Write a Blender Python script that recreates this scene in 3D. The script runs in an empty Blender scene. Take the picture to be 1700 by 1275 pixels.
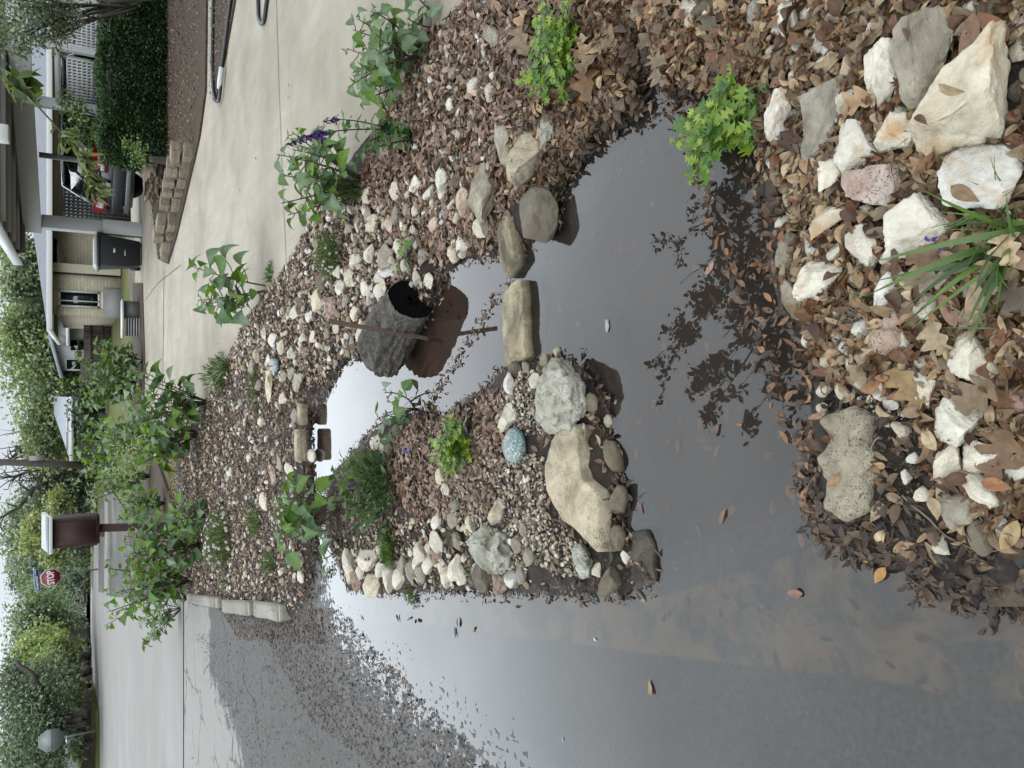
SKY_HI, SUN_E, EXPO, ALB = 13.0, .6, 0.0, .335
import bpy, bmesh, math, random
import numpy as np
from mathutils import Vector, Matrix
from math import sin, cos, pi, sqrt, atan, atan2, radians

rng = np.random.default_rng(7)
random.seed(7)
SC = bpy.context.scene
COL = SC.collection

# ------------------------------------------------------------------ camera geometry (26 mm phone lens, held sideways, 1.45 m up)
F = 1700 / 36 * 26
H0 = 1.45
TH = atan((850 - 145) / F)
ST, CT = sin(TH), cos(TH)

def ray(x, y):
    a = (637.5 - y) / F; b = (x - 850) / F
    return np.array([a, CT - ST * b, -ST - CT * b])
def Gz(x, y, z=0.0):
    d = ray(x, y); t = (z - H0) / d[2]
    return np.array([0, 0, H0]) + t * d
def P(x, y, D):
    d = ray(x, y); return np.array([0, 0, H0]) + d * (D / d[1])
SL = 0.02
def H(Y):
    Y = np.asarray(Y, float)
    return 0.05 + SL * np.clip(Y - 9, 0, 51) + 0.004 * np.clip(Y - 60, 0, 200)
def G(x, y, dz=0.0):
    p = Gz(x, y, 0.05 + dz)
    d = ray(x, y)
    if d[2] < 0 and p[1] <= 9: return p
    t = (H0 - 0.05 - dz + SL * 9) / (SL * d[1] - d[2])
    p = np.array([0, 0, H0]) + t * d
    if p[1] > 60 or t < 0:
        t = (H0 - 0.05 - dz - SL * 51 + .004 * 60) / (.004 * d[1] - d[2]); p = np.array([0, 0, H0]) + t * d
    return p

# ------------------------------------------------------------------ small numeric helpers
def S(r, g, b):
    f = lambda c: (c / 255 / 12.92) if c / 255 <= 0.04045 else ((c / 255 + 0.055) / 1.055) ** 2.4
    return np.array([f(r), f(g), f(b)]) * ALB
def sstep(a, b, x):
    t = np.clip((x - a) / (b - a), 0, 1); return t * t * (3 - 2 * t)
def _h(i):
    i = i.astype(np.uint64)
    i = (i ^ (i >> np.uint64(15))) * np.uint64(0x2c1b3c6d); i &= np.uint64(0xffffffff)
    i = (i ^ (i >> np.uint64(12))) * np.uint64(0x297a2d39); i &= np.uint64(0xffffffff)
    i = i ^ (i >> np.uint64(15))
    return (i & np.uint64(0xffff)).astype(float) / 65535.0
def vnoise(p, seed=0):
    p = np.asarray(p, float)
    if p.shape[-1] == 2: p = np.concatenate([p, np.zeros(p.shape[:-1] + (1,))], -1)
    i = np.floor(p).astype(np.int64); f = p - i; f = f * f * (3 - 2 * f)
    out = 0
    for dx in (0, 1):
        for dy in (0, 1):
            for dz in (0, 1):
                k = ((i[..., 0] + dx + 5000) * 73856093 ^ (i[..., 1] + dy + 5000) * 19349663 ^ (i[..., 2] + dz + 5000) * 83492791 ^ (seed * 2654435 + 977)) & 0xffffffff
                w = (f[..., 0] if dx else 1 - f[..., 0]) * (f[..., 1] if dy else 1 - f[..., 1]) * (f[..., 2] if dz else 1 - f[..., 2])
                out = out + w * _h(k)
    return out * 2 - 1
def fbm(p, seed=0, o=3):
    p = np.asarray(p, float); s = 0; a = 1
    for k in range(o):
        s = s + a * vnoise(p * 2 ** k, seed + k * 17); a *= .5
    return s
def inpoly(X, Y, poly):
    poly = np.asarray(poly)[:, :2]; n = len(poly); r = np.zeros(X.shape, bool)
    for i in range(n):
        x1, y1 = poly[i]; x2, y2 = poly[(i + 1) % n]
        if y1 == y2: continue
        c = ((y1 > Y) != (y2 > Y)) & (X < (x2 - x1) * (Y - y1) / (y2 - y1) + x1)
        r ^= c
    return r
def segdist(X, Y, poly, closed=True):
    poly = np.asarray(poly)[:, :2]; n = len(poly); d = np.full(X.shape, 1e9)
    for i in range(n if closed else n - 1):
        a = poly[i]; b = poly[(i + 1) % n]; e = b - a; L = max(e @ e, 1e-9)
        t = np.clip(((X - a[0]) * e[0] + (Y - a[1]) * e[1]) / L, 0, 1)
        d = np.minimum(d, np.hypot(X - a[0] - t * e[0], Y - a[1] - t * e[1]))
    return d
def sd(X, Y, poly):
    d = segdist(X, Y, poly); return np.where(inpoly(X, Y, poly), d, -d)
def rotm(yaw, pitch=0, roll=0):
    yaw, pitch, roll = np.broadcast_arrays(np.asarray(yaw, float), pitch, roll)
    cy, sy, cp, sp, cr, sr = np.cos(yaw), np.sin(yaw), np.cos(pitch), np.sin(pitch), np.cos(roll), np.sin(roll)
    z, o = np.zeros_like(cy), np.ones_like(cy)
    m = lambda r: np.stack([np.stack(q, -1) for q in r], -2)
    Rz = m([[cy, -sy, z], [sy, cy, z], [z, z, o]])
    Ry = m([[cp, z, -sp], [z, o, z], [sp, z, cp]])      # +pitch lifts the tip
    Rx = m([[o, z, z], [z, cr, -sr], [z, sr, cr]])
    return Rz @ Ry @ Rx

# ------------------------------------------------------------------ mesh builder
SHADE = {}      # natural markings by leaf template: pale midrib, darker tip and rim
class MB:
    def __init__(self): self.v = []; self.f = {}; self.c = []; self.n = 0; self.hascol = False
    def add(self, v, faces, col=None):
        v = np.asarray(v, float).reshape(-1, 3)
        if isinstance(faces, np.ndarray): faces = [faces]
        for fa in faces:
            fa = np.asarray(fa, np.int64)
            if fa.size: self.f.setdefault(fa.shape[1], []).append(fa + self.n)
        if col is not None: self.hascol = True; c = np.broadcast_to(np.asarray(col, float), (len(v), 3))
        else: c = np.ones((len(v), 3)) * .5
        self.v.append(v); self.c.append(c); self.n += len(v); return self
    def inst(self, tv, tf, pos, R, scale, col=None, shade=None):
        tv = np.asarray(tv); pos = np.asarray(pos); N = len(pos)
        if N == 0: return self
        scale = np.asarray(scale, float)
        sc = scale.reshape(N, 1, 1) if scale.ndim <= 1 else scale.reshape(N, 1, 3)
        V = np.einsum('nij,nkj->nki', R, tv[None] * sc) + pos[:, None, :]
        k = len(tv); off = (np.arange(N) * k)[:, None, None]
        fs = [(np.asarray(f)[None] + off).reshape(-1, np.asarray(f).shape[1]) for f in (tf if isinstance(tf, list) else [tf])]
        c = None if col is None else np.repeat(np.asarray(col), k, 0)
        if shade is None: shade = SHADE.get(k)
        if c is not None and shade is not None: c = c * np.tile(shade, N)[:, None]
        return self.add(V.reshape(-1, 3), fs, c)
    def box(self, c, s, R=None, col=None):
        v = np.array([[x, y, z] for x in (-.5, .5) for y in (-.5, .5) for z in (-.5, .5)]) * np.asarray(s)
        if R is not None: v = v @ np.asarray(R).T
        return self.add(v + np.asarray(c), np.array([[0, 1, 3, 2], [4, 6, 7, 5], [0, 4, 5, 1], [2, 3, 7, 6], [0, 2, 6, 4], [1, 5, 7, 3]]), col)
    def hexa(self, lo, hi, col=None):   # two quads (4 points each), same winding
        v = np.concatenate([np.asarray(lo, float), np.asarray(hi, float)])
        return self.add(v, np.array([[3, 2, 1, 0], [4, 5, 6, 7], [0, 1, 5, 4], [1, 2, 6, 5], [2, 3, 7, 6], [3, 0, 4, 7]]), col)
    def tube(self, pts, rad, n=8, col=None, cap=True, flat=1.0):
        pts = np.asarray(pts, float); m = len(pts); rad = np.broadcast_to(np.asarray(rad, float), (m,))
        T = np.gradient(pts, axis=0); T /= np.linalg.norm(T, axis=1)[:, None] + 1e-12
        up = np.array([0, 0, 1.]) if abs(T[0][2]) < .9 else np.array([1., 0, 0])
        V = []
        for i in range(m):
            a = np.cross(T[i], up); a /= np.linalg.norm(a) + 1e-12; b = np.cross(a, T[i]); up = b
            th = np.arange(n) * 2 * pi / n
            V.append(pts[i] + rad[i] * (np.cos(th)[:, None] * a + flat * np.sin(th)[:, None] * b))
        i, j = np.meshgrid(np.arange(m - 1), np.arange(n), indexing='ij'); j2 = (j + 1) % n
        q = np.stack([i * n + j, i * n + j2, (i + 1) * n + j2, (i + 1) * n + j], -1).reshape(-1, 4)
        self.add(np.concatenate(V), q, col)
        if cap:
            base = self.n - m * n
            self.f.setdefault(n, []).append(np.array([[base + k for k in range(n)][::-1], [base + (m - 1) * n + k for k in range(n)]]))
        return self
    def prism(self, poly, z0, z1, col=None, M=None):
        poly = np.asarray(poly, float); n = len(poly)
        v = np.concatenate([np.c_[poly, np.full(n, z0)], np.c_[poly, np.full(n, z1)]])
        if M is not None: v = v @ np.asarray(M)[:3, :3].T + np.asarray(M)[:3, 3]
        i = np.arange(n); j = (i + 1) % n
        return self.add(v, [np.stack([i, j, j + n, i + n], -1), np.array([i[::-1], i + n])] if n != 4 else
                        [np.concatenate([np.stack([i, j, j + n, i + n], -1), np.array([i[::-1], i + n])])], col)
    def lathe(self, prof, n=24, c=(0, 0, 0), col=None):
        prof = np.asarray(prof, float); m = len(prof); th = np.arange(n) * 2 * pi / n
        V = np.stack([prof[:, None, 0] * np.cos(th), prof[:, None, 0] * np.sin(th), np.repeat(prof[:, 1:2], n, 1)], -1).reshape(-1, 3) + np.asarray(c)
        i, j = np.meshgrid(np.arange(m - 1), np.arange(n), indexing='ij'); j2 = (j + 1) % n
        return self.add(V, np.stack([i * n + j, i * n + j2, (i + 1) * n + j2, (i + 1) * n + j], -1).reshape(-1, 4), col)
    def mesh(self, name, mat=None, origin=(0, 0, 0), smooth=False):
        me = bpy.data.meshes.new(name)
        V = np.concatenate(self.v) - np.asarray(origin)
        fl = []; ls = []; lt = []; p = 0
        for k, L in self.f.items():
            a = np.concatenate(L); fl.append(a.ravel()); ls.append(p + np.arange(len(a)) * k); lt.append(np.full(len(a), k)); p += a.size
        fl = np.concatenate(fl); ls = np.concatenate(ls); lt = np.concatenate(lt)
        me.vertices.add(len(V)); me.vertices.foreach_set('co', V.ravel())
        me.loops.add(len(fl)); me.loops.foreach_set('vertex_index', fl.astype(np.int32))
        me.polygons.add(len(ls)); me.polygons.foreach_set('loop_start', ls.astype(np.int32)); me.polygons.foreach_set('loop_total', lt.astype(np.int32))
        if self.hascol:
            at = me.color_attributes.new('col', 'FLOAT_COLOR', 'POINT')
            c = np.concatenate(self.c); at.data.foreach_set('color', np.c_[c, np.ones(len(c))].ravel())
        if smooth: me.polygons.foreach_set('use_smooth', np.ones(len(ls), bool))
        me.update(calc_edges=True); me.validate()
        if mat: me.materials.append(mat)
        return me
    def build(self, name, mat, parent=None, origin=None, smooth=False, bevel=0):
        o0 = np.zeros(3)
        if parent is not None and origin is None:
            o0 = np.array(parent['_loc']) if '_loc' in parent else np.zeros(3)
        if origin is not None: o0 = np.asarray(origin, float)
        o = bpy.data.objects.new(name, self.mesh(name, mat, o0, smooth)); COL.objects.link(o)
        if parent is not None:
            o.parent = parent; o['_loc'] = list(map(float, o0))
        else: o.location = o0
        if bevel:
            m = o.modifiers.new('bevel', 'BEVEL'); m.width = bevel; m.segments = 2; m.limit_method = 'ANGLE'
        return o
def tag(o, label=None, cat=None, group=None, kind=None):
    if label: o['label'] = label
    if cat: o['category'] = cat
    if group: o['group'] = group
    if kind: o['kind'] = kind
    return o
def thing(name, label, cat, loc, group=None, rz=0, local=False):
    o = bpy.data.objects.new(name, None); COL.objects.link(o); o.location = loc; o.rotation_euler = (0, 0, rz)
    o.empty_display_size = .1
    o['_loc'] = [0., 0., 0.] if local else [float(q) for q in loc]
    return tag(o, label, cat, group)
def copy_tree(o, loc=None, rz=None, label=None, group=None, scale=None, parent=None):
    c = o.copy(); COL.objects.link(c)
    if parent is not None: c.parent = parent
    for ch in o.children: copy_tree(ch, parent=c)
    if loc is not None: c.location = loc
    if rz is not None: c.rotation_euler[2] = rz
    if scale is not None: c.scale = (scale,) * 3 if np.isscalar(scale) else scale
    if label: c['label'] = label
    if group: c['group'] = group
    return c

# ------------------------------------------------------------------ materials
class NT:
    def __init__(self, name):
        self.m = bpy.data.materials.new(name); self.m.use_nodes = True; self.t = self.m.node_tree
        self.t.nodes.clear(); self.out = self.n('ShaderNodeOutputMaterial')
    def n(self, ty, **kw):
        nd = self.t.nodes.new(ty)
        for k, v in kw.items(): setattr(nd, k, v)
        return nd
    def set(self, sock, v):
        if v is None: return
        if hasattr(v, 'is_output'): self.t.links.new(v, sock)
        elif sock.type == 'RGBA' and not np.isscalar(v): sock.default_value = (*[float(q) for q in v[:3]], 1)
        elif sock.type == 'RGBA': sock.default_value = (v, v, v, 1)
        elif sock.type == 'VECTOR' and np.isscalar(v): sock.default_value = (v,) * 3
        else: sock.default_value = v
    def coord(self, kind='Object'): return self.n('ShaderNodeTexCoord').outputs[kind]
    def pos(self): return self.n('ShaderNodeNewGeometry').outputs['Position']
    def mapping(self, v, scale=(1, 1, 1), loc=(0, 0, 0), rot=(0, 0, 0)):
        m = self.n('ShaderNodeMapping'); self.set(m.inputs['Vector'], v); m.inputs['Scale'].default_value = scale; m.inputs['Rotation'].default_value = rot
        self.set(m.inputs['Location'], loc) if hasattr(loc, 'is_output') else setattr(m.inputs['Location'], 'default_value', loc); return m.outputs[0]
    def noise(self, v, scale=5, detail=4, rough=.6, dist=0):
        m = self.n('ShaderNodeTexNoise'); self.set(m.inputs['Vector'], v); m.inputs['Scale'].default_value = scale
        m.inputs['Detail'].default_value = detail; m.inputs['Roughness'].default_value = rough; m.inputs['Distortion'].default_value = dist; return m.outputs['Fac']
    def noisec(self, v, scale=5, detail=2):
        m = self.n('ShaderNodeTexNoise'); self.set(m.inputs['Vector'], v); m.inputs['Scale'].default_value = scale; m.inputs['Detail'].default_value = detail; return m.outputs['Color']
    def voro(self, v, scale=5, feat='F1', out='Distance', rand=1):
        m = self.n('ShaderNodeTexVoronoi', feature=feat); self.set(m.inputs['Vector'], v); m.inputs['Scale'].default_value = scale; m.inputs['Randomness'].default_value = rand; return m.outputs[out]
    def math(self, op, a, b=0.0, clamp=False):
        m = self.n('ShaderNodeMath', operation=op, use_clamp=clamp); self.set(m.inputs[0], a); self.set(m.inputs[1], b); return m.outputs[0]
    def vmath(self, op, a, b):
        m = self.n('ShaderNodeVectorMath', operation=op); self.set(m.inputs[0], a); self.set(m.inputs[1], b); return m.outputs[0]
    def rmap(self, x, a, b, c=0., d=1.):
        m = self.n('ShaderNodeMapRange', clamp=True); self.set(m.inputs['Value'], x)
        for k, v in zip(('From Min', 'From Max', 'To Min', 'To Max'), (a, b, c, d)): m.inputs[k].default_value = v
        return m.outputs[0]
    def ramp(self, fac, stops):
        m = self.n('ShaderNodeValToRGB'); self.set(m.inputs[0], fac); e = m.color_ramp.elements
        while len(e) < len(stops): e.new(.5)
        for q, (p, c) in zip(e, stops): q.position = p; q.color = (*(c if not np.isscalar(c) else (c,) * 3), 1)
        return m.outputs[0]
    def mix(self, fac, a, b, mode='MIX'):
        m = self.n('ShaderNodeMix', data_type='RGBA', blend_type=mode); self.set(m.inputs[0], fac); self.set(m.inputs[6], a); self.set(m.inputs[7], b); return m.outputs[2]
    def attr(self, name='col', out='Color'):
        a = self.n('ShaderNodeAttribute'); a.attribute_name = name; return a.outputs[out]
    def rand(self): return self.n('ShaderNodeObjectInfo').outputs['Random']
    def bump(self, h, strength=.5, dist=.01, normal=None):
        m = self.n('ShaderNodeBump'); self.set(m.inputs['Height'], h); m.inputs['Strength'].default_value = strength; m.inputs['Distance'].default_value = dist
        if normal is not None: self.set(m.inputs['Normal'], normal)
        return m.outputs[0]
    def bsdf(self, col, rough=.8, normal=None, metal=0, spec=.5, coat=0):
        b = self.n('ShaderNodeBsdfPrincipled'); self.set(b.inputs['Base Color'], col); self.set(b.inputs['Roughness'], rough)
        b.inputs['Metallic'].default_value = metal; b.inputs['Specular IOR Level'].default_value = spec; b.inputs['Coat Weight'].default_value = coat
        if normal is not None: self.set(b.inputs['Normal'], normal)
        return b.outputs[0]
    def done(self, sh): self.t.links.new(sh, self.out.inputs['Surface']); return self.m

def flat(name, col, rough=.6, metal=0, var=.12, scale=8, bump=.15, bdist=.002, spec=.4, coat=0):
    t = NT(name); c = t.coord(); f = t.noise(c, scale, 6, .65)
    k = t.mix(f, tuple(np.asarray(col) * (1 - var * 1.6)), tuple(np.asarray(col) * (1 + var)))
    return t.done(t.bsdf(k, t.rmap(t.noise(c, scale * 3, 3), .3, .7, rough - .08, rough + .08), t.bump(t.noise(c, scale * 8, 3), bump, bdist), metal, spec, coat))

def limestone(name, base, dark, stain, stain_amt, pit=0.0, rough_b=.6, gain=2.15):
    base, dark, stain = base * gain, dark * gain, stain * gain
    t = NT(name); r = t.rand(); off = t.n('ShaderNodeCombineXYZ')
    for i in range(3): t.set(off.inputs[i], t.math('MULTIPLY', r, 37.3 + 11 * i))
    c = t.vmath('ADD', t.coord(), off.outputs[0])
    n1 = t.noise(c, 9, 8, .65, .4); n2 = t.noise(c, 45, 8, .7); n3 = t.noise(c, 5, 5, .6, .8); n4 = t.noise(c, 160, 4, .7)
    k = t.mix(t.rmap(n1, .3, .72), base, dark)
    k = t.mix(t.rmap(n3, .62 - .25 * stain_amt, .74 - .1 * stain_amt, 0, .9), k, t.mix(n2, stain, tuple(np.asarray(stain) * .55)))
    k = t.mix(t.rmap(n2, .25, .5, .5, 0), k, tuple(np.asarray(dark) * .45))
    k = t.mix(t.rmap(n4, .66, .74, 0, .5), k, tuple(np.asarray(dark) * .35))
    k = t.mix(t.rmap(n4, .2, .36, .35, 0), k, tuple(np.minimum(np.asarray(base) * 1.25, .9)))
    k = t.mix(1.0, k, t.ramp(r, [(0, (.84, .82, .78)), (.35, (1, .97, .9)), (.7, (.95, .97, 1.0)), (1, (1.04, 1.02, 1))]), 'MULTIPLY')
    hgt = t.math('ADD', t.math('MULTIPLY', n2, .6), t.math('MULTIPLY', n4, .35))
    if pit:
        v = t.voro(t.vmath('ADD', c, t.noisec(c, 14)), 30); pm = t.rmap(v, .10, .34, 1, 0)
        pm = t.math('MULTIPLY', pm, t.rmap(t.noise(c, 12, 3), .45, .58)); k = t.mix(t.math('MULTIPLY', pm, .85), k, (.02, .02, .015)); hgt = t.math('SUBTRACT', hgt, t.math('MULTIPLY', pm, pit))
    # rock low on the bank stays damp: darker just above the water level
    z = t.n('ShaderNodeSeparateXYZ'); t.set(z.inputs[0], t.pos()); wet = t.rmap(t.math('ADD', z.outputs[2], t.math('MULTIPLY', n1, .02)), .012, .035, 1, 0)
    k = t.mix(t.math('MULTIPLY', wet, .75), k, t.mix(1., k, (.30, .26, .20), 'MULTIPLY'))
    return t.done(t.bsdf(k, t.rmap(wet, 0, 1, .9, .35), t.bump(hgt, rough_b, .035), spec=.3))

def leafy(name, rough=.5, transl=.3, spec=.4, nscale=60, var=.35, tcol=(1.3, 1.35, .5), veins=False):
    t = NT(name); a = t.attr(); c = t.coord()
    n = t.noise(c, nscale, 4, .6)
    k = t.mix(1., a, t.ramp(n, [(.25, (1 - var,) * 3), (.75, (1 + var,) * 3)]), 'MULTIPLY')
    p = t.bsdf(k, rough, t.bump(n, .25, .004), spec=spec)
    tr = t.n('ShaderNodeBsdfTranslucent'); t.set(tr.inputs[0], t.mix(1., k, tcol, 'MULTIPLY'))
    m = t.n('ShaderNodeMixShader'); m.inputs[0].default_value = transl; t.t.links.new(p, m.inputs[1]); t.t.links.new(tr.outputs[0], m.inputs[2])
    return t.done(m.outputs[0])

M = {}
M['lime'] = limestone('limestone_white', S(226, 222, 212), S(176, 168, 152), S(196, 150, 92), .25)
M['cream'] = limestone('limestone_cream', S(218, 211, 194), S(168, 158, 138), S(184, 146, 96), .45)
M['grey'] = limestone('limestone_grey', S(168, 160, 144), S(112, 106, 94), S(120, 100, 70), .3)
M['wetg'] = limestone('stone_damp', S(120, 110, 94), S(74, 68, 58), S(88, 70, 48), .3)
M['pit'] = limestone('limestone_pitted', S(196, 192, 178), S(146, 142, 126), S(104, 102, 76), .4, 1.0, .9)
M['rust'] = limestone('rock_iron_stained', S(224, 214, 202), S(186, 160, 138), S(160, 92, 56), .95, .5, .9)
M['slab'] = limestone('slab_tan', S(206, 192, 164), S(160, 146, 120), S(122, 104, 78), .4, .5, .9)
M['pitwet'] = limestone('limestone_pitted_damp', S(184, 172, 146), S(132, 122, 102), S(84, 74, 54), .6, 1.0, .9, 2.2)
M['mudslab'] = limestone('slab_muddy', S(128, 112, 92), S(78, 68, 56), S(50, 44, 38), .7, .9, .9)
M['block'] = limestone('cut_block', S(184, 172, 146), S(132, 122, 100), S(80, 72, 58), .6, .9, .9, 2.4)
M['leaf_dead'] = leafy('dead_leaf', .62, .12, .35, 70, .42, (1.2, .9, .6))
M['green'] = leafy('broad_leaf', .6, .34, .2, 30, .26)
M['limegreen'] = leafy('lacy_leaf', .42, .34, .4, 50, .2)
M['blade'] = leafy('grass_blade', .45, .25, .4, 20, .2)
M['petal'] = leafy('petal', .6, .2, .2, 30, .1, (1.1, 1.1, 1.1))
M['crown'] = leafy('tree_leaf', .6, .28, .25, 3, .25)
M['stem'] = flat('stem_brown_green', S(92, 84, 60), .7, scale=40)
M['darkstem'] = flat('stem_dark', S(62, 44, 44), .7, scale=40)
M['concrete'] = None

def mk_ground():
    t = NT('soil'); p = t.pos(); n1 = t.noise(p, 3, 6, .65); n2 = t.noise(p, 60, 6, .7); n3 = t.noise(p, 12, 5)
    k = t.mix(t.rmap(n2, .3, .7), S(34, 27, 21), S(92, 74, 56)); k = t.mix(t.rmap(n1, .42, .6, 0, .8), k, S(62, 54, 48))
    k = t.mix(t.rmap(n3, .62, .7, 0, .6), k, S(150, 132, 108))
    z = t.n('ShaderNodeSeparateXYZ'); t.set(z.inputs[0], p); wet = t.rmap(t.math('ADD', z.outputs[2], t.math('MULTIPLY', n3, .02)), .012, .04, 1, 0)
    k = t.mix(t.math('MULTIPLY', wet, .8), k, t.mix(1., k, (.30, .28, .26), 'MULTIPLY'))
    return t.done(t.bsdf(k, t.rmap(wet, 0, 1, .95, .4), t.bump(n2, 1.0, .02), spec=.35))
M['soil'] = mk_ground()
def mk_bed():
    t = NT('pond_silt'); p = t.pos(); n1 = t.noise(p, 4, 6, .6); n2 = t.noise(p, 30, 6, .7); v = t.voro(p, 16, out='Color'); vd = t.voro(p, 16)
    k = t.mix(n1, S(84, 50, 26), S(124, 80, 42)); k = t.mix(t.rmap(n2, .5, .7, 0, .6), k, S(84, 66, 48)); z_ = t.n('ShaderNodeSeparateXYZ'); t.set(z_.inputs[0], p); k = t.mix(t.rmap(t.math('ADD', z_.outputs[1], n1), 3.3, 3.6, .8, .0), k, S(72, 62, 52))
    k = t.mix(t.math('MULTIPLY', t.rmap(vd, .1, .28, 1, 0), .35), k, S(120, 92, 66))
    return t.done(t.bsdf(k, .9, t.bump(n2, .5, .01)))
M['silt'] = mk_bed()
def mk_asphalt():
    t = NT('asphalt'); p = t.pos(); a = t.attr(); sep = t.n('ShaderNodeSeparateColor'); t.set(sep.inputs[0], a)
    n1 = t.noise(p, 1.2, 5, .6); n2 = t.noise(p, 90, 5, .75); n3 = t.noise(p, 14, 5, .7); sp = t.voro(p, 110, out='Color')
    spv = t.n('ShaderNodeSeparateColor'); t.set(spv.inputs[0], sp)
    dark = t.mix(t.rmap(n2, .3, .7), S(48, 46, 45), S(132, 129, 124)); dark = t.mix(t.rmap(spv.outputs[0], .75, 1, 0, .5), dark, S(152, 147, 138))
    dark = t.mix(t.rmap(n1, .35, .65, 0, .4), dark, S(114, 111, 106))
    light = t.mix(n2, S(160, 157, 150), S(200, 196, 188)); light = t.mix(t.rmap(n3, .45, .7, 0, .4), light, S(146, 142, 135))
    k = t.mix(sep.outputs[0], dark, light)
    silt = t.mix(n3, S(150, 130, 104), S(196, 172, 138))
    k = t.mix(t.math('MULTIPLY', sep.outputs[1], t.rmap(t.noise(p, 7, 6, .7, .5), .40, .55)), k, silt)
    w = t.vmath('ADD', p, t.mix(.5, (0, 0, 0), t.noisec(p, 2.2, 5)))
    cr = t.voro(w, 1.15, 'DISTANCE_TO_EDGE'); cm = t.math('MULTIPLY', t.rmap(cr, .004, .022, 1, 0), sep.outputs[2])
    cm = t.math('MULTIPLY', cm, t.rmap(t.noise(p, 1.7, 3), .4, .55))
    k = t.mix(t.math('MULTIPLY', cm, .85), k, S(62, 54, 48))
    z = t.n('ShaderNodeSeparateXYZ'); t.set(z.inputs[0], p); wet = t.rmap(t.math('ADD', z.outputs[2], t.math('MULTIPLY', n3, .012)), .006, .024, 1, 0)
    wet = t.math('MULTIPLY', wet, t.rmap(z.outputs[2], -.016, -.004, .25, 1))
    k = t.mix(t.math('MULTIPLY', wet, .6), k, t.mix(1., k, (.42, .41, .40), 'MULTIPLY'))
    h = t.math('SUBTRACT', t.math('ADD', n2, t.math('MULTIPLY', spv.outputs[0], .5)), t.math('MULTIPLY', cm, 2.))
    return t.done(t.bsdf(k, t.rmap(wet, 0, 1, .88, .5), t.bump(h, .9, .008), spec=.35))
M['asphalt'] = mk_asphalt()
def mk_farroad():
    t = NT('worn_road'); p = t.pos(); q = t.mapping(p, (.35, 1.1, 1), rot=(0, 0, radians(62)))
    n1 = t.noise(q, .9, 5, .6, 1.2); n2 = t.noise(p, 40, 5, .7); n3 = t.noise(p, .25, 3)
    k = t.mix(t.rmap(n1, .3, .7), S(156, 151, 143), S(174, 169, 161)); k = t.mix(t.rmap(n2, .35, .75, 0, .35), k, S(126, 122, 116)); k = t.mix(t.rmap(n3, .5, .7, 0, .5), k, S(182, 183, 184))
    return t.done(t.bsdf(k, .85, None, spec=.25))
M['farroad'] = mk_farroad()
def mk_concrete(name, a, b, c):
    t = NT(name); p = t.pos(); q = t.mapping(p, (3.2, .55, 1), rot=(0, 0, radians(-38)))
    n1 = t.noise(q, 2.2, 7, .62, .6); n2 = t.noise(p, 70, 5, .7); n3 = t.noise(p, .8, 5, .6); n4 = t.noise(p, 7, 6, .7, 1.5)
    k = t.mix(t.rmap(n1, .3, .7), a, b); k = t.mix(t.rmap(n3, .42, .66, 0, .9), k, c); k = t.mix(t.rmap(n2, .5, .8, 0, .35), k, tuple(c * .8))
    k = t.mix(t.rmap(n4, .62, .70, 0, .3), k, tuple(np.minimum(b * 1.15, .9)))
    sp = t.voro(p, 5.0); k = t.mix(t.rmap(sp, .012, .02, .8, 0), k, S(70, 58, 48))
    return t.done(t.bsdf(k, .85, t.bump(t.math('ADD', n2, n1), .35, .004), spec=.3))
M['concrete'] = mk_concrete('driveway_concrete', S(196, 184, 162), S(216, 205, 186), S(170, 157, 136))
M['curb'] = mk_concrete('kerb_concrete', S(166, 159, 144), S(186, 179, 164), S(136, 129, 114))
def mk_grass(name='lawn_grass', bs=.5):
    t = NT(name); p = t.pos(); n1 = t.noise(p, .5, 5, .65); n2 = t.noise(t.mapping(p, (1, .35, 1)), 9, 6, .75)
    k = t.mix(t.rmap(n1, .35, .65), S(112, 122, 70), S(150, 142, 104)); k = t.mix(t.rmap(n2, .35, .7, 0, .5), k, S(88, 98, 54))
    return t.done(t.bsdf(k, .95, t.bump(n2, bs, .03) if bs else None, spec=.05))
M['lawn'] = mk_grass(); M['lawn_far'] = mk_grass('lawn_grass_far', 0)
def mk_mulch():
    t = NT('mulch'); p = t.pos(); n1 = t.noise(p, 22, 6, .75); n2 = t.noise(p, 2.2, 5, .65)
    k = t.mix(t.rmap(n1, .35, .68), S(52, 42, 36), S(132, 112, 92)); k = t.mix(t.rmap(n2, .4, .65, 0, .5), k, S(102, 86, 68))
    return t.done(t.bsdf(k, .95, t.bump(n1, 1, .03), spec=.2))
M['mulch'] = mk_mulch()
def mk_water():
    t = NT('water'); p = t.pos()
    n = t.noise(p, 9, 3, .5); nn = t.bump(n, .02, .006)
    fr = t.n('ShaderNodeFresnel'); fr.inputs['IOR'].default_value = 1.40; t.set(fr.inputs['Normal'], nn)
    g = t.n('ShaderNodeBsdfGlossy'); g.inputs['Roughness'].default_value = .012; t.set(g.inputs['Color'], (1, 1, 1)); t.set(g.inputs['Normal'], nn)
    tr = t.n('ShaderNodeBsdfTransparent'); t.set(tr.inputs[0], (.84, .80, .74))
    df = t.n('ShaderNodeBsdfDiffuse'); t.set(df.inputs[0], (.040, .040, .040))
    m1 = t.n('ShaderNodeMixShader'); t.set(m1.inputs[0], .10); t.t.links.new(tr.outputs[0], m1.inputs[1]); t.t.links.new(df.outputs[0], m1.inputs[2])
    m = t.n('ShaderNodeMixShader'); t.t.links.new(fr.outputs[0], m.inputs[0]); t.t.links.new(m1.outputs[0], m.inputs[1]); t.t.links.new(g.outputs[0], m.inputs[2])
    return t.done(m.outputs[0])
M['water'] = mk_water()
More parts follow.
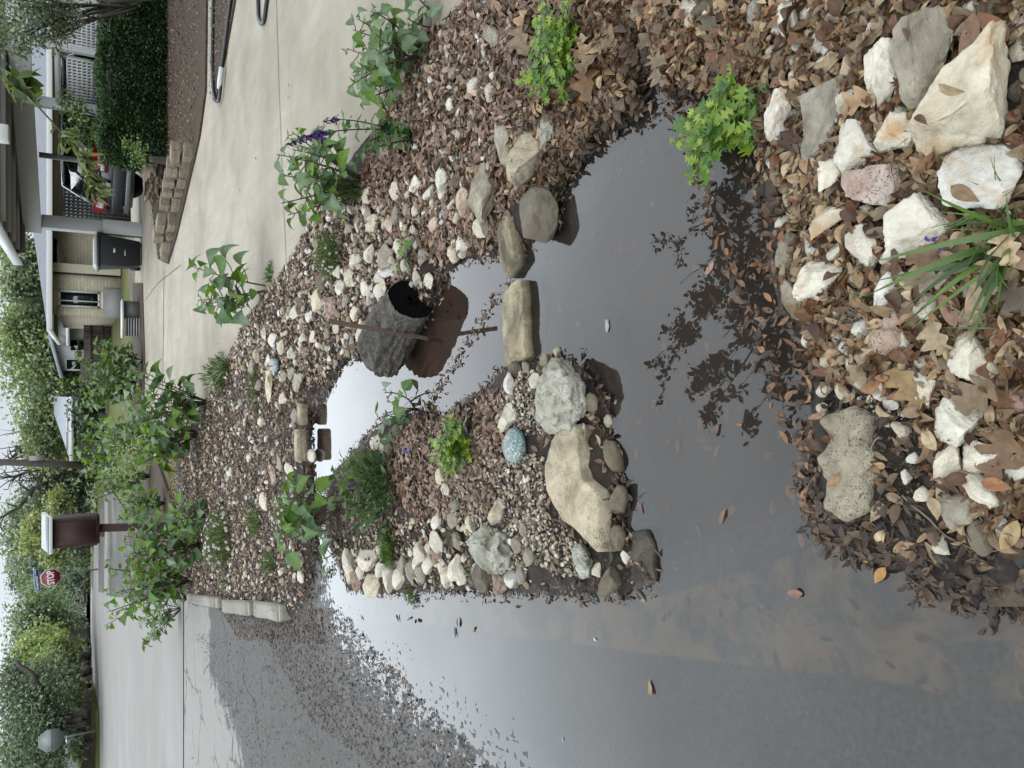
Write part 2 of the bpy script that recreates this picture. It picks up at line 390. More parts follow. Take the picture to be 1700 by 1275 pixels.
def mk_wood(name, a, b, sc=(1, 1, .12), rough=.75, ns=18):
    t = NT(name); c = t.mapping(t.coord(), sc); n = t.noise(c, ns, 7, .65, .6); n2 = t.noise(t.coord(), 4, 4)
    k = t.mix(t.rmap(n, .3, .7), a, b); k = t.mix(t.rmap(n2, .45, .7, 0, .5), k, tuple(np.asarray(a) * .7))
    return t.done(t.bsdf(k, rough, t.bump(n, .5, .006), spec=.3))
M['bark'] = mk_wood('bark', S(58, 50, 44), S(104, 92, 80), ns=14)
M['brownwood'] = mk_wood('stained_wood', S(64, 38, 34), S(92, 58, 52))
M['fencewood'] = mk_wood('weathered_fence', S(70, 60, 54), S(112, 98, 88))
M['drift'] = mk_wood('driftwood', S(128, 112, 94), S(176, 160, 138), (1, 1, .3), ns=10)
M['pole'] = mk_wood('pole_wood', S(86, 78, 72), S(122, 112, 104))
def mk_logbark():
    t = NT('log_bark'); c = t.coord(); q = t.mapping(c, (.35, 1, 1)); n1 = t.noise(q, 22, 8, .7, .8); n2 = t.noise(c, 6, 5); n3 = t.noise(q, 70, 5, .7)
    k = t.mix(t.rmap(n1, .32, .68), S(40, 34, 30), S(150, 141, 130)); k = t.mix(t.rmap(n2, .52, .66, 0, .75), k, S(62, 52, 46)); k = t.mix(t.rmap(n3, .56, .7, 0, .6), k, S(206, 196, 184))
    return t.done(t.bsdf(k, .85, t.bump(t.math('ADD', n1, n3), 1, .02), spec=.3))
M['logbark'] = mk_logbark()
M['black'] = flat('char_black', (.003, .003, .003), .95, scale=60, var=.6, spec=.03)
M['rustiron'] = flat('rusty_iron', S(104, 80, 62), .75, .2, .3, 30, .3)
M['white'] = flat('white_paint', S(255, 255, 250), .5, var=.05, scale=4)
M['greypaint'] = flat('grey_paint', S(226, 226, 224), .55, var=.05, scale=4)
M['lightgrey'] = flat('light_grey_paint', S(248, 248, 244), .55, var=.05, scale=4)
M['darkgrey'] = flat('dark_grey_metal', S(160, 157, 154), .5, var=.1)
M['black_plastic'] = flat('black_plastic', S(38, 40, 46), .45, var=.15, scale=6)
M['glass'] = flat('window_glass', S(52, 60, 62), .08, var=.25, scale=2, bump=.0, spec=.8)
M['darkglass'] = flat('dark_glass', S(20, 22, 26), .06, var=.2, scale=2, bump=.0, spec=.8)
M['navy'] = flat('navy_paint', S(34, 34, 46), .4, var=.1)
M['cream'] = M['cream']
M['creampaint'] = flat('cream_paint', S(226, 218, 190), .7, var=.06, scale=2)
M['beige'] = flat('beige_stucco', S(166, 154, 138), .85, var=.06, scale=3)
M['red'] = flat('sign_red', S(150, 26, 40), .45, var=.06)
M['blue'] = flat('sign_blue', S(30, 66, 150), .45, var=.06)
M['galv'] = flat('galvanised_metal', S(158, 166, 164), .45, .6, .1)
M['redcar'] = flat('car_red', S(128, 22, 36), .25, var=.05, coat=.6)
M['greycar'] = flat('car_grey', S(70, 74, 82), .25, .5, .06, coat=.7)
M['silvercar'] = flat('car_silver', S(150, 154, 160), .25, .5, .06, coat=.7)
M['whitecar'] = flat('car_white', S(214, 214, 212), .3, var=.04, coat=.5)
M['lampred'] = flat('lamp_red', S(170, 8, 18), .15, var=.1, spec=.7)
M['rubber'] = flat('rubber', S(26, 26, 27), .7, var=.2)
def mk_shingle(name, a, b):
    t = NT(name); c = t.coord(); br = t.n('ShaderNodeTexBrick'); t.set(br.inputs['Vector'], c); br.inputs['Scale'].default_value = 3
    t.set(br.inputs['Color1'], a); t.set(br.inputs['Color2'], b); t.set(br.inputs['Mortar'], tuple(np.asarray(a) * .6)); br.inputs['Mortar Size'].default_value = .012
    n = t.noise(c, 3, 5, .7); k = t.mix(t.rmap(n, .3, .7, 0, .4), br.outputs[0], tuple(np.asarray(b) * 1.2))
    return t.done(t.bsdf(k, .85, t.bump(br.outputs[1], .3, .01), spec=.3))
M['shingle'] = mk_shingle('grey_shingle', S(108, 110, 118), S(134, 136, 144))
M['paleshingle'] = mk_shingle('pale_shingle', S(176, 182, 190), S(196, 200, 206))
def mk_brick(name, a, b, mortar, scale=2.2, bw=.55, rh=.22):
    t = NT(name); c = t.coord(); q = t.n('ShaderNodeSeparateXYZ'); t.set(q.inputs[0], c); cc = t.n('ShaderNodeCombineXYZ')
    t.set(cc.inputs[0], t.math('ADD', q.outputs[0], q.outputs[1])); t.set(cc.inputs[1], q.outputs[2])
    br = t.n('ShaderNodeTexBrick'); t.set(br.inputs['Vector'], cc.outputs[0]); br.inputs['Scale'].default_value = scale; br.inputs['Brick Width'].default_value = bw; br.inputs['Row Height'].default_value = rh
    t.set(br.inputs['Color1'], a); t.set(br.inputs['Color2'], b); t.set(br.inputs['Mortar'], mortar); br.inputs['Mortar Size'].default_value = .012
    k = t.mix(t.rmap(t.noise(c, 5, 5), .4, .7, 0, .25), br.outputs[0], tuple(np.asarray(a) * .75))
    return t.done(t.bsdf(k, .9, t.bump(br.outputs[1], -.4, .01), spec=.2))
M['brick'] = mk_brick('pale_stone_brick', S(252, 240, 212), S(230, 216, 186), S(186, 172, 148))
M['redbrick'] = mk_brick('brown_brick', S(120, 90, 80), S(104, 78, 70), S(140, 126, 116))
M['blockstone'] = limestone('wall_block', S(150, 138, 120), S(108, 98, 84), S(88, 78, 64), .4, 0, .5)
def mk_glitter():
    t = NT('painted_pebble'); c = t.coord(); n = t.noise(c, 9, 4); n2 = t.noise(c, 120, 4, .8); n3 = t.noise(c, 40, 5, .7)
    z = t.n('ShaderNodeSeparateXYZ'); t.set(z.inputs[0], c)
    k = t.mix(t.rmap(n, .38, .58), S(140, 130, 128), S(74, 122, 120)); k = t.mix(t.rmap(n3, .5, .62, 0, .7), k, S(96, 140, 126)); k = t.mix(t.rmap(n2, .50, .60, 0, .9), k, S(236, 240, 232))
    return t.done(t.bsdf(k, .45, t.bump(n2, .6, .004)))
M['glitter'] = mk_glitter()
# ------------------------------------------------------------------ near terrain
def wp(px, z=0.0): return np.array([Gz(x, y, z)[:2] for x, y in px])
def wg(px, dz=0.0): return np.array([G(x, y, dz) for x, y in px])
A_px = [(900,597),(960,600),(1000,640),(1015,672),(1000,700),(1020,745),(1040,830),(1030,885),(1060,900),(1085,915),(1082,975),(1030,990),(960,985),(900,983),(800,980),(690,985),(640,982),(580,976),(560,930),(545,880),(548,800),(575,762),(610,722),(640,702),(690,682),(740,690),(800,652),(835,610)]
B_px = [(1060,-2600),(1060,100),(1120,160),(1190,170),(1235,215),(1255,300),(1278,350),(1280,440),(1298,500),(1312,545),(1335,600),(1342,650),(1352,700),(1345,760),(1342,820),(1380,900),(1460,925),(1500,960),(1540,985),(1620,1003),(1720,1012),(1900,1012),(1900,-2600)]
C_px = [(1110,-2600),(1085,60),(1068,110),(1075,180),(1000,232),(962,275),(932,320),(935,372),(905,388),(880,396),(838,402),(820,430),(800,420),(760,430),(737,460),(722,500),(690,560),(600,590),(570,600),(545,650),(530,680),(515,700),(515,760),(522,870),(524,960),(515,1005),(488,1032),(300,990),(215,840),(200,700),(200,-2600)]
UP_px = [(838,380),(838,612),(800,655),(740,693),(690,685),(640,705),(610,725),(575,765),(548,805),(540,880),(520,880),(512,760),(512,700),(545,640),(600,585),(690,555),(735,455),(760,425)]
PD_px = [(838,380),(935,380),(1090,160),(1260,200),(1350,700),(1345,830),(1090,905),(1000,650),(900,590),(838,612)]
DRV_px = [(800,-1400),(790,-250),(774,0),(703,59),(670,153),(600,240),(530,340),(490,418),(465,455),(415,520),(385,575),(350,650),(315,700),(262,760),(236,750),(233,600),(233,440),(238,330),(255,235),(330,235),(340,150),(345,0),(345,-1400)]
Aw, Bw, Cw, UPw, PDw = map(wp, (A_px, B_px, C_px, UP_px, PD_px))
DRVw = wg(DRV_px)[:, :2]
NY = 640
uu = np.concatenate([np.linspace(-2.2, -.8, 24), np.linspace(-.78, .78, 620), np.linspace(.8, 2.2, 24)]); NU = len(uu); yy = np.exp(np.linspace(math.log(.36), math.log(13.5), NY))
YY, UU = np.meshgrid(yy, uu, indexing='ij'); XX = UU * (YY + .55)
dA, dB, dC = sd(XX, YY, Aw), sd(XX, YY, Bw), sd(XX, YY, Cw)
land = np.maximum(np.maximum(dA, dB), dC)
Q = np.stack([XX, YY], -1)
nz = fbm(Q * 5, 3, 4); nf = fbm(Q * 26, 5, 3); nl = fbm(Q * 9, 11, 3)
land = land + .018 * nl
pond = np.maximum(sd(XX, YY, UPw), sd(XX, YY, PDw))
top = np.where(dA > np.maximum(dB, dC), .062, H(YY) + .018)
top = np.where((dB > np.maximum(dA, dC)), .055 + .0 * YY, top)
zl = top * (1 - np.exp(-np.maximum(land, 0) / .10)) + np.minimum(1, np.maximum(land, 0) / .06) * (.014 * nz + .006 * nf)
zw_p = -np.minimum(.10, .012 + .45 * np.maximum(-land, 0)) + .004 * nz
road_z = np.clip(.020 * (-1.62 - XX - .05 * np.sin(YY * 1.9) - .04 * nz), -.030, .08) + .014 * np.clip(YY - 4.9, 0, 9) + (.0045 * vnoise(Q * 48, 31) + .004 * vnoise(Q * 95, 37)) * sstep(-.016, -.006, np.clip(.020 * (-1.62 - XX), -.030, .08))
# the concrete gutter stands a little proud of the worn lane beside it
GUT_px = [(560,1030),(730,1040),(1100,1092),(1440,1132),(1700,1172),(1900,1190),(1900,900),(1360,900),(1090,990),(900,985),(690,985),(580,980)]
gut = sd(XX, YY, wp(GUT_px)); road_z = road_z + .007 * sstep(-.004, .004, gut) * sstep(-.012, -.024, road_z)
road_z = np.minimum(road_z, H(YY) - .004)
road_z = road_z - .01 * sstep(.0, .05, -land) * (land > -.15) * (pond < 0) * 0
zw = np.where(pond > 0, np.minimum(zw_p, road_z * 0 - .012), road_z)
zw = np.where((pond <= 0) & (pond > -.25), np.minimum(road_z, zw_p * 1.0 * sstep(-.25, 0, pond) + road_z * (1 - sstep(-.25, 0, pond))), zw)
ZT = np.where(land > 0, zl, zw)
drv = sd(XX, YY, DRVw)
ZT = np.where(drv > -.02, np.minimum(ZT, H(YY) - .05), ZT)
def TZ(X, Y):
    X = np.asarray(X, float); Y = np.asarray(Y, float)
    i = (np.log(np.clip(Y, .37, 13.4)) - math.log(.36)) / (math.log(13.5) - math.log(.36)) * (NY - 1)
    j = np.interp(X / (Y + .55), uu, np.arange(NU))
    i = np.clip(i, 0, NY - 1.001); j = np.clip(j, 0, NU - 1.001); a = i.astype(int); b = j.astype(int); fi = i - a; fj = j - b
    z = (ZT[a, b] * (1 - fi) * (1 - fj) + ZT[a + 1, b] * fi * (1 - fj) + ZT[a, b + 1] * (1 - fi) * fj + ZT[a + 1, b + 1] * fi * fj)
    return np.where(Y > 13, H(Y), z)
def LAND(X, Y):
    return np.maximum(np.maximum(sd(X, Y, Aw), sd(X, Y, Bw)), sd(X, Y, Cw))
def GT(x, y):      # ground point on the near terrain behind a pixel
    z = .04
    for _ in range(6):
        p = Gz(x, y, z); z = float(TZ(p[0], p[1]))
    p = Gz(x, y, z); return p

V = np.stack([XX, YY, ZT], -1).reshape(-1, 3)
ii, jj = np.meshgrid(np.arange(NY - 1), np.arange(NU - 1), indexing='ij')
quads = np.stack([ii * NU + jj, ii * NU + jj + 1, (ii + 1) * NU + jj + 1, (ii + 1) * NU + jj], -1).reshape(-1, 4)
lf = (land[:-1, :-1] + land[1:, 1:]).ravel() > 0
pf = (np.maximum(pond[:-1, :-1], pond[1:, 1:]).ravel() > -.005) & ~lf
LIGHT_px = [(303,985),(344,985),(348,1060),(345,1110),(372,1180),(395,1230),(520,2200),(300,2200)]
lightm = np.maximum(sstep(-.10, .10, sd(XX, YY, wg(LIGHT_px)[:, :2]) + .16 * nl + .10 * nf), 0)
lightm = np.maximum(lightm, (YY > 12) * 1.)
siltm = sstep(-.004, .01, gut) * .9
crk = sstep(5.5, 7.5, YY)
ccol = np.stack([lightm, siltm, crk], -1).reshape(-1, 3)
def sub(name, mask, mat, col=None):
    q = quads[mask]; used = np.unique(q); mp = np.zeros(len(V), np.int64); mp[used] = np.arange(len(used))
    mb = MB(); mb.add(V[used], mp[q], None if col is None else col[used])
    return tag(mb.build(name, mat, smooth=True), kind='structure')
sub('ground', lf, M['soil']); sub('pond_bed', pf, M['silt']); sub('road', ~lf & ~pf, M['asphalt'], ccol)
w = MB(); w.add([(-3.2, .2, 0), (2.4, .2, 0), (2.4, 7.6, 0), (-3.2, 7.6, 0)], np.array([[0, 1, 2, 3]]))
tag(w.build('water', M['water']), kind='structure')

# ------------------------------------------------------------------ far sheets (all follow the same gentle slope H)
def sheet(name, px, mat, dz, thick=.0, world=None, kind='structure', parent=None):
    pts = wg(px, dz) if world is None else np.array([(x, y, H(y) + dz) for x, y in world])
    bm = bmesh.new(); vs = [bm.verts.new(p) for p in pts]
    f = bm.faces.new(vs)
    bmesh.ops.triangulate(bm, faces=[f], ngon_method='EAR_CLIP')
    bmesh.ops.subdivide_edges(bm, edges=[e for e in bm.edges if e.calc_length() > 1.5], cuts=3, use_grid_fill=False)
    bmesh.ops.triangulate(bm, faces=bm.faces[:])
    for v in bm.verts: v.co.z = float(H(v.co.y)) + dz
    if thick:
        r = bmesh.ops.extrude_face_region(bm, geom=bm.faces[:]); 
        for g in r['geom']:
            if isinstance(g, bmesh.types.BMVert): g.co.z -= thick
    bmesh.ops.recalc_face_normals(bm, faces=bm.faces[:])
    if not thick:
        for fa in bm.faces:
            if fa.normal.z < 0: fa.normal_flip()
    me = bpy.data.meshes.new(name); bm.to_mesh(me); bm.free(); me.materials.append(mat)
    o = bpy.data.objects.new(name, me); COL.objects.link(o)
    if parent: o.parent = parent
    elif kind: o['kind'] = kind
    return o
lw = MB(); ys = [12.8, 60, 130, 260]
lw.add([(x, y, float(H(y)) - .03) for y in ys for x in (-160, 160)], np.array([[2 * i, 2 * i + 1, 2 * i + 3, 2 * i + 2] for i in range(3)]))
# ground beside the near terrain, out of frame, and behind the camera
for x0, x1, y0, y1, z in ((-160, -8.6, -60, 12.8, -.10), (8.6, 160, -60, 12.8, -.10), (-8.6, 8.6, -60, .362, -.06)):
    lw.add([(x0, y0, z), (x1, y0, z), (x1, y1, z), (x0, y1, z)], np.array([[0, 1, 2, 3]]))
tag(lw.build('lawn', M['lawn_far']), kind='structure')
sheet('far_road', [(304,990),(270,985),(236,996),(205,992),(181,990),(177,900),(176,800),(173.5,800),(172.5,985),(160,981),(151,974),(150.4,1000),(150.4,1050),(152,1105),(158.5,1150),(164,1185),(166,1275),(168,2600),(304,2600)], M['farroad'], .008)
sheet('carport_floor', [(234.5,640),(234.5,440),(262,440),(262,-200),(206,-200),(205,330),(224,400),(226,640)], M['concrete'], .006)
drive = sheet('driveway', DRV_px, M['concrete'], .012, .09)
def strip(name, px, wd, mat, dz, parent=None, h=.004):
    p = wg(px, dz); mb = MB()
    for i in range(len(p) - 1):
        a, b = p[i], p[i + 1]; t = (b - a)[:2]; t /= np.linalg.norm(t); n = np.array([-t[1], t[0], 0]) * wd / 2
        e = np.array([t[0], t[1], 0]) * wd * .3
        mb.add([a - n - e, b - n + e, b + n + e, a + n - e], np.array([[0, 1, 2, 3]]))
    o = mb.build(name, mat, parent=parent, origin=(0, 0, 0))
    if parent is None: o['kind'] = 'structure'
    return o
M['joint'] = flat('joint_dirt', S(96, 84, 68), .95, var=.3)
M['mossjoint'] = flat('joint_moss', S(78, 84, 42), .95, var=.4, scale=4)
strip('driveway_joint', [(457,-40),(463,150),(469,300),(475,440)], .010, M['joint'], .0165, drive)
strip('driveway_joint', [(272,450),(271,560),(269,680),(266,745)], .06, M['mossjoint'], .0165, drive)
strip('driveway_joint', [(240,500),(262,470),(300,440)], .015, M['joint'], .0165, drive)
sheet('mulch_bed', [(236,470),(220,470),(219,640),(222,780),(236,760),(240,600)], M['mulch'], .03, .04)
sheet('mulch_bed', [(216,790),(214,1000),(232,1000),(262,960),(300,985),(290,850),(262,770)], M['mulch'], .02, .05)
sheet('planting_bed', [(345,-250),(340,150),(330,225),(322,262),(292,391),(278,438),(262,430),(250,330),(240,235),(240,-250)], M['mulch'], .04, .05)
# narrow bed by the drive with the hose
sheet('side_bed', [(352,-60),(352,60),(353,166),(357,168),(370,110),(400,-60)], M['mulch'], .03, .04)
M['vergeg'] = M['lawn']
vb = MB(); VF = [(151.2,1070),(152,1110),(158,1150),(164.5,1185),(165,1275),(165,1420),(165,2600)]
fr = np.array([G(x, y, .02) for x, y in VF]); bk = np.array([P(148.4 if i == 0 else 145.5 if i == 1 else 143.2, VF[i][1], fr[i][1] + (8 if i == 0 else 14)) for i in range(len(VF))]); md = fr + (bk - fr) * np.array([.35, .35, .8]); n_ = len(VF)
vb.add(np.concatenate([fr - [0, 0, .1], fr + [0, 0, .06], md, bk, bk + [0, 60, 0]]), np.array([[k * n_ + i, k * n_ + i + 1, (k + 1) * n_ + i + 1, (k + 1) * n_ + i] for k in range(4) for i in range(n_ - 1)]))
tag(vb.build('verge', M['lawn_far']), kind='structure')
sheet('far_kerb', [(178.5,800),(178.5,986),(176.4,986),(176.4,800)], M['curb'], .03, .05)
# ------------------------------------------------------------------ rocks
_ico = {}
def ico(n):
    if n not in _ico:
        bm = bmesh.new(); bmesh.ops.create_icosphere(bm, subdivisions=n, radius=1)
        bm.verts.ensure_lookup_table()
        _ico[n] = (np.array([v.co for v in bm.verts]), np.array([[v.index for v in f.verts] for f in bm.faces])); bm.free()
    return _ico[n]
def rock_shape(seed, dims, sub=4, cuts=9, rough=.06, lo=.45, hi=.85, hole=None, pits=0):
    r = np.random.default_rng(seed); v0, f = ico(sub); v = v0.copy(); n = v0
    for k in range(cuts):
        d = r.normal(size=3); d /= np.linalg.norm(d); h = r.uniform(lo, hi)
        ex = np.maximum(v @ d - h, 0); v = v - ex[:, None] * d * .96
    v = v * (1 + rough * fbm(n * 2.2 + seed, seed, 3) + rough * .5 * fbm(n * 6 + seed, seed + 5, 4))[:, None]
    if pits:
        q = fbm(n * 4.5 + seed * .3, seed + 9, 2); v = v * (1 - pits * sstep(.15, .6, q))[:, None]
    if hole is not None:
        hd = np.asarray(hole) / np.linalg.norm(hole); q = sstep(.86, .99, n @ hd); v = v * (1 - .42 * q)[:, None]
    v = (v - (v.max(0) + v.min(0)) / 2) / (v.max(0) - v.min(0)) * np.asarray(dims)
    return v, f
rock_foot = [(.24, 3.55, .30, .20, 2.2, .2)]     # (the log) # (x, y, half-length, half-width, yaw, top z)
def put_rock(name, loc, dims, yaw, mat, seed, label, group=None, sub=4, tilt=(0, 0), **kw):
    v, f = rock_shape(seed, dims, sub, **kw)
    v = v @ rotm(0, tilt[0], tilt[1]).T
    o = MB().add(v, f).build(name, mat, smooth=True)
    o.location = loc; o.rotation_euler = (0, 0, yaw); tag(o, label, 'rock', group)
    rock_foot.append((loc[0], loc[1], dims[0] / 2, dims[1] / 2, yaw, loc[2] + dims[2] / 2)); return o
def px_dims(x, y, wx, wy, hf=.62):
    p = GT(x, y); d = p - np.array([0, 0, H0]); t = np.linalg.norm(d); e = math.asin(-d[2] / t); dep = d @ np.array([0, CT, -ST])
    lat = wy * dep / F; Lv = wx * dep / F
    h = min(hf * max(lat, .5 * Lv), .75 * Lv / cos(e)); l = max((Lv - h * .75 * cos(e)) / sin(e), .55 * lat); l = min(l, 2.2 * lat, max(.55 * lat, 1.25 * Lv / sin(e)))
    return p, np.array([lat, l, h])
def px_rock(x, y, wx, wy, rot, mat, seed, label, group=None, name='rock', sub=4, sink=.22, hf=.62, **kw):
    """rot: turn in the ground plane (degrees, + = anticlockwise from above)"""
    p, dm = px_dims(x, y, wx, wy, hf)
    c = Gz(x, y, p[2] + dm[2] * .25); zg = float(TZ(c[0], c[1]))
    return put_rock(name, (c[0], c[1], max(zg, -.02) + dm[2] * (.5 - sink)), dm, radians(rot), M[mat], seed, label, group, sub, **kw)

BIG = [  # x, y, wx, wy, rot, material, label
 (1311,29,30,66,12,'lime','long white rock lying at the top of the leafy bank'),
 (1298,190,50,74,-20,'lime','white rock with a brown leaf on it beside the large angular rock'),
 (1358,193,72,112,-18,'grey','large angular grey-cream rock with flat faces near the lime-green plant'),
 (1409,117,32,54,-20,'cream','small cream-yellow pointed rock between two larger rocks'),
 (1406,172,42,40,10,'cream','small white rock with a yellow stain among curled leaves'),
 (1464,123,54,92,-6,'lime','smooth white oval rock beside the biggest pale rock'),
 (1533,95,88,138,-14,'grey','biggest pale grey rock with grass growing over its edge'),
 (1420,247,70,72,10,'lime','white rounded rock with a small orange spot'),
 (1380,291,47,50,-25,'cream','cream rock with yellow stains touching the orange-spotted rock'),
 (1485,225,68,60,35,'lime','white irregular rock in the middle of the near bank leaves'),
 (1622,168,105,190,-38,'cream','long tilted knobbly cream rock with ochre staining'),
 (1452,308,88,82,20,'rust','rust-red and white rock with a hollow in its top'),
 (1628,295,122,108,10,'lime','large bright white boulder beside the grass tuft'),
 (1377,366,34,66,-60,'cream','pointed cream rock at the lower edge of the leaves'),
 (1440,409,56,62,15,'lime','white rock with a stack of curled brown leaves leaning on it'),
 (1526,382,98,98,-20,'lime','large white angular rock next to the purple flower'),
 (1322,494,46,64,20,'grey','round grey-white rock at the edge of the pond'),
 (1355,467,48,84,-40,'cream','long yellowish rock leaning against the round pond-edge rock'),
 (1474,483,40,68,-40,'lime','slim white rock with a brown leaf lying across it'),
 (1483,533,46,42,10,'rust','reddish crumbly rock beside the tuft of dry roots'),
 (1470,565,54,46,35,'rust','white and brown rock just below the reddish rock'),
 (1499,568,28,36,0,'cream','small ochre rock in the middle of the leaves'),
 (1613,594,72,76,10,'cream','smooth cream rock with grass blades at its lower corner'),
 (1611,528,38,46,-40,'rust','small orange and white rock among large leaves'),
 (1523,648,58,50,-25,'lime','white rock under a curled tan oak leaf'),
 (1590,701,62,68,0,'lime','white chunky rock beside the dark mud'),
 (1627,754,64,54,25,'cream','cream angular rock at the bottom of the bank'),
 (1576,770,54,62,-30,'cream','cream rock with two lobes at the edge of the dark mud'),
 (1680,664,46,38,-20,'rust','white rock with an orange face near the bottom corner'),
 (1627,810,42,60,30,'cream','tan rock with a round brown leaf against it'),
 (1592,847,50,52,20,'grey','boxy grey-tan rock standing in the mud'),
 (1629,892,38,52,10,'wetg','grey-brown rock lowest in the mud'),
 (1685,780,42,36,10,'lime','pale rock half under a large lobed leaf'),
 (925,655,98,118,10,'pit','big pitted grey-green boulder at the pond edge'),
 (841,695,34,46,-30,'lime','white rock beside the teal painted stone'),
 (1004,758,40,58,30,'wetg','dark damp stone below the big flat slab'),
 (1024,830,36,50,-10,'wetg','rounded grey-brown stone at the water under the slab'),
 (1026,893,32,40,15,'wetg','small brown stone at the lower corner of the spit'),
 (983,668,30,32,20,'wetg','small flat brown stone beside the pitted boulder'),
 (972,930,52,54,20,'pit','pale angular rock at the end of the slab'),
 (1015,968,38,52,-30,'wetg','brown stone at the tip of the spit'),
 (823,852,34,54,-40,'cream','cream rock with a fallen leaf on the pebbles'),
 (815,912,84,76,10,'pit','pale knobbly limestone with moss stains on the spit'),
 (890,353,82,78,-25,'wetg','grey block of stone overhanging the pond'),
 (868,262,66,104,-20,'slab','large tan stone with a ridge beside the dam'),
 (905,217,38,44,0,'pit','white-faced rock leaning on the large tan stone'),
 (803,322,48,100,10,'grey','long grey stone above the far dam slab'),
 (767,337,28,50,0,'rust','white stone with a rust-red top beyond the dam'),
 (723,372,24,30,0,'rust','round stone with a brown centre spot'),
 (645,375,24,32,10,'rust','pale stone with a red spot among small rocks'),
 (638,425,32,40,10,'grey','flat grey stone with a white vein'),
 (691,303,28,28,0,'cream','yellow-tan stone beside the broad-leaf plant'),
 (500,635,32,30,0,'grey','squat grey-white rock at the upper pool'),
 (445,640,16,56,-25,'cream','flat tan stone standing on edge near the far plants'),
 (838,240,26,90,10,'grey','weathered grey stone half buried above the tan stone'),
]
for i, (x, y, wx, wy, r, mt, lab) in enumerate(BIG):
    kw = {}
    if 'hollow' in lab: kw['hole'] = (0, -.3, 1)
    if mt == 'pit': kw.update(pits=.16, rough=.09, cuts=7)
    elif mt in ('lime', 'cream', 'grey', 'slab'): kw.update(cuts=11, rough=.10, lo=.38, hi=.8)
    elif mt == 'rust': kw.update(cuts=8, rough=.1)
    else: kw.update(cuts=7, lo=.6, hi=.95, rough=.05)
    px_rock(x, y, wx * (1.2 if x > 1250 else 1.08), wy * (1.2 if x > 1250 else 1.08), r, mt, 100 + i, lab, sub=5 if wx * wy > 2600 else 4, **kw)
o = px_rock(857,739,50,58,0,'glitter',901,'round painted stone covered in teal and silver glitter on the spit',name='painted_stone',sub=4,cuts=2,lo=.9,hi=1,rough=.03,hf=.5,sink=.1)
o['category'] = 'painted stone'
o = px_rock(460,607,20,24,0,'glitter',902,'small teal painted stone on a rock beyond the upper pool',name='painted_stone',sub=4,cuts=2,lo=.9,hi=1,rough=.03,sink=0)
o['category'] = 'painted stone'
px_rock(505,757,20,22,0,'lime',903,'round white cobble on the end of the cut stone block',cuts=2,lo=.85,hi=1,rough=.03,sink=-.3)

# flat stones traced in plan: (outline, top height, thickness)
def slab(name, px, ztop, zbot, mat, seed, label, cat='stone slab', rough=.006, edge=.012, tilt=0.0, group=None):
    pts = np.array([Gz(x, y, ztop)[:2] for x, y in px]); c = pts.mean(0); r = np.random.default_rng(seed)
    na = 120; th = np.arange(na) * 2 * pi / na; R = np.zeros(na); P2 = pts - c; n = len(P2)
    for k, t in enumerate(th):
        d = np.array([cos(t), sin(t)]); best = .01
        for i in range(n):
            a, b = P2[i], P2[(i + 1) % n]; e = b - a; den = d[0] * e[1] - d[1] * e[0]
            if abs(den) < 1e-9: continue
            s = (a[0] * e[1] - a[1] * e[0]) / den; u = (a[0] * d[1] - a[1] * d[0]) / den
            if s > 0 and -1e-6 <= u <= 1 + 1e-6: best = max(best, s)
        R[k] = best
    R = R * (1 + .02 * vnoise(np.stack([np.cos(th) * 6 + seed, np.sin(th) * 6], -1), seed))
    rings = list(np.linspace(.03, .90, 18)) + [.94, .97, .99, 1.0]; V = []
    for f in rings:
        q = np.stack([np.cos(th) * R * f, np.sin(th) * R * f], -1); z = rough * fbm(q * 22, seed, 4) + rough * .8 * fbm(q * 7 + 3, seed + 3, 2) - edge * max(0, (f - .93) / .07) ** 2
        V.append(np.c_[q, z + tilt * q[:, 1]])
    for f, zz in ((1.01, .3), (1.012, .65), (.99, 1.0)):
        q = np.stack([np.cos(th) * R * f, np.sin(th) * R * f], -1); q = q + .006 * fbm(np.c_[q * 14, np.full(na, zz * 5)], seed + 8, 3)[:, None] * np.stack([np.cos(th), np.sin(th)], -1)
        V.append(np.c_[q, -edge + zz * (zbot - ztop + edge) + tilt * q[:, 1] * (1 - zz)])
    m = len(V); i, j = np.meshgrid(np.arange(m - 1), np.arange(na), indexing='ij'); j2 = (j + 1) % na
    q = np.stack([i * na + j, (i + 1) * na + j, (i + 1) * na + j2, i * na + j2], -1).reshape(-1, 4)
    mb = MB().add(np.concatenate(V), q); mb.f.setdefault(na, []).append(np.arange(na)[None])
    o = mb.build(name, M[mat], smooth=True); o.location = (c[0], c[1], ztop); tag(o, label, cat, group)
    ext = np.abs(P2).max(0); rock_foot.append((c[0], c[1], ext[0] * .85, ext[1] * .85, 0, ztop)); return o
slab('stone_slab', [(927,706),(954,707),(959,745),(965,795),(983,815),(990,840),(988,880),(998,916),(988,917),(970,897),(949,876),(933,863),(919,836),(907,812),(906,770),(915,735)], .078, .0, 'slab', 21, 'long tan flat rock slab lying across the spit', rough=.0035, edge=.004, tilt=.05)
slab('stone_slab', [(833,487),(852,466),(864,463),(868,500),(869,560),(872,590),(852,606),(838,610),(834,560),(832,520)], .038, -.06, 'block', 22, 'straight cut stone slab forming the near half of the dam', rough=.003, edge=.004)
slab('stone_slab', [(822,360),(842,354),(848,390),(855,430),(838,461),(831,440),(826,400)], .046, -.06, 'block', 23, 'broken cut stone slab forming the far half of the dam', rough=.003, edge=.004)
slab('stone_slab', [(1366,690),(1420,672),(1452,690),(1442,740),(1476,775),(1446,810),(1440,850),(1400,868),(1364,848),(1372,800),(1360,760),(1378,725)], .055, -.03, 'pitwet', 24, 'pitted grey limestone slab at the muddy edge of the near bank', rough=.013, edge=.016)
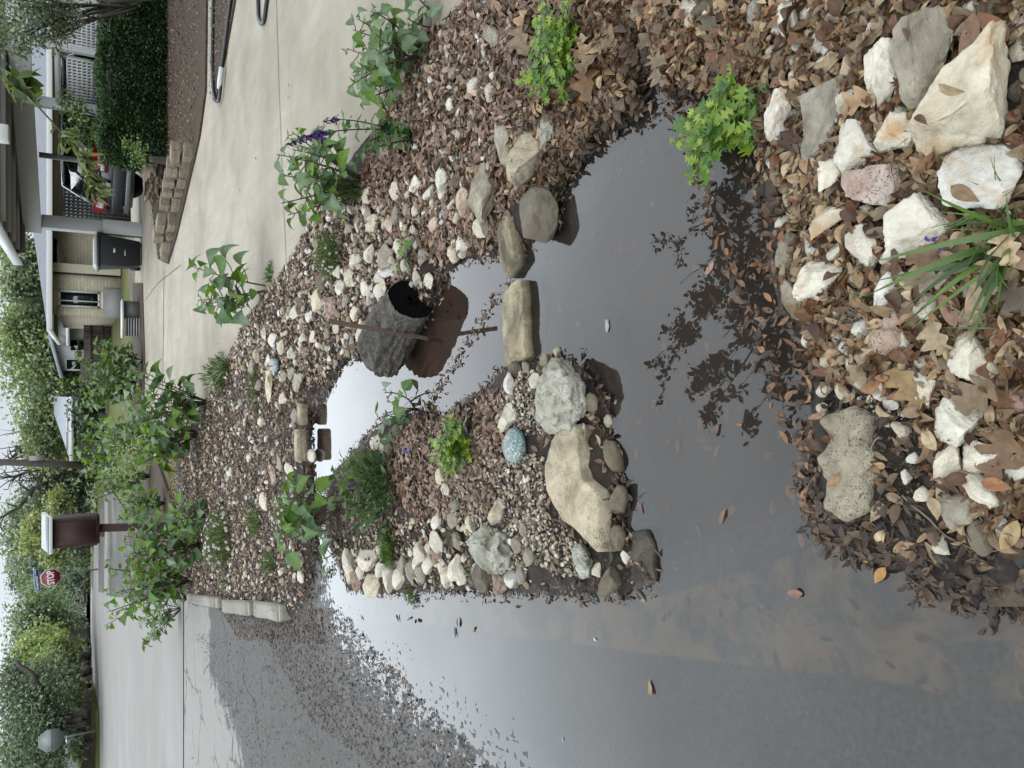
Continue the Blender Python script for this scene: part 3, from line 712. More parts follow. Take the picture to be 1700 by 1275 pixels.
slab('stone_slab', [(1048,882),(1072,880),(1084,910),(1086,965),(1060,980),(1046,960)], .014, -.04, 'mudslab', 25, 'muddy flat slab at water level on the tip of the spit', rough=.004, edge=.006)
slab('stone_slab', [(1536,935),(1600,910),(1622,930),(1626,990),(1600,998),(1545,982)], .014, -.04, 'mudslab', 26, 'brown flat slab half under water below the near bank', rough=.005, edge=.006)
slab('stone_slab', [(1628,925),(1720,915),(1730,1008),(1640,1008)], .016, -.04, 'mudslab', 27, 'brown flat slab in the corner of the near bank', rough=.004, edge=.006)
slab('stone_slab', [(884,930),(905,926),(935,940),(938,975),(900,982),(880,975)], .02, -.03, 'mudslab', 28, 'flat mud-stained stone at the street edge of the spit', rough=.004, edge=.006)
# low cut blocks on the far side of the upper pool
def px_block(x0, y0, x1, y1, hgt, dep, mat, label, name='stone_block', cat='stone block', group=None, bev=.012, z=None):
    a, b = GT(x0, y0), GT(x1, y1); zz = (a[2] + b[2]) / 2 if z is None else z; t = (b - a)[:2]; L_ = np.linalg.norm(t); t /= L_; n = np.array([-t[1], t[0]])
    if n[1] < 0: n = -n
    c = (a + b)[:2] / 2 + n * dep / 2
    v0, f0 = rock_shape(int(abs(x0 * 7 + y0)), (1, 1, 1), 4, cuts=0, rough=0)
    bm = bmesh.new(); bmesh.ops.create_cube(bm, size=1); bmesh.ops.bevel(bm, geom=bm.edges[:], offset=.06, segments=2, affect='EDGES'); bmesh.ops.subdivide_edges(bm, edges=bm.edges[:], cuts=3, use_grid_fill=True)
    bmesh.ops.triangulate(bm, faces=bm.faces[:]); bm.verts.ensure_lookup_table()
    v = np.array([q.co for q in bm.verts]) * [L_, dep, hgt]; f = np.array([[q.index for q in fa.verts] for fa in bm.faces]); bm.free()
    v = v + .05 * hgt * np.stack([fbm(v * 11 + x0, 3 + k, 3) for k in range(3)], -1)
    o = MB().add(v, f).build(name, M[mat], smooth=False); o.location = (c[0], c[1], zz + hgt * .3); o.rotation_euler[2] = atan2(t[1], t[0])
    rock_foot.append((c[0], c[1], L_ / 2, dep / 2, atan2(t[1], t[0]), zz + hgt)); return tag(o, label, cat, group)
px_block(508,712,508,765,.075,.12,'block','cut stone block at the edge of the upper pool')
px_block(512,672,508,706,.06,.13,'block','worn cut stone block beside the upper pool outlet')
# kerb stones along the street edge of the garden
K = [(486,1030,432,1022),(428,1021,378,1015),(372,1010,318,998),(314,997,300,990)]
KL = ['pale kerb stone nearest the puddle','pale kerb stone with grass growing at its end','chipped kerb stone leaning towards the road','farthest kerb stone under the leafy plant']
for (a, b, c_, d), lab in zip(K, KL): px_block(a, b, c_, d, .13, .14, 'curb', lab, 'kerb_stone', 'kerb stone', 'kerb stones edging the garden', z=.01)

# smaller rocks: twelve shapes copied as objects of their own
SMALL = [(614,420,24,28),(583,460,22,28),(609,480,20,24),(628,458,20,24),(640,450,20,18),(535,467,18,26),(612,497,16,22),(630,485,18,22),(637,474,18,18),(548,515,22,32),(527,497,22,34),(600,555,20,30),
 (747,420,26,28),(771,410,26,30),(797,380,28,34),(658,359,18,32),(681,405,22,28),(699,426,20,24),(662,410,16,24),(622,369,20,24),(740,349,18,26),(736,298,24,34),(712,318,20,20),(735,320,16,22),(760,300,18,22),(785,145,28,26),(815,60,34,26),
 (752,120,18,20),(700,330,18,16),(690,350,16,20),(708,352,16,14),(720,340,14,18),(590,432,18,20),(560,450,16,20),(566,478,16,22),(540,440,16,20),(575,500,14,20),(590,520,16,22),(562,540,18,20),(660,450,16,16),(671,440,14,18),
 (848,638,24,32),(890,634,20,24),(858,616,24,32),(930,588,18,24),(876,612,16,20),(905,600,18,24),(940,690,18,20),(1000,700,20,22),(965,715,14,24),(1005,860,14,18),(1040,925,16,20),(990,945,18,22),
 (609,927,28,34),(646,927,26,28),(645,962,26,40),(662,960,22,36),(620,970,24,34),(593,965,18,28),(576,933,22,40),(580,955,18,24),(600,948,16,22),(632,945,18,22),(630,915,16,24),(668,935,18,26),(684,948,20,26),(700,952,20,28),(712,938,20,26),(726,900,22,34),(726,925,18,22),(740,960,22,26),(755,946,30,36),(770,958,20,26),(802,957,34,42),(781,872,18,28),(761,898,18,26),(752,864,20,22),(829,967,30,34),(694,917,26,28),(694,935,18,22),(711,910,16,20),(736,940,18,24),(790,945,18,22),(850,960,22,26),(865,955,18,24),(757,840,16,20),(727,868,18,24),(741,812,16,18),(722,832,18,22),(733,790,20,24),(640,740,22,30),(626,735,18,24),(660,715,16,20),(775,880,14,18),(870,880,16,20),(860,905,18,22),(880,925,20,24),(875,795,14,16),
 (1340,21,26,32),(1308,330,20,26),(1330,450,18,22),(1420,215,22,24),(1462,205,20,26),(1500,290,24,22),(1436,350,22,20),(1575,60,24,26),(1590,420,26,24),(1545,330,18,22),(1416,455,22,26),(1440,590,24,24),(1545,560,22,26),(1580,640,26,24),(1655,600,28,26),(1600,660,24,22),(1560,690,20,24),(1500,60,22,26),(1330,120,20,28),(1420,20,20,24),(1690,560,26,28),(1650,430,22,26),(1460,655,20,18),(1320,240,20,26),(1690,150,28,30),(1570,120,18,20),(1290,102,18,46),(1350,245,40,44),(1355,315,24,34),(1693,80,32,36),(1612,13,24,32),(1640,5,28,28),(1352,373,18,24),(1393,414,40,30),(1352,406,18,42),(1311,417,28,50),(1510,490,34,28),(1536,601,34,20),(1627,685,28,30),(1534,706,28,26),(1664,722,32,28),(1669,828,22,20),(1145,12,30,28),(1168,15,46,24),(1146,45,22,34),(1050,18,24,34),(1090,-2,30,30),(1255,20,30,34),(1225,150,20,26),(1466,640,16,20),(1440,700,14,16),(1668,880,30,34),(1560,905,24,30),(1655,745,18,22),(1540,745,16,18),(1500,610,22,24),(1390,560,20,24),(1375,600,22,28),(1400,520,16,18),
 (470,660,14,18),(482,585,14,18),(468,577,16,20),(446,600,16,18),(430,590,14,20),(421,612,18,24),(486,620,14,16),(470,625,12,16),(455,565,14,20),(440,555,14,16),(505,585,14,18),(520,560,14,20),(505,560,12,16),(512,525,12,18),(500,500,14,16),(490,520,14,18),(488,690,12,20),(465,770,12,20),(452,792,12,22),(440,830,16,18),(480,780,14,16),(436,700,12,14)]
SG = 'small limestone rocks scattered round the pools'
SLAB = 'small limestone rock lying loose among dead leaves or pebbles'
proto = []
for k in range(14):
    v, f = rock_shape(300 + k, (1, 1, 1), 4, cuts=9 if k % 3 else 4, rough=.06, lo=.42, hi=.9)
    me = MB().add(v, f).mesh('rock', M[['lime', 'lime', 'cream', 'grey', 'rust', 'cream', 'lime', 'grey', 'lime', 'cream', 'lime', 'wetg', 'grey', 'cream'][k]], smooth=True); proto.append(me)
def small_rock(loc, dims, yaw, k):
    o = bpy.data.objects.new('rock', proto[k % 14]); COL.objects.link(o); o.location = loc; o.scale = dims; o.rotation_euler = (random.uniform(-.25, .25), random.uniform(-.25, .25), yaw)
    tag(o, SLAB, 'rock', SG); rock_foot.append((loc[0], loc[1], dims[0] / 2, dims[1] / 2, yaw, loc[2] + dims[2] / 2))
for i, (x, y, wx, wy) in enumerate(SMALL):
    p, dm = px_dims(x, y, wx * 1.2, wy * 1.2); c = Gz(x, y, p[2] + dm[2] * .25); zg = max(float(TZ(c[0], c[1])), -.015)
    small_rock((c[0], c[1], zg + dm[2] * .3), dm, random.uniform(-.5, .5), i * 5 + (i // 7))
def free(x, y, r, foots):
    for (a, b, l, w_, q, z) in foots:
        if (a - x) ** 2 + (b - y) ** 2 < (max(l, w_) + r) ** 2: return False
    return True
BEDC = wg([(790,-60),(774,0),(703,59),(670,153),(600,240),(530,340),(490,418),(465,455),(415,520),(385,575),(350,650),(300,730),(290,960),(470,1010),(515,990),(515,760),(540,650),(620,590),(700,540),(760,430),(820,420),(850,380),(900,180),(980,60),(980,-60)])[:, :2]
cnt = 0; tries = 0
while cnt < 62 and tries < 6000:
    tries += 1
    x, y = random.uniform(290, 860), random.uniform(0, 1000); p = GT(x, y)
    if not inpoly(np.array([p[0]]), np.array([p[1]]), BEDC)[0]: continue
    if float(LAND(np.array([p[0]]), np.array([p[1]]))[0]) < .03: continue
    dense = 1.0 if (560 < x < 800 and y > 290) or (x < 520 and y > 840) or (x<470 and 560<y<660) else .35
    if random.random() > dense: continue
    s = random.choice([.045, .055, .065, .08, .10]) * random.uniform(.8, 1.25)
    if not free(p[0], p[1], s * .35, rock_foot): continue
    dm = (s, s * random.uniform(.65, .95), s * random.uniform(.45, .75)); small_rock((p[0], p[1], p[2] + dm[2] * .25), dm, random.uniform(0, 6.28), random.randrange(14)); cnt += 1
cnt = tries = 0     # more loose stones among the near leaves
while cnt < 48 and tries < 4000:
    tries += 1
    x, y = random.uniform(1275, 1700), random.uniform(-20, 860); p = GT(x, y)
    if float(LAND(np.array([p[0]]), np.array([p[1]]))[0]) < .05: continue
    s = random.choice([.028, .035, .042, .05, .06]) * random.uniform(.8, 1.2)
    if not free(p[0], p[1], s * .45, rock_foot): continue
    dm = (s, s * random.uniform(.6, .95), s * random.uniform(.5, .8)); small_rock((p[0], p[1], p[2] + dm[2] * .35), dm, random.uniform(0, 6.28), random.choice([0, 1, 2, 5, 6, 8, 9, 10, 13])); cnt += 1
FT = np.array(rock_foot)

# gravel: uncountable, one mesh
def on_rock(X, Y, grow=1.0):
    hit = np.zeros(X.shape, bool)
    for (a, b, l, w_, q, z) in rock_foot:
        dx, dy = X - a, Y - b; u = dx * cos(q) + dy * sin(q); v = -dx * sin(q) + dy * cos(q)
        hit |= (u / (l * grow)) ** 2 + (v / (w_ * grow)) ** 2 < 1
    return hit
M['gravel'] = leafy('pebble', .9, 0.0, .3, 90, .25)
def scatter_px(n, px, margin=0.0):
    """n random world points inside a pixel outline, evenly over the ground"""
    poly = wp(px, .05); lo, hi = poly.min(0), poly.max(0); out = np.zeros((0, 2)); lo[1] = max(lo[1], .3)
    for _ in range(60):
        q = rng.uniform(lo, hi, (n * 2, 2)); q = q[inpoly(q[:, 0], q[:, 1], poly)]; q = q[LAND(q[:, 0], q[:, 1]) > margin]; out = np.concatenate([out, q])
        if len(out) >= n: break
    return out[:n]
gv, gf = ico(1)
gt = [rock_shape(500 + k, (1, rng.uniform(.6, 1), rng.uniform(.5, .9)), 2, cuts=9, rough=.16, lo=.35, hi=.8) for k in range(6)]
gb = MB()
def gravel(n, px, s0, s1, cols, lift=.3):
    q = scatter_px(n, px, .012); q = q[~on_rock(q[:, 0], q[:, 1], .8)]; n = len(q)
    if not n: return
    k = rng.integers(0, 6, n); s = s0 * .6 + (s1 * 1.25 - s0 * .6) * rng.random(n) ** 1.8; z = TZ(q[:, 0], q[:, 1])
    c = np.array(cols)[rng.integers(0, len(cols), n)] * rng.uniform(.55, 1.15, (n, 1))
    for a in range(6):
        m_ = k == a
        gb.inst(gt[a][0], gt[a][1], np.c_[q[m_], z[m_] + s[m_] * lift], rotm(rng.uniform(0, 6.28, m_.sum()), rng.uniform(-.4, .4, m_.sum()), rng.uniform(-.4, .4, m_.sum())), np.c_[s[m_], s[m_] * .8, s[m_] * .75], c[m_])
PALE = [q * 1.35 for q in (S(212, 202, 182), S(200, 186, 160), S(186, 168, 140), S(220, 216, 206), S(160, 142, 118), S(206, 196, 178))]
WARM = [q * 1.25 for q in (S(206, 192, 168), S(190, 174, 148), S(168, 150, 124), S(220, 212, 196), S(142, 126, 106), S(198, 186, 164), S(112, 98, 82), S(176, 170, 160))]
BRN = PALE + [S(140, 112, 86), S(116, 96, 78), S(160, 130, 98)]
gravel(3600, [(745,740),(800,720),(905,760),(920,860),(960,900),(960,960),(860,950),(800,880),(740,860)], .009, .020, WARM)
gravel(900, [(835,615),(905,610),(905,720),(840,730)], .008, .018, WARM)
gravel(1500, [(600,720),(740,700),(740,960),(600,960)], .009, .018, BRN)
gravel(900, [(1400,-20),(1510,-20),(1500,65),(1410,60)], .006, .012, PALE)
gravel(300, [(1660,30),(1720,30),(1720,140),(1660,150)], .007, .014, PALE)
gravel(500, [(1380,560),(1500,560),(1500,700),(1420,720)], .006, .014, BRN)
gravel(3000, [(700,-40),(820,-40),(830,240),(800,300),(720,260)], .010, .02, BRN)
gravel(260, [(1100,-700),(1800,-700),(1800,-40),(1100,-40)], .02, .05, PALE)
gravel(500, [(800,-700),(1060,-700),(1000,-40),(780,-40)], .015, .045, PALE)
gravel(1500, [(450,380),(640,300),(820,300),(830,410),(720,480),(600,580),(520,640),(380,610)], .028, .055, PALE)
gravel(1500, [(300,720),(380,600),(500,620),(515,700),(515,980),(480,1020),(310,990)], .03, .06, PALE)
gravel(520, [(690,-40),(830,-40),(840,240),(800,320),(700,280),(640,200)], .02, .042, PALE)
gravel(420, [(560,960),(560,900),(740,850),(860,880),(900,975),(700,980)], .018, .036, PALE + [S(150,136,112)])
gravel(420, [(1140,-40),(1700,-40),(1720,800),(1560,700),(1380,600),(1290,420),(1260,250)], .012, .032, PALE)
gravel(1500, [(1345,640),(1480,640),(1600,760),(1720,880),(1720,1005),(1540,985),(1400,900)], .004, .012, [S(70,60,50), S(96,82,64), S(120,104,82), S(50,44,38)])
gravel(4200, [(450,380),(640,300),(820,300),(830,410),(720,480),(600,580),(520,640),(380,610)], .012, .03, BRN)
gravel(3200, [(300,720),(380,600),(500,620),(515,700),(515,980),(480,1020),(310,990)], .014, .034, BRN)
tag(gb.build('gravel', M['gravel'], smooth=False), kind='stuff')
# ------------------------------------------------------------------ dead leaves
def strip_leaf(rows, wf, fold=.12, bend=.25, cols=3, twist=0):
    t = np.linspace(0, 1, rows); w = np.array([wf(q) for q in t]); ang = bend * (t - .35) * 2; dx = 1 / (rows - 1)
    x = np.concatenate([[0], np.cumsum(np.cos(ang[:-1]) * dx)]); z = np.concatenate([[0], np.cumsum(np.sin(ang[:-1]) * dx)]); z = z - z.min()
    V = []
    for i in range(rows):
        for s in np.linspace(-1, 1, cols): V.append((x[i] - .5, s * w[i] * cos(twist * t[i]), z[i] + abs(s) * w[i] * fold + s * w[i] * sin(twist * t[i])))
    F_ = [[i * cols + j, (i + 1) * cols + j, (i + 1) * cols + j + 1, i * cols + j + 1] for i in range(rows - 1) for j in range(cols - 1)]
    return np.array(V), np.array(F_)
ell = lambda t: max(.012, .19 * sin(pi * t ** .85) ** .75) if t < .999 else .004
nar = lambda t: max(.01, .13 * sin(pi * t ** .9) ** .8) if t < .999 else .004
obo = lambda t: max(.015, .24 * sin(pi * t ** 1.4) ** .7) if t < .999 else .01
lob = lambda t: .03 if t < .08 else max(.02, (.13 + .20 * abs(sin(3.4 * pi * t + .4)) ** 1.5) * sin(pi * min(1, t * .94 + .03)) ** .6)
NEAR_T = [strip_leaf(9, f, fo, be, 5, tw) for f, fo, be, tw in ((ell, .15, .5, .2), (ell, .5, -.6, 0), (nar, .3, .8, .5), (ell, .1, .15, -.3), (obo, .25, .6, .2), (ell, 1.1, 1.3, .4), (obo, .8, -1.1, .5), (nar, .6, 1.5, .8), (nar, .15, -.4, -.4), (obo, .4, -.3, .1))]
LOB_T = [strip_leaf(21, lob, fo, be, 3, tw) for fo, be, tw in ((.45, .8, .35), (.6, -1.0, .5))]
FAR_T = [strip_leaf(5, f, fo, be, 3, tw) for f, fo, be, tw in ((ell, .2, .6, .2), (ell, .5, -.6, 0), (nar, .3, .8, .4), (obo, .3, .4, -.3))]
def _sh(rows, cols, mid, rim): 
    a = np.ones((rows, cols)); a[:, cols // 2] = mid; a[:, 0] *= rim; a[:, -1] *= rim; a[0] *= .75; a[-1] *= .7; return a.ravel() * (1 + .06 * (np.arange(rows * cols) // cols % 2))
SHADE[45] = _sh(9, 5, .78, .88); SHADE[85] = _sh(17, 5, 1.25, .95); SHADE[63] = _sh(21, 3, .8, 1.0)
LC = [S(178, 148, 114), S(156, 126, 96), S(196, 168, 134), S(134, 98, 66), S(160, 116, 78), S(186, 160, 128), S(104, 72, 48), S(150, 130, 106), S(176, 142, 104), S(206, 182, 148), S(122, 80, 48)]
LC = [q * np.array([1.32, 1.28, 1.18]) for q in LC]
LCF = [S(150, 122, 102), S(134, 106, 88), S(166, 138, 118), S(118, 92, 76), S(158, 118, 98), S(142, 120, 104), S(104, 84, 72), S(178, 152, 132)]
LCF = [q * np.array([1.18, 1.18, 1.08]) for q in LCF]
LCW = [S(104, 80, 58), S(84, 64, 48), S(120, 92, 66), S(72, 58, 46)]
lt = MB()
def litter(q, T, s0, s1, cols, pile, tilt):
    gain = 1.25 if T is FAR_T else 1.0
    n = len(q)
    if not n: return
    hit = on_rock(q[:, 0], q[:, 1], .80); keep = ~hit | (rng.random(n) < .004); q = q[keep]; hit = hit[keep]; n = len(q)
    z = TZ(q[:, 0], q[:, 1]); ok = z < 2; q, z, hit = q[ok], z[ok], hit[ok]; n = len(q)
    L_ = rng.uniform(s0, s1, n) * rng.uniform(.75, 1.2, n); k = rng.integers(0, len(T), n)
    c = np.array(cols)[rng.integers(0, len(cols), n)] * (.38 + .72 * rng.random((n, 1)) ** .8) * gain
    low = z < .013; c[low] = np.array(LCW)[rng.integers(0, 4, low.sum())] * rng.uniform(.7, 1.1, (low.sum(), 1))
    zz = np.maximum(z, .001) + rng.random(n) ** 1.6 * pile
    for (a, b, l, w_, yq, tz) in rock_foot:
        dx, dy = q[:, 0] - a, q[:, 1] - b; u = dx * cos(yq) + dy * sin(yq); v = -dx * sin(yq) + dy * cos(yq); ins = (u / l) ** 2 + (v / w_) ** 2
        zz = np.where(ins < .64, np.maximum(zz, tz + .002), zz)
    for a in range(len(T)):
        m_ = k == a; m2 = m_.sum()
        if m2: lt.inst(T[a][0], T[a][1], np.c_[q[m_], zz[m_]], rotm(rng.uniform(0, 6.28, m2), rng.normal(0, tilt, m2), rng.normal(0, tilt * 1.3, m2)), L_[m_], c[m_])
NB = [(1060,-60),(1120,150),(1235,190),(1262,300),(1290,440),(1310,500),(1345,600),(1370,640),(1470,640),(1530,690),(1600,900),(1800,900),(1800,-60)]
q = scatter_px(9800, NB, .01); litter(q, NEAR_T, .026, .052, LC, .024, .36)
q = scatter_px(46, NB, .03); litter(q, LOB_T, .075, .115, LC, .03, .25)
q = scatter_px(230, [(1350,640),(1470,620),(1560,680),(1720,760),(1720,1005),(1560,990),(1400,900)], .005); litter(q, NEAR_T, .035, .055, LC + LCW * 3, .008, .2)
q = scatter_px(7000, [(860,180),(1000,0),(1120,-40),(1130,150),(1080,190),(1000,240),(960,280),(930,330),(850,330),(840,240)], .004); litter(q, NEAR_T, .034, .06, LCF + LC, .02, .3)
q = scatter_px(60, [(880,20),(1120,-20),(1120,120),(900,180)], .03); litter(q, LOB_T, .08, .12, LC, .03, .25)
q = scatter_px(2600, [(700,690),(835,640),(850,720),(820,860),(700,860),(640,800),(600,760)], .006); litter(q, FAR_T, .030, .05, LCF, .018, .3)
q = scatter_px(1500, [(545,800),(640,720),(740,840),(820,930),(820,985),(560,980)], .004); litter(q, FAR_T, .026, .045, LCF + LCW, .014, .3)
q = scatter_px(700, [(830,610),(905,600),(1010,660),(1030,850),(1040,960),(930,980),(850,900),(900,700)], .0); litter(q, FAR_T, .026, .048, LCF + LCW * 2, .010, .3)
q = scatter_px(11000, [(690,-60),(1000,-60),(900,200),(850,300),(840,400),(760,430),(690,430),(600,300),(640,200)], .004); litter(q, FAR_T, .032, .06, LCF, .022, .35)
q = scatter_px(7500, [(450,380),(640,300),(700,420),(820,410),(740,460),(690,550),(600,590),(540,650),(380,620)], .004); litter(q, FAR_T, .030, .055, LCF, .02, .35)
q = scatter_px(17000, [(290,740),(380,600),(500,610),(535,650),(515,760),(518,985),(480,1025),(300,988)], .004); litter(q, FAR_T, .030, .058, LCF, .02, .35)
q = scatter_px(5200, [(1060,-760),(1060,-50),(1800,-50),(1800,-760)], .01); litter(q, NEAR_T, .028, .054, LC, .024, .36)
q = scatter_px(5200, [(800,-760),(690,-60),(1060,-50),(1080,-760)], .01); litter(q, FAR_T, .032, .058, LCF, .022, .35)
# leaf crumbs blown over the dry edge of the street
def road_scatter(n, px, s0, s1, cols, T):
    poly = wp(px, .02); lo, hi = poly.min(0), poly.max(0); q = rng.uniform(lo, hi, (n * 4, 2)); q = q[inpoly(q[:, 0], q[:, 1], poly) & (LAND(q[:, 0], q[:, 1]) < 0)][:n]; z = TZ(q[:, 0], q[:, 1]); q = q[z > -.006]; z = z[z > -.006]
    n = len(q); k = rng.integers(0, len(T), n); L_ = rng.uniform(s0, s1, n); c = np.array(cols)[rng.integers(0, len(cols), n)] * rng.uniform(.52, 1.0, (n, 1))
    for a in range(len(T)):
        m_ = k == a; m2 = m_.sum(); lt.inst(T[a][0], T[a][1], np.c_[q[m_], np.maximum(z[m_], 0) + .002], rotm(rng.uniform(0, 6.28, m2), rng.normal(0, .15, m2), rng.normal(0, .3, m2)), L_[m_], c[m_])
road_scatter(4600, [(420,1010),(560,1010),(640,1100),(820,1290),(640,1290),(520,1200)], .012, .03, LCF + LCW * 3, FAR_T)
road_scatter(2600, [(370,1010),(530,1010),(540,1070),(400,1060)], .015, .04, LCF + LCW, FAR_T)
road_scatter(1500, [(330,1050),(500,1050),(640,1290),(420,1290)], .012, .035, LCF + LCW * 2, FAR_T)
# sodden leaves along every water line, and sunken ones on the bottom
def shore(n, px, spread, s0, s1, cols, T=FAR_T):
    poly = wp(px); e = np.roll(poly, -1, 0) - poly; Ls = np.linalg.norm(e, axis=1); k = rng.choice(len(poly), n, p=Ls / Ls.sum()); q = poly[k] + e[k] * rng.random(n)[:, None] + rng.normal(0, spread, (n, 2)); q = q[(q[:, 1] > .5) & (q[:, 1] < 8)]; z = TZ(q[:, 0], q[:, 1]); ok = z < .05; q, z = q[ok], np.maximum(z[ok], -.004); n = len(q)
    kk = rng.integers(0, len(T), n); L_ = rng.uniform(s0, s1, n); c = np.array(cols)[rng.integers(0, len(cols), n)] * rng.uniform(.6, 1.2, (n, 1))
    for a in range(len(T)):
        m_ = kk == a; m2 = m_.sum(); lt.inst(T[a][0], T[a][1], np.c_[q[m_], z[m_] + rng.random(m2) * .012], rotm(rng.uniform(0, 6.28, m2), rng.normal(0, .3, m2), rng.normal(0, .4, m2)), L_[m_], c[m_])
shore(1500, A_px, .018, .012, .036, LCW + LCF[:2]); shore(420, B_px[14:-2], .02, .012, .04, LCW); shore(600, B_px[2:16], .020, .014, .045, LCW + LC[3:5]); shore(1600, C_px[1:26], .022, .014, .04, LCW + LCF[:3])
def sunken(n, px, s0, s1, cols, T=NEAR_T):
    poly = wp(px); lo, hi = poly.min(0), poly.max(0); q = rng.uniform(lo, hi, (n * 4, 2)); q = q[inpoly(q[:, 0], q[:, 1], poly)]; z = TZ(q[:, 0], q[:, 1]); ok = z < -.012; q, z = q[ok][:n], z[ok][:n]; n = len(q); kk = rng.integers(0, len(T), n); L_ = rng.uniform(s0, s1, n); c = np.array(cols)[rng.integers(0, len(cols), n)] * rng.uniform(.7, 1.4, (n, 1))
    for a in range(len(T)):
        m_ = kk == a; m2 = m_.sum(); v = T[a][0] * [1, 1, .12]; lt.inst(v, T[a][1], np.c_[q[m_], z[m_] + .0015], rotm(rng.uniform(0, 6.28, m2)), L_[m_], c[m_])
SUNK = [S(120,80,52), S(140,98,68), S(96,64,40), S(150,112,80), S(70,48,32)]
sunken(150, PD_px, .03, .06, SUNK); sunken(160, UP_px, .03, .06, SUNK); sunken(70, [(1090,890),(1350,830),(1450,950),(1700,1020),(1700,1180),(1100,1080)], .025, .05, SUNK)
# a few blown leaves on the drive, chips and leaf bits on the planting beds
def on_sheet(n, px, dz, s0, s1, cols, T=FAR_T, tilt=.3):
    poly = wg(px)[:, :2]; lo, hi = poly.min(0), poly.max(0); q = rng.uniform(lo, hi, (n * 6, 2)); q = q[inpoly(q[:, 0], q[:, 1], poly)][:n]; n = len(q); kk = rng.integers(0, len(T), n); L_ = rng.uniform(s0, s1, n); c = np.array(cols)[rng.integers(0, len(cols), n)] * rng.uniform(.7, 1.3, (n, 1))
    for a in range(len(T)):
        m_ = kk == a; m2 = m_.sum(); lt.inst(T[a][0], T[a][1], np.c_[q[m_], H(q[m_][:, 1]) + dz + rng.random(m2) * .02], rotm(rng.uniform(0, 6.28, m2), rng.normal(0, tilt, m2), rng.normal(0, tilt, m2)), L_[m_], c[m_])
on_sheet(110, DRV_px, .013, .02, .05, LCF, tilt=.1)
on_sheet(5200, [(340,-60),(338,150),(329,225),(320,262),(292,388),(278,434),(264,425),(252,330),(250,235),(250,-60)], .052, .02, .06, LCF + LCW, tilt=.4)
on_sheet(900, [(353,-40),(353,60),(354,166),(357,166),(369,110),(398,-40)], .032, .015, .04, LCF + LCW, tilt=.4)
tag(lt.build('dead_leaves', M['leaf_dead'], smooth=True), kind='stuff')

# leaves afloat: things of their own
FL = [(1008,540,'pale silver leaf'),(1178,446,'pink-brown leaf'),(1229,705,'small orange leaf'),(1064,990,'long tan leaf'),(1080,1143,'tan leaf'),(1462,955,'orange-tan leaf'),(1480,945,'dark red-brown curled leaf'),(1433,928,'yellow leaf'),(1063,842,'brown leaf'),(1200,858,'brown leaf'),(1386,722,'red-brown leaf'),(988,1062,'white petal'),(934,1228,'white petal'),(545,655,'brown leaf'),(680,1027,'brown leaf'),(694,1032,'dark curled leaf'),(661,1026,'dark leaf'),(761,1033,'brown leaf'),(786,1045,'tan leaf'),(574,1030,'dark leaf'),(600,1026,'brown leaf'),(1390,640,'tan leaf'),(1188,715,'sunken brown leaf'),(1320,985,'brown leaf'),(810,360,'grey twig leaf'),(756,1050,'dark leaf')]
HOW = {1008:'floating in the middle of the big pond',1178:'floating before the dark tree reflection',1229:'floating alone near the tip of the tree reflection',1064:'floating at the tip of the spit',1080:'floating far out on the street water',1462:'stranded by the brown flat slab',1480:'standing out of the water by the brown flat slab',1433:'floating off the muddy bank',1063:'floating below the flat rock slab',1200:'floating in the pond below the spit',1386:'lying at the water edge on the near bank',988:'floating on the open street water',934:'floating on the far street water',545:'floating in the upper pool beside the bank',680:'floating off the rocky street edge',694:'sticking up from the street water',661:'floating beside the rocky street edge',761:'floating off the knobbly limestone',786:'drifting on the gutter line',574:'floating at the narrow channel mouth',600:'floating near the narrow channel mouth',1390:'lying at the pond edge by the dark mud',1188:'just under the surface of the pond',1320:'drifting over the silty gutter',810:'floating between bank and dam',756:'floating beside the drifting tan leaf'}
fcol = {'pale':S(196,190,186),'pink':S(186,140,124),'small':S(190,120,70),'long':S(186,156,100),'tan':S(186,150,106),'orange':S(204,150,84),'dark':S(64,44,38),'yellow':S(206,200,70),'brown':S(150,112,92),'red':S(150,84,62),'white':S(240,240,236),'sunken':S(120,96,84),'grey':S(110,100,92)}
for i, (x, y, lab) in enumerate(FL):
    p = Gz(x, y, .003); tv, tf = NEAR_T[(0, 3, 2, 8, 4, 9)[i % 6] if 'curl' not in lab else 5]; s = .017 if 'petal' in lab else (.026 if 'small' in lab or 'yellow' in lab else .046)
    if p[1] > 3: s *= 1.1
    tilt = .5 if 'standing' in HOW[x] or 'sticking' in HOW[x] else .03
    v = tv * s @ rotm(i * 2.4, tilt, .05).T; v[:, 2] = v[:, 2] * .7 + (.002 if tilt < .1 else .006)
    o = MB().add(v, tf, fcol[lab.split()[0].split('-')[0]]).build('floating_leaf' if 'petal' not in lab else 'floating_petal', M['leaf_dead'], smooth=True); o.location = (p[0], p[1], 0.001)
    tag(o, lab + ' ' + HOW[x], 'leaf')
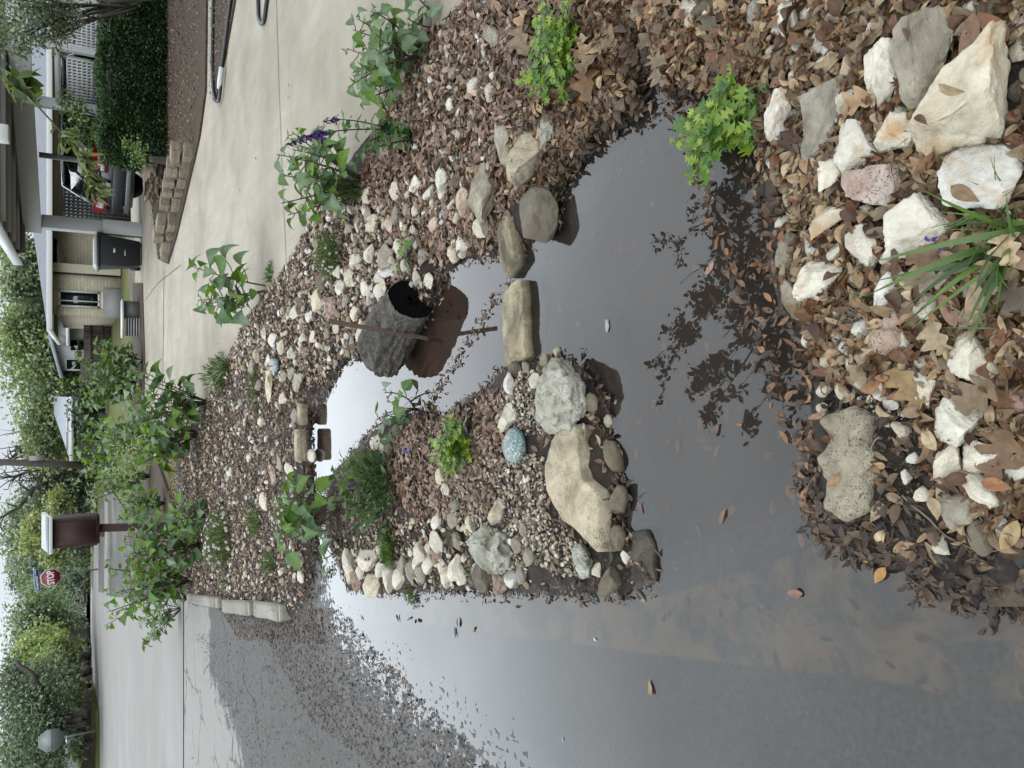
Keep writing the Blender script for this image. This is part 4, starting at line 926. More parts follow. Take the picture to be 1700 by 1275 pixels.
# larger single leaves that stand out in the litter
BL = [(1508,640,'tan deeply lobed oak leaf on the near bank','lob',.10,30,S(170,138,92)),(1632,650,'big tan lobed oak leaf spread over small rocks','lob',.11,-55,S(150,126,94)),(1668,745,'large brown lobed oak leaf at the bottom edge','lob',.12,-30,S(140,106,76)),(1532,465,'pale lobed leaf beside the white angular rock','lob',.09,80,S(206,182,156)),(1612,60,'broad brown leaf at the top corner of the bank','ell',.085,-20,S(164,128,98)),(1650,45,'rust brown leaf at the top corner of the bank','ell',.08,35,S(150,100,64)),(1655,805,'round orange-brown leaf against the tan rock','obo',.05,80,S(176,118,72)),(1553,842,'round tan leaf lying on the mud','obo',.048,10,S(186,160,124)),(1680,885,'tan pointed leaf at the bottom of the mud','ell',.07,-30,S(190,160,110)),(1540,270,'orange-brown leaf between the white boulder and the hollow rock','ell',.06,-60,S(150,104,66)),(1575,513,'brown leaf beside the orange and white rock','ell',.07,20,S(166,128,100)),(1620,500,'long tan leaf under the grass blades','ell',.085,-10,S(190,160,128)),(1690,430,'broad tan leaf under the grass tuft','ell',.08,60,S(186,156,126)),(1496,350,'tan leaf propped against the white angular rock','ell',.06,60,S(172,140,110)),(1440,70,'tan leaf lying by the white gravel','ell',.055,-25,S(180,156,126)),(1388,795,'tan and rust leaf lying on the pitted slab','nar',.055,-45,S(186,140,100)),(1360,690,'pale orange leaf at the top of the pitted slab','nar',.055,-75,S(176,132,108)),(1492,655,'red-brown leaf standing in the mud','nar',.055,-70,S(160,104,80)),(1090,100,'pink-brown leaf at the head of the pond','ell',.06,-50,S(168,124,106))]
T3 = {'lob': LOB_T[0], 'ell': NEAR_T[0], 'obo': NEAR_T[4], 'nar': NEAR_T[2]}
for x, y, lab, ty, s, a, c in BL:
    p = GT(x, y); top = p[2] + .032
    for (fa, fb, l, w_, yq, tz) in rock_foot:
        if (p[0] - fa) ** 2 + (p[1] - fb) ** 2 < (.7 * min(l, w_)) ** 2: top = max(top, tz + .006)
    p = Gz(x, y, top); tv, tf = T3[ty]; o = MB().add(tv * s @ rotm(0, .12, .1).T, tf, c).build('fallen_leaf', M['leaf_dead'], smooth=True); o.location = p; o.rotation_euler[2] = radians(a); tag(o, lab, 'leaf')
# ------------------------------------------------------------------ garden plants
GR = dict(broad=[S(122,154,106), S(142,168,126), S(102,136,88), S(158,182,146), S(128,162,98)], broadlit=[S(136,172,74), S(118,158,66)], lime=[S(150,186,50), S(124,168,46), S(176,202,72), S(96,142,46), S(120,160,50)],
          grass=[S(86,124,52), S(112,146,60), S(70,104,44), S(136,150,84)], daisy=[S(116,138,78), S(96,120,64), S(134,150,92)], salvia=[S(92,138,66), S(72,116,56), S(116,158,74)], shrub=[S(104,132,82), S(122,146,96), S(84,112,64)])
def pick(pal, n, v=.18): return np.array(pal)[rng.integers(0, len(pal), n)] * rng.uniform(1 - v, 1 + v, (n, 1))
def bigwf(t):
    tooth = .93 + .07 * (1 if int(t * 17) % 2 else -1)
    if t < .03: return .10
    if t < .28: return (.22 + .26 * sin((t - .03) / .25 * pi / 2) ** .8) * tooth
    return max(.006, .48 * (1 - ((t - .28) / .72) ** 1.25) ** 1.05 * tooth)
BIG_T = [strip_leaf(17, bigwf, fo, be, 5, tw) for fo, be, tw in ((.25, -.6, .1), (.5, -1.0, -.3), (.15, -.3, .35), (.7, -.8, .3), (.35, .5, -.3))]
def lacewf(t):
    if t < .16: return .025
    e = sin(pi * min(1, (t - .1) / .92)) ** .6
    return max(.012, e * (.09 + .46 * (abs(((t * 3.6 + .2) % 1) - .5) * 2) ** 1.3))
LACE_T = [strip_leaf(22, lacewf, fo, be, 3, tw) for fo, be, tw in ((.2, -.4, .2), (.35, .5, -.2), (.1, -.8, .1))]
OVAL_T = [strip_leaf(5, lambda t: max(.01, .26 * sin(pi * t ** .8) ** .9) if t < .99 else .004, fo, be, 3) for fo, be in ((.25, -.4), (.1, .3), (.35, -.8))]
LANCE_T = [strip_leaf(7, lambda t: max(.006, .085 * sin(pi * t ** .8)) if t < .99 else .003, fo, be, 3, tw) for fo, be, tw in ((.3, -.5, .1), (.2, .5, .2), (.3, -.9, -.2))]
for T_ in (BIG_T, LACE_T, OVAL_T, LANCE_T):      # origin at the leaf base
    for i, (v, f) in enumerate(T_): T_[i] = (v - np.array([v[:3, 0].min(), 0, v[:3, 2].mean()]), f)
def put_leaves(mb, T, pos, yaw, pitch, roll, size, cols):
    pos = np.asarray(pos); n = len(pos)
    if not n: return
    k = rng.integers(0, len(T), n); R = rotm(yaw, pitch, roll)
    for a in range(len(T)):
        m_ = k == a
        if m_.any(): mb.inst(T[a][0], T[a][1], pos[m_], R[m_], np.asarray(size)[m_], np.asarray(cols)[m_])
def curve(p0, p1, sag=0.0, n=7, bow=(0, 0, 0)):
    t = np.linspace(0, 1, n)[:, None]; p0 = np.asarray(p0, float); p1 = np.asarray(p1, float)
    return p0 + (p1 - p0) * t + np.array([0, 0, 1.]) * sag * (4 * t * (1 - t)) + np.asarray(bow) * (4 * t * (1 - t))
def broad_plant(base, hgt, spread, nst, leaf, npl, label, seedlean=(0, 0), cat='plant', name='broad_leaf_plant', pal='broad', group=None, top=.25):
    base = np.asarray(base, float); r = thing(name, label, cat, base, group); sm = MB(); lm = MB(); P_, Yw, Pt, Rl, Sz = [], [], [], [], []
    for s in range(nst):
        az = 2 * pi * s / nst + random.uniform(-.5, .5); rad = spread * random.uniform(.25, .6) * (0 if nst == 1 else 1); h = hgt * random.uniform(.78, 1.0)
        tip = base + np.array([cos(az) * rad + seedlean[0] * hgt, sin(az) * rad + seedlean[1] * hgt, h])
        c = curve(base + np.array([cos(az), sin(az), 0]) * .012, tip, 0, 8, (random.uniform(-.03, .03), random.uniform(-.03, .03), 0)); w_ = .0045 + .006 * hgt
        sm.tube(c, np.linspace(w_, w_ * .35, 8), 6)
        for k in range(npl):
            f = top + (1 - top) * (k + .5) / npl; i = f * 7; a = min(int(i), 6); p = c[a] + (c[a + 1] - c[a]) * (i - a)
            ya = k * 2.399 + s * 1.3 + random.uniform(-.4, .4); sz = leaf * (random.uniform(.35, 1.05) if f < .8 else random.uniform(.3, .75)); pl = sz * random.uniform(.45, .9) * (1.2 - .6 * f)
            q = p + np.array([cos(ya) * pl, sin(ya) * pl, pl * random.uniform(.1, .55)]); sm.tube(curve(p, q, -.1 * pl, 4), .0018 + .0012 * sz / .12, 5)
            P_.append(q); Yw.append(ya + random.uniform(-.3, .3)); Pt.append(random.uniform(-.75, .15)); Rl.append(random.uniform(-.5, .5)); Sz.append(sz)
    c = pick(GR[pal], len(P_)); m_ = rng.random(len(P_)) < .25; c[m_] = pick(GR['broadlit'], m_.sum())
    put_leaves(lm, BIG_T, P_, np.array(Yw), np.array(Pt), np.array(Rl), np.array(Sz), c)
    sm.build('stem', M['stem'], r, smooth=True); lm.build('foliage', M['green'], r, smooth=True); return r
def lacy_plant(base, rad, hgt, n, leaf, label, lean=(0, 0)):
    base = np.asarray(base, float); r = thing('lacy_leaf_plant', label, 'plant', base); sm = MB(); lm = MB(); P_, Yw, Pt, Sz = [], [], [], []
    for s in range(n):
        az = random.uniform(0, 2 * pi); rr = rad * sqrt(random.random()); h = hgt * random.uniform(.55, 1) * (1 - .45 * (rr / rad) ** 2)
        tip = base + np.array([cos(az) * rr + lean[0] * rad, sin(az) * rr + lean[1] * rad, h]); c = curve(base + np.array([random.uniform(-.02, .02), random.uniform(-.02, .02), 0]), tip, .2 * h, 7)
        sm.tube(c, np.linspace(.0026, .0012, 7), 5)
        for k in range(9):
            f = 1 - .09 * k * random.uniform(.6, 1.2); i = max(0, f) * 6; a = min(int(i), 5); p = c[a] + (c[a + 1] - c[a]) * (i - a)
            P_.append(p); Yw.append(az + k * 2.399); Pt.append(random.uniform(.0, .75) if k < 3 else random.uniform(-.3, .35)); Sz.append(leaf * (random.uniform(.45, .75) if k < 3 else random.uniform(.7, 1.15)))
    put_leaves(lm, LACE_T, P_, np.array(Yw), np.array(Pt), rng.uniform(-.4, .4, len(P_)), np.array(Sz), pick(GR['lime'], len(P_)))
    sm.build('stem', M['stem'], r, smooth=True); lm.build('foliage', M['limegreen'], r, smooth=True); return r
def grass(base, n, hgt, spread, label, pal='grass', name='grass_tuft', lean=(0, 0), wd=.0035, droop=.5, flowers=None, group=None):
    base = np.asarray(base, float); r = thing(name, label, 'grass', base, group); mb = MB()
    for s in range(n):
        az = random.uniform(0, 2 * pi); h = hgt * random.uniform(.5, 1); rr = spread * random.uniform(.2, 1); b = base + np.array([random.uniform(-1, 1), random.uniform(-1, 1), 0]) * spread * .22
        d = np.array([cos(az) * rr + lean[0] * h, sin(az) * rr + lean[1] * h, 0]); t = np.linspace(0, 1, 6)[:, None]
        c = b + d * (t ** 1.4) + np.array([0, 0, h]) * (t - droop * t ** 2.5 * random.uniform(.3, 1.2)); sd_ = np.array([-sin(az), cos(az), 0]); w_ = wd * np.array([.7, 1, 1, .8, .5, .08])[:, None] * random.uniform(.7, 1.3)
        v = np.stack([c - sd_ * w_, c + sd_ * w_], 1).reshape(-1, 3); f = np.array([[2 * i, 2 * i + 1, 2 * i + 3, 2 * i + 2] for i in range(5)]); mb.add(v, f, pick(GR[pal], 1)[0])
    mb.build('blades', M['blade'], r, smooth=True); return r
def mound(base, rad, hgt, n, leaf, label, nfl=0, pal='daisy', name='daisy_clump', fcol=S(244,244,238), fs=.010, T=None, cat='plant', fl_cat='flowers'):
    base = np.asarray(base, float); r = thing(name, label, cat, base); lm = MB(); q = rng.normal(size=(n, 3)); q[:, 2] = abs(q[:, 2]); q /= np.linalg.norm(q, axis=1)[:, None]; q *= (rng.random(n) ** .4)[:, None]
    q = q * (1 + .25 * fbm(q * 2.2, int(n), 2))[:, None]; pos = base + q * np.array([rad[0], rad[1], hgt])
    put_leaves(lm, T or LANCE_T, pos, np.arctan2(q[:, 1], q[:, 0]) + rng.normal(0, .7, n), rng.uniform(.1, 1.3, n), rng.uniform(-.6, .6, n), leaf * rng.uniform(.6, 1.3, n), pick(GR[pal], n, .3)); lm.build('foliage', M['green'], r, smooth=True)
    if nfl:
        for k in range(nfl):
            fm = MB(); d = rng.normal(size=3); d[2] = abs(d[2]) + .4; d[1] -= .4; d /= np.linalg.norm(d); p = base + d * np.array([rad[0], rad[1], hgt]) * 1.08
            up = d + np.array([0, -.5, .4]); up /= np.linalg.norm(up); a = np.cross(up, [1, 0, .1]); a /= np.linalg.norm(a); b = np.cross(up, a); th = np.arange(16) * 2 * pi / 16; rr = fs * (.82 + .22 * np.cos(th * 8))
            v = np.concatenate([[p + up * fs * .15], p + (np.cos(th) * rr)[:, None] * a + (np.sin(th) * rr)[:, None] * b]); fm.add(v, np.array([[0, 1 + i, 1 + (i + 1) % 16] for i in range(16)]), fcol * rng.uniform(.85, 1))
            rr = fs * .28; v = np.concatenate([[p + up * fs * .35], p + up * fs * .16 + (np.cos(th[::2]) * rr)[:, None] * a + (np.sin(th[::2]) * rr)[:, None] * b]); fm.add(v, np.array([[0, 1 + i, 1 + (i + 1) % 8] for i in range(8)]), S(190, 170, 60))
            fm.build('flower', M['petal'], r)
    return r
gp = lambda x, y, dz=0: GT(x, y) + np.array([0, 0, dz])
far = lambda x, y, dz=0.0: G(x, y, dz)

lacy_plant(gp(1222,212), .135, .17, 30, .05, 'bright lime-green lacy plant leaning over the near end of the pond', (-.25, -.1))
lacy_plant(gp(948,112), .15, .16, 24, .048, 'bright lime-green lacy plant among dead leaves behind the pond', (-.1, 0))
lacy_plant(gp(948,60), .13, .15, 13, .042, 'small sparse lacy green plant at the back of the leaf bed')
lacy_plant(gp(782,740), .13, .17, 26, .048, 'yellow-green lacy plant growing on the spit', (0, .1))
# broad-leaf plants
broad_plant(gp(452,478), .74, .36, 3, .21, 20, 'tall single broad-leaf plant standing in front of the driveway', (-.02, .03), top=.3)
broad_plant(gp(600,300), .48, .44, 7, .15, 12, 'broad-leaf plant with grey-green leaves over the grass tuft by the driveway', (-.06, 0))
broad_plant(gp(700,95), .32, .46, 9, .11, 11, 'sprawling broad-leaf plant along the driveway edge at the top', (-.05, 0))
broad_plant(gp(668,135), .26, .30, 5, .10, 9, 'low broad-leaf plant between the sprawling one and the flower spikes')
broad_plant(gp(735,40), .26, .30, 3, .10, 7, 'broad-leaf plant at the very corner of the driveway')
broad_plant(gp(690,678,.0), .22, .18, 4, .09, 6, 'small broad-leaf plant on the bank mirrored in the upper pool', (-.1, .02), name='broad_leaf_sprout')
broad_plant(gp(690,420,.0), .10, .10, 2, .07, 4, 'tiny broad-leaf seedling between the small rocks', name='broad_leaf_sprout')
broad_plant(gp(560,845), .38, .34, 5, .16, 9, 'broad-leaf plant beside the narrow channel with one big dark leaf', (.0, .03))
broad_plant(gp(560,905), .12, .14, 2, .16, 3, 'two long pointed leaves over the stones of the channel', name='broad_leaf_sprout')
broad_plant(far(345,668), 1.05, .95, 10, .23, 16, 'leafy bush on the near side of the driveway end', (-.02, .0), top=.15)
broad_plant(far(330,720), .95, .9, 9, .23, 14, 'leafy bush right of the mulch beyond the pebble bed', top=.15)
broad_plant(far(300,730), 1.3, 1.1, 10, .24, 16, 'taller leafy bush behind the pebble bed', top=.15)
broad_plant(far(235,640), 1.45, 1.3, 12, .28, 18, 'leafy bush standing across the driveway', top=.1)
broad_plant(far(238,600), 1.1, 1.0, 9, .26, 14, 'lower leafy bush across the driveway by the fence', top=.1)
broad_plant(far(245,740), 1.6, 1.3, 10, .28, 16, 'large leafy bush beside the lawn', top=.1)
broad_plant(far(250,790), 1.3, 1.1, 9, .27, 14, 'leafy bush between the brown box and the large bush', top=.1)
broad_plant(far(275,835), .85, .7, 9, .22, 12, 'low leafy bush just right of the brown box post', top=.1)
broad_plant(far(335,905), 1.0, .8, 10, .22, 16, 'leafy bush in front of the brown box post', top=.1)
broad_plant(far(318,962), 1.15, .9, 10, .22, 16, 'leafy bush at the road corner of the garden', (-.02, 0), top=.1)
broad_plant(far(300,1010), .6, .7, 7, .20, 12, 'leafy plant spilling over the kerb on to the road', (-.4, .1), top=.2)
broad_plant(far(345,860), .5, .6, 7, .18, 10, 'dark low leafy plant at the foot of the brown box', top=.1)
# daisies, flowering shrub, small green tufts
mound(gp(500,850), (.20, .22), .20, 900, .045, 'white-flowered daisy clump beside the narrow channel', 34, fs=.013)
mound(gp(378,895), (.36, .30), .26, 900, .07, 'white-flowered daisy clump at the foot of the leafy bushes', 40, fs=.02)
mound(gp(558,425), (.14, .17), .13, 800, .04, 'white-flowered daisy clump by the driveway edge', 26, fs=.009)
mound(far(376,620), (.22, .20), .22, 500, .09, 'feathery green tuft at the driveway edge', 0)
mound(gp(430,865), (.14, .12), .10, 260, .05, 'small green tuft in the pebble bed', 0, pal='grass', name='weed_tuft')
mound(gp(458,935), (.10, .08), .10, 200, .05, 'small green tuft beside the daisy clump', 0, pal='grass', name='weed_tuft')
mound(gp(430,645), (.20, .10), .08, 240, .05, 'low green weed by the upright flat stone', 0, pal='grass', name='weed_tuft')
mound(gp(462,455), (.10, .10), .10, 300, .05, 'green weed at the foot of the tall single plant', 0, pal='salvia', name='weed_tuft')
mound(gp(640,800), (.22, .19), .26, 520, .05, 'purple-flowered shrub with thin leaves on the spit', 0, pal='shrub', name='flowering_shrub', T=OVAL_T)
mound(gp(655,905), (.10, .07), .08, 140, .04, 'sparse green weed on the dark soil of the spit', 0, pal='grass', name='weed_tuft', T=OVAL_T)
mound(gp(690,985), (.07, .03), .04, 140, .03, 'moss tuft at the street edge of the spit', 0, pal='grass', name='weed_tuft')
def blossom(x, y, dz, s, label, col, n=24):
    p = gp(x, y) + np.array([0, 0, dz]); r = thing('blossom', label, 'flower', p); m = MB(); d = rng.normal(size=(n, 3)); d /= np.linalg.norm(d, axis=1)[:, None]
    put_leaves(m, OVAL_T, p + d * s * .25, np.arctan2(d[:, 1], d[:, 0]), np.arcsin(d[:, 2]), rng.uniform(-1, 1, n), np.full(n, s * .8), pick([col], n, .25)); m.build('petals', M['petal'], r)
    s2 = MB().tube(curve(p - np.array([0, 0, dz]), p, 0, 4), .0015, 5).build('stem', M['stem'], r)
blossom(648,806,.20,.035,'magenta-purple blossom on top of the flowering shrub',S(140,40,160))
blossom(690,748,.05,.022,'pale violet blossom lying beside the lacy plant on the spit',S(160,140,220),12)
blossom(1560,407,.03,.020,'small purple flower against the white angular rock',S(120,80,190),8)
blossom(1580,418,.03,.011,'tiny violet bud below the small purple flower',S(150,110,220),8)
blossom(624,925,.05,.022,'dark purple petals between the street-edge rocks',S(84,40,110),8)
# salvia: leafy stems with drooping purple spikes
def salvia():
    base = gp(690,228); r = thing('flower_spike_plant', 'plant with two dark purple flower spikes reaching over the driveway', 'plant', base); sm = MB(); lm = MB(); fm = MB(); P_, Yw, Pt, Sz = [], [], [], []
    for tip_px, D, spike in (((474,241), base[1] - .02, 1), ((536,202), base[1] + .03, 1), ((560,300), base[1] - .12, 0), ((600,260), base[1] - .05, 0), ((630,210), base[1], 0)):
        tip = P(tip_px[0], tip_px[1], D); c = curve(base + np.array([random.uniform(-.03, .03), random.uniform(-.03, .03), 0]), tip, .05, 14, (.03, 0, 0)); sm.tube(c, np.linspace(.0042, .0016, 14), 6)
        for k in range(1, 14 if not spike else 10):
            for sgn in (1, -1):
                az = (0 if k % 2 else 1.57) + (0 if sgn > 0 else pi) + random.uniform(-.3, .3); P_.append(c[k]); Yw.append(az); Pt.append(random.uniform(-.5, .2)); Sz.append(random.uniform(.05, .085) * (1.1 - .045 * k))
        if spike:
            n = 46 if tip_px[0] < 500 else 16; t = np.linspace(.66 if n > 20 else .8, 1, n); i = t * 13; a = np.minimum(i.astype(int), 12); pp = c[a] + (c[a + 1] - c[a]) * (i - a)[:, None]; az = np.arange(n) * 2.4
            put_leaves(fm, OVAL_T, pp, az, rng.uniform(-1.2, -.3, n), rng.uniform(-.5, .5, n), .036 * (1.25 - t) / .45, np.where((t < .85)[:, None], pick([S(88,44,140), S(66,32,110)], n), pick([S(52,36,62)], n)))
    put_leaves(lm, OVAL_T, P_, np.array(Yw), np.array(Pt), rng.uniform(-.4, .4, len(P_)), np.array(Sz), pick(GR['salvia'], len(P_)))
    sm.build('stem', M['darkstem'], r, smooth=True); lm.build('foliage', M['green'], r, smooth=True); fm.build('flower_spike', M['petal'], r)['kind'] = 'stuff'
salvia()
grass(gp(598,318), 130, .30, .22, 'fine dark grass tuft under the broad-leaf plant', droop=.4, wd=.0022)
grass(gp(384,608), 90, .34, .24, 'round fine grass tuft at the driveway edge', droop=.5, wd=.004)
grass(gp(1690,400), 26, .20, .16, 'grass tuft with broad blades at the bottom corner', lean=(-.35, .35), wd=.0055, droop=.35)
grass(gp(1660,345), 46, .10, .12, 'thin green grass beside the large white boulder', lean=(-.2, .3), wd=.0014)
grass(gp(1555,200), 26, .07, .08, 'thin grass blades growing over the biggest pale rock', wd=.0012)
grass(gp(1565,240), 24, .07, .09, 'thin grass blades between the white rock and the long tilted rock', wd=.0012)
grass(gp(1455,495), 18, .06, .06, 'few green grass blades beside the slim white rock', wd=.0013)
grass(gp(1690,540), 7, .12, .09, 'few grass blades above the cream rock at the bottom', lean=(0, .5), wd=.002)
GR['dry'] = [S(116,104,88), S(90,80,68), S(146,134,116)]
grass(gp(1432,528), 150, .045, .06, 'tuft of dry grey grass roots on the near bank', pal='dry', wd=.0009, droop=.9, name='dry_grass_tuft')
grass(gp(1022,838), 7, .12, .09, 'few thin grass blades arching over the pond from the spit', lean=(.35, -.45), wd=.0016, droop=.9)
grass(gp(700,665,.0), 9, .13, .12, 'narrow grass blades leaning over the upper pool', lean=(-.3, .1), wd=.002)
grass(gp(470,1010), 26, .16, .14, 'grass blades hanging over the nearest kerb stone', wd=.002)
grass(gp(440,1005), 22, .18, .12, 'grass blades growing between two kerb stones', wd=.0025)
grass(gp(378,965), 34, .18, .16, 'grass tuft behind the chipped kerb stone', wd=.003)
grass(gp(787,945), 14, .09, .09, 'grass blades beside the pale street-edge rock', lean=(.1, -.2), wd=.0018)
grass(gp(594,968), 14, .07, .05, 'grass blades squeezed between the street-edge stones', wd=.0018)

# hollow charred log at the water
def log():
    c0 = P(684, 497, 3.33); ax = np.array([-.46, .88, .02]); ax /= np.linalg.norm(ax)
    r = thing('log', 'short dark bark-covered log with a black end lying at the upper pool', 'log', (c0[0], c0[1], 0)); up = np.array([0, 0, 1.]); sdv = np.cross(ax, up); n = 96; m_ = 60; V = []
    th = np.arange(n) * 2 * pi / n
    for i in range(m_):
        f = i / (m_ - 1); rad = .118 * (1 + .12 * sstep(0, .5, f)) * sqrt(max(.02, 1 - max(0, (f - .72) / .285) ** 2.2)); p = c0 + np.array([-.17, .26, .02]) * 4 * f * (1 - f) + np.array([-.31, .38, .0]) * (2 * f * f - f)
        q = np.stack([np.cos(th) * 3, np.sin(th) * 3, np.full(n, f * 2.2)], -1); k = 1 + (.14 * fbm(q, 5, 3) + .09 * fbm(q * np.array([3.0, 3.0, 2.2]), 8, 4)) * min(1, .3 + f * 5)
        V.append(p + (rad * k * np.cos(th))[:, None] * sdv * .92 + (rad * k * np.sin(th))[:, None] * up)
    i, j = np.meshgrid(np.arange(m_ - 1), np.arange(n), indexing='ij'); j2 = (j + 1) % n; q = np.stack([i * n + j, i * n + j2, (i + 1) * n + j2, (i + 1) * n + j], -1).reshape(-1, 4)
    mb = MB().add(np.concatenate(V), q); mb.f.setdefault(n, []).append(np.arange((m_ - 1) * n, m_ * n)[None]); mb.build('bark', M['logbark'], r, smooth=True)
    e = MB(); rings = [V[0] * 0 + c0 + ax * .015] ; R0 = V[0] - c0; W = [c0 + R0 * f + ax * (.006 * min(1, (1 - f) * 8)) for f in (1.0, .97, .8, .5, .2)]; W = np.concatenate(W)
    i, j = np.meshgrid(np.arange(4), np.arange(n), indexing='ij'); j2 = (j + 1) % n; e.add(W, np.stack([i * n + j, (i + 1) * n + j, (i + 1) * n + j2, i * n + j2], -1).reshape(-1, 4)); e.f.setdefault(n, []).append(np.arange(4 * n, 5 * n)[None]); e.build('cut_end', M['black'], r, smooth=True)
log()
# flat rusty iron bar standing in the upper pool
b = Gz(707, 561, -.05); t_ = P(545, 533, b[1] - .015); b2 = Gz(710, 562, 0); ax = (t_ - b2) / np.linalg.norm(t_ - b2); sv = np.array([1., 0, 0]) - ax * ax[0]; sv /= np.linalg.norm(sv); fv = np.cross(ax, sv)
r = MB(); lo_ = b2 - ax * .08; r.hexa([lo_ - sv * .009 - fv * .003, lo_ + sv * .009 - fv * .003, lo_ + sv * .009 + fv * .003, lo_ - sv * .009 + fv * .003], [t_ - sv * .012 - fv * .003, t_ + sv * .012 - fv * .003, t_ + sv * .012 + fv * .003, t_ - sv * .012 + fv * .003])
tag(r.build('iron_bar', M['rustiron'], origin=lo_, bevel=.001), 'flat rusty iron bar standing in the upper pool before the log', 'bar')
# twigs
def twig(px, label, rad=.003, dz=.02):
    p = np.array([gp(x, y, dz) for x, y in px]); t = np.linspace(0, len(p) - 1, 20); pts = np.stack([np.interp(t, np.arange(len(p)), p[:, k]) for k in range(3)], -1); pts += .004 * np.stack([fbm(np.c_[t * 1.7, t * 0 + k], k + 3, 2) for k in range(3)], -1)
    tag(MB().tube(pts, np.linspace(rad, rad * .5, 20), 6).build('twig', M['drift'], origin=pts[0], smooth=True), label, 'twig')
twig([(873,248),(905,280),(935,302)], 'dry stem lying across the tan stone to the pond')
twig([(1482,720),(1470,745),(1455,770)], 'thin grey twig on the pitted slab', .002, .05)
twig([(1500,818),(1580,890),(1640,915),(1720,905)], 'long thin root along the muddy bank', .0025, .012)
twig([(1545,565),(1560,545),(1577,533)], 'pale broken twig on the leaves', .002, .03)
twig([(440,730),(425,748),(395,748)], 'pale curved twig on the pebble bed', .004)
twig([(1270,210),(1295,235),(1320,262)], 'thin dark twig near the lime-green plant', .0018, .02)

# ------------------------------------------------------------------ oak whose low limbs hang over the pond (seen in the water)
def mirror_pt(x, y, z):
    g = Gz(x, y, 0); d = ray(x, y); d = d * np.array([1, 1, -1]); return g + d * (z / d[2])
def oak_over():
    base = np.array([4.6, 2.2, .1]); r = thing('oak_tree', 'oak tree with dark limbs mirrored in the big pond', 'tree', base); tm = MB(); lm = MB(); fork = base + np.array([-.3, .4, 4.6])
    tm.tube(curve(base, fork, 0, 10, (.15, .1, 0)), np.linspace(.26, .17, 10), 14)
    tips = [(1085,598,4.6),(1160,520,4.7),(1130,470,5.0),(1165,640,4.5),(1175,690,4.5),(1250,690,4.8),(1200,560,4.9),(1260,600,5.0),(1250,480,5.2),(1190,400,5.0),(1130,400,5.4),(1220,330,5.1),(1190,330,5.4),(1290,420,5.3),(1300,560,5.2),(1300,650,5.0),(1010,190,5.4),(1040,150,5.2),(1080,130,5.5),(1060,210,5.0),(1320,520,5.6),(1330,380,5.6),(1290,340,5.6),(1340,640,5.4),(1400,560,5.7),(1400,420,5.8),(1250,260,5.6),(1110,590,4.7),(1140,560,4.8),(1190,600,4.9),(1230,640,4.9),(1280,640,5.1),(1240,560,5.1),(1215,500,5.2),(1300,500,5.4),(1255,420,5.4),(1210,440,5.2),(1290,300,5.7),(1150,370,5.2),(1320,600,5.4),(1195,660,4.7),(1350,470,5.7),(1100,180,5.4),(1020,210,5.2)]
    Pz = []
    for x, y, z in tips:
        t = mirror_pt(x, y, z); c = curve(fork + np.array([random.uniform(-.2, .2), random.uniform(-.2, .2), random.uniform(-.5, .6)]), t, .35, 14, (random.uniform(-.15, .15), random.uniform(-.15, .15), 0)); tm.tube(c, np.linspace(.035, .004, 14), 6)
        for k in range(15):
            i = random.randint(5, 13); e = c[i] + np.array([random.gauss(0, .19), random.gauss(0, .19), random.gauss(-.08, .10)]); cc = curve(c[i], e, .03, 5); tm.tube(cc, np.linspace(.006, .002, 5), 4)
            s = rng.random(34)[:, None]; Pz.append(c[i] + (e - c[i]) * s + rng.normal(0, .04, (34, 3)))
    # the crown above and behind the hanging limbs, out of the picture
    for k in range(26):
        q = np.array([random.uniform(1.8, 7.5), random.uniform(-2.5, 6), random.uniform(6.3, 8.6)]); c = curve(fork, q, .5, 10); tm.tube(c, np.linspace(.07, .015, 10), 6); Pz.append(q + rng.normal(0, 1, (240, 3)) * [.6, .6, .35])
    pz = np.concatenate(Pz); n = len(pz); big = pz[:, 2] > 6
    put_leaves(lm, OVAL_T, pz, rng.uniform(0, 6.28, n), rng.uniform(-.9, .7, n), rng.uniform(-1, 1, n), np.where(big, .13, .075) * rng.uniform(.7, 1.3, n), pick([S(62,72,36), S(78,84,44), S(48,58,30)], n))
    tm.build('trunk', M['bark'], r, smooth=True); lm.build('crown', M['crown'], r, smooth=True)
oak_over()
# ------------------------------------------------------------------ buildings and things beyond the drive
def boxthing(name, mat, parent, c, s, rz=0, bevel=0, mbs=None):
    R = rotm(rz); m = mbs or MB(); m.box(c, s, R); return m.build(name, M[mat], parent, bevel=bevel)
def Pz(x, y, D): return P(x, y, D)
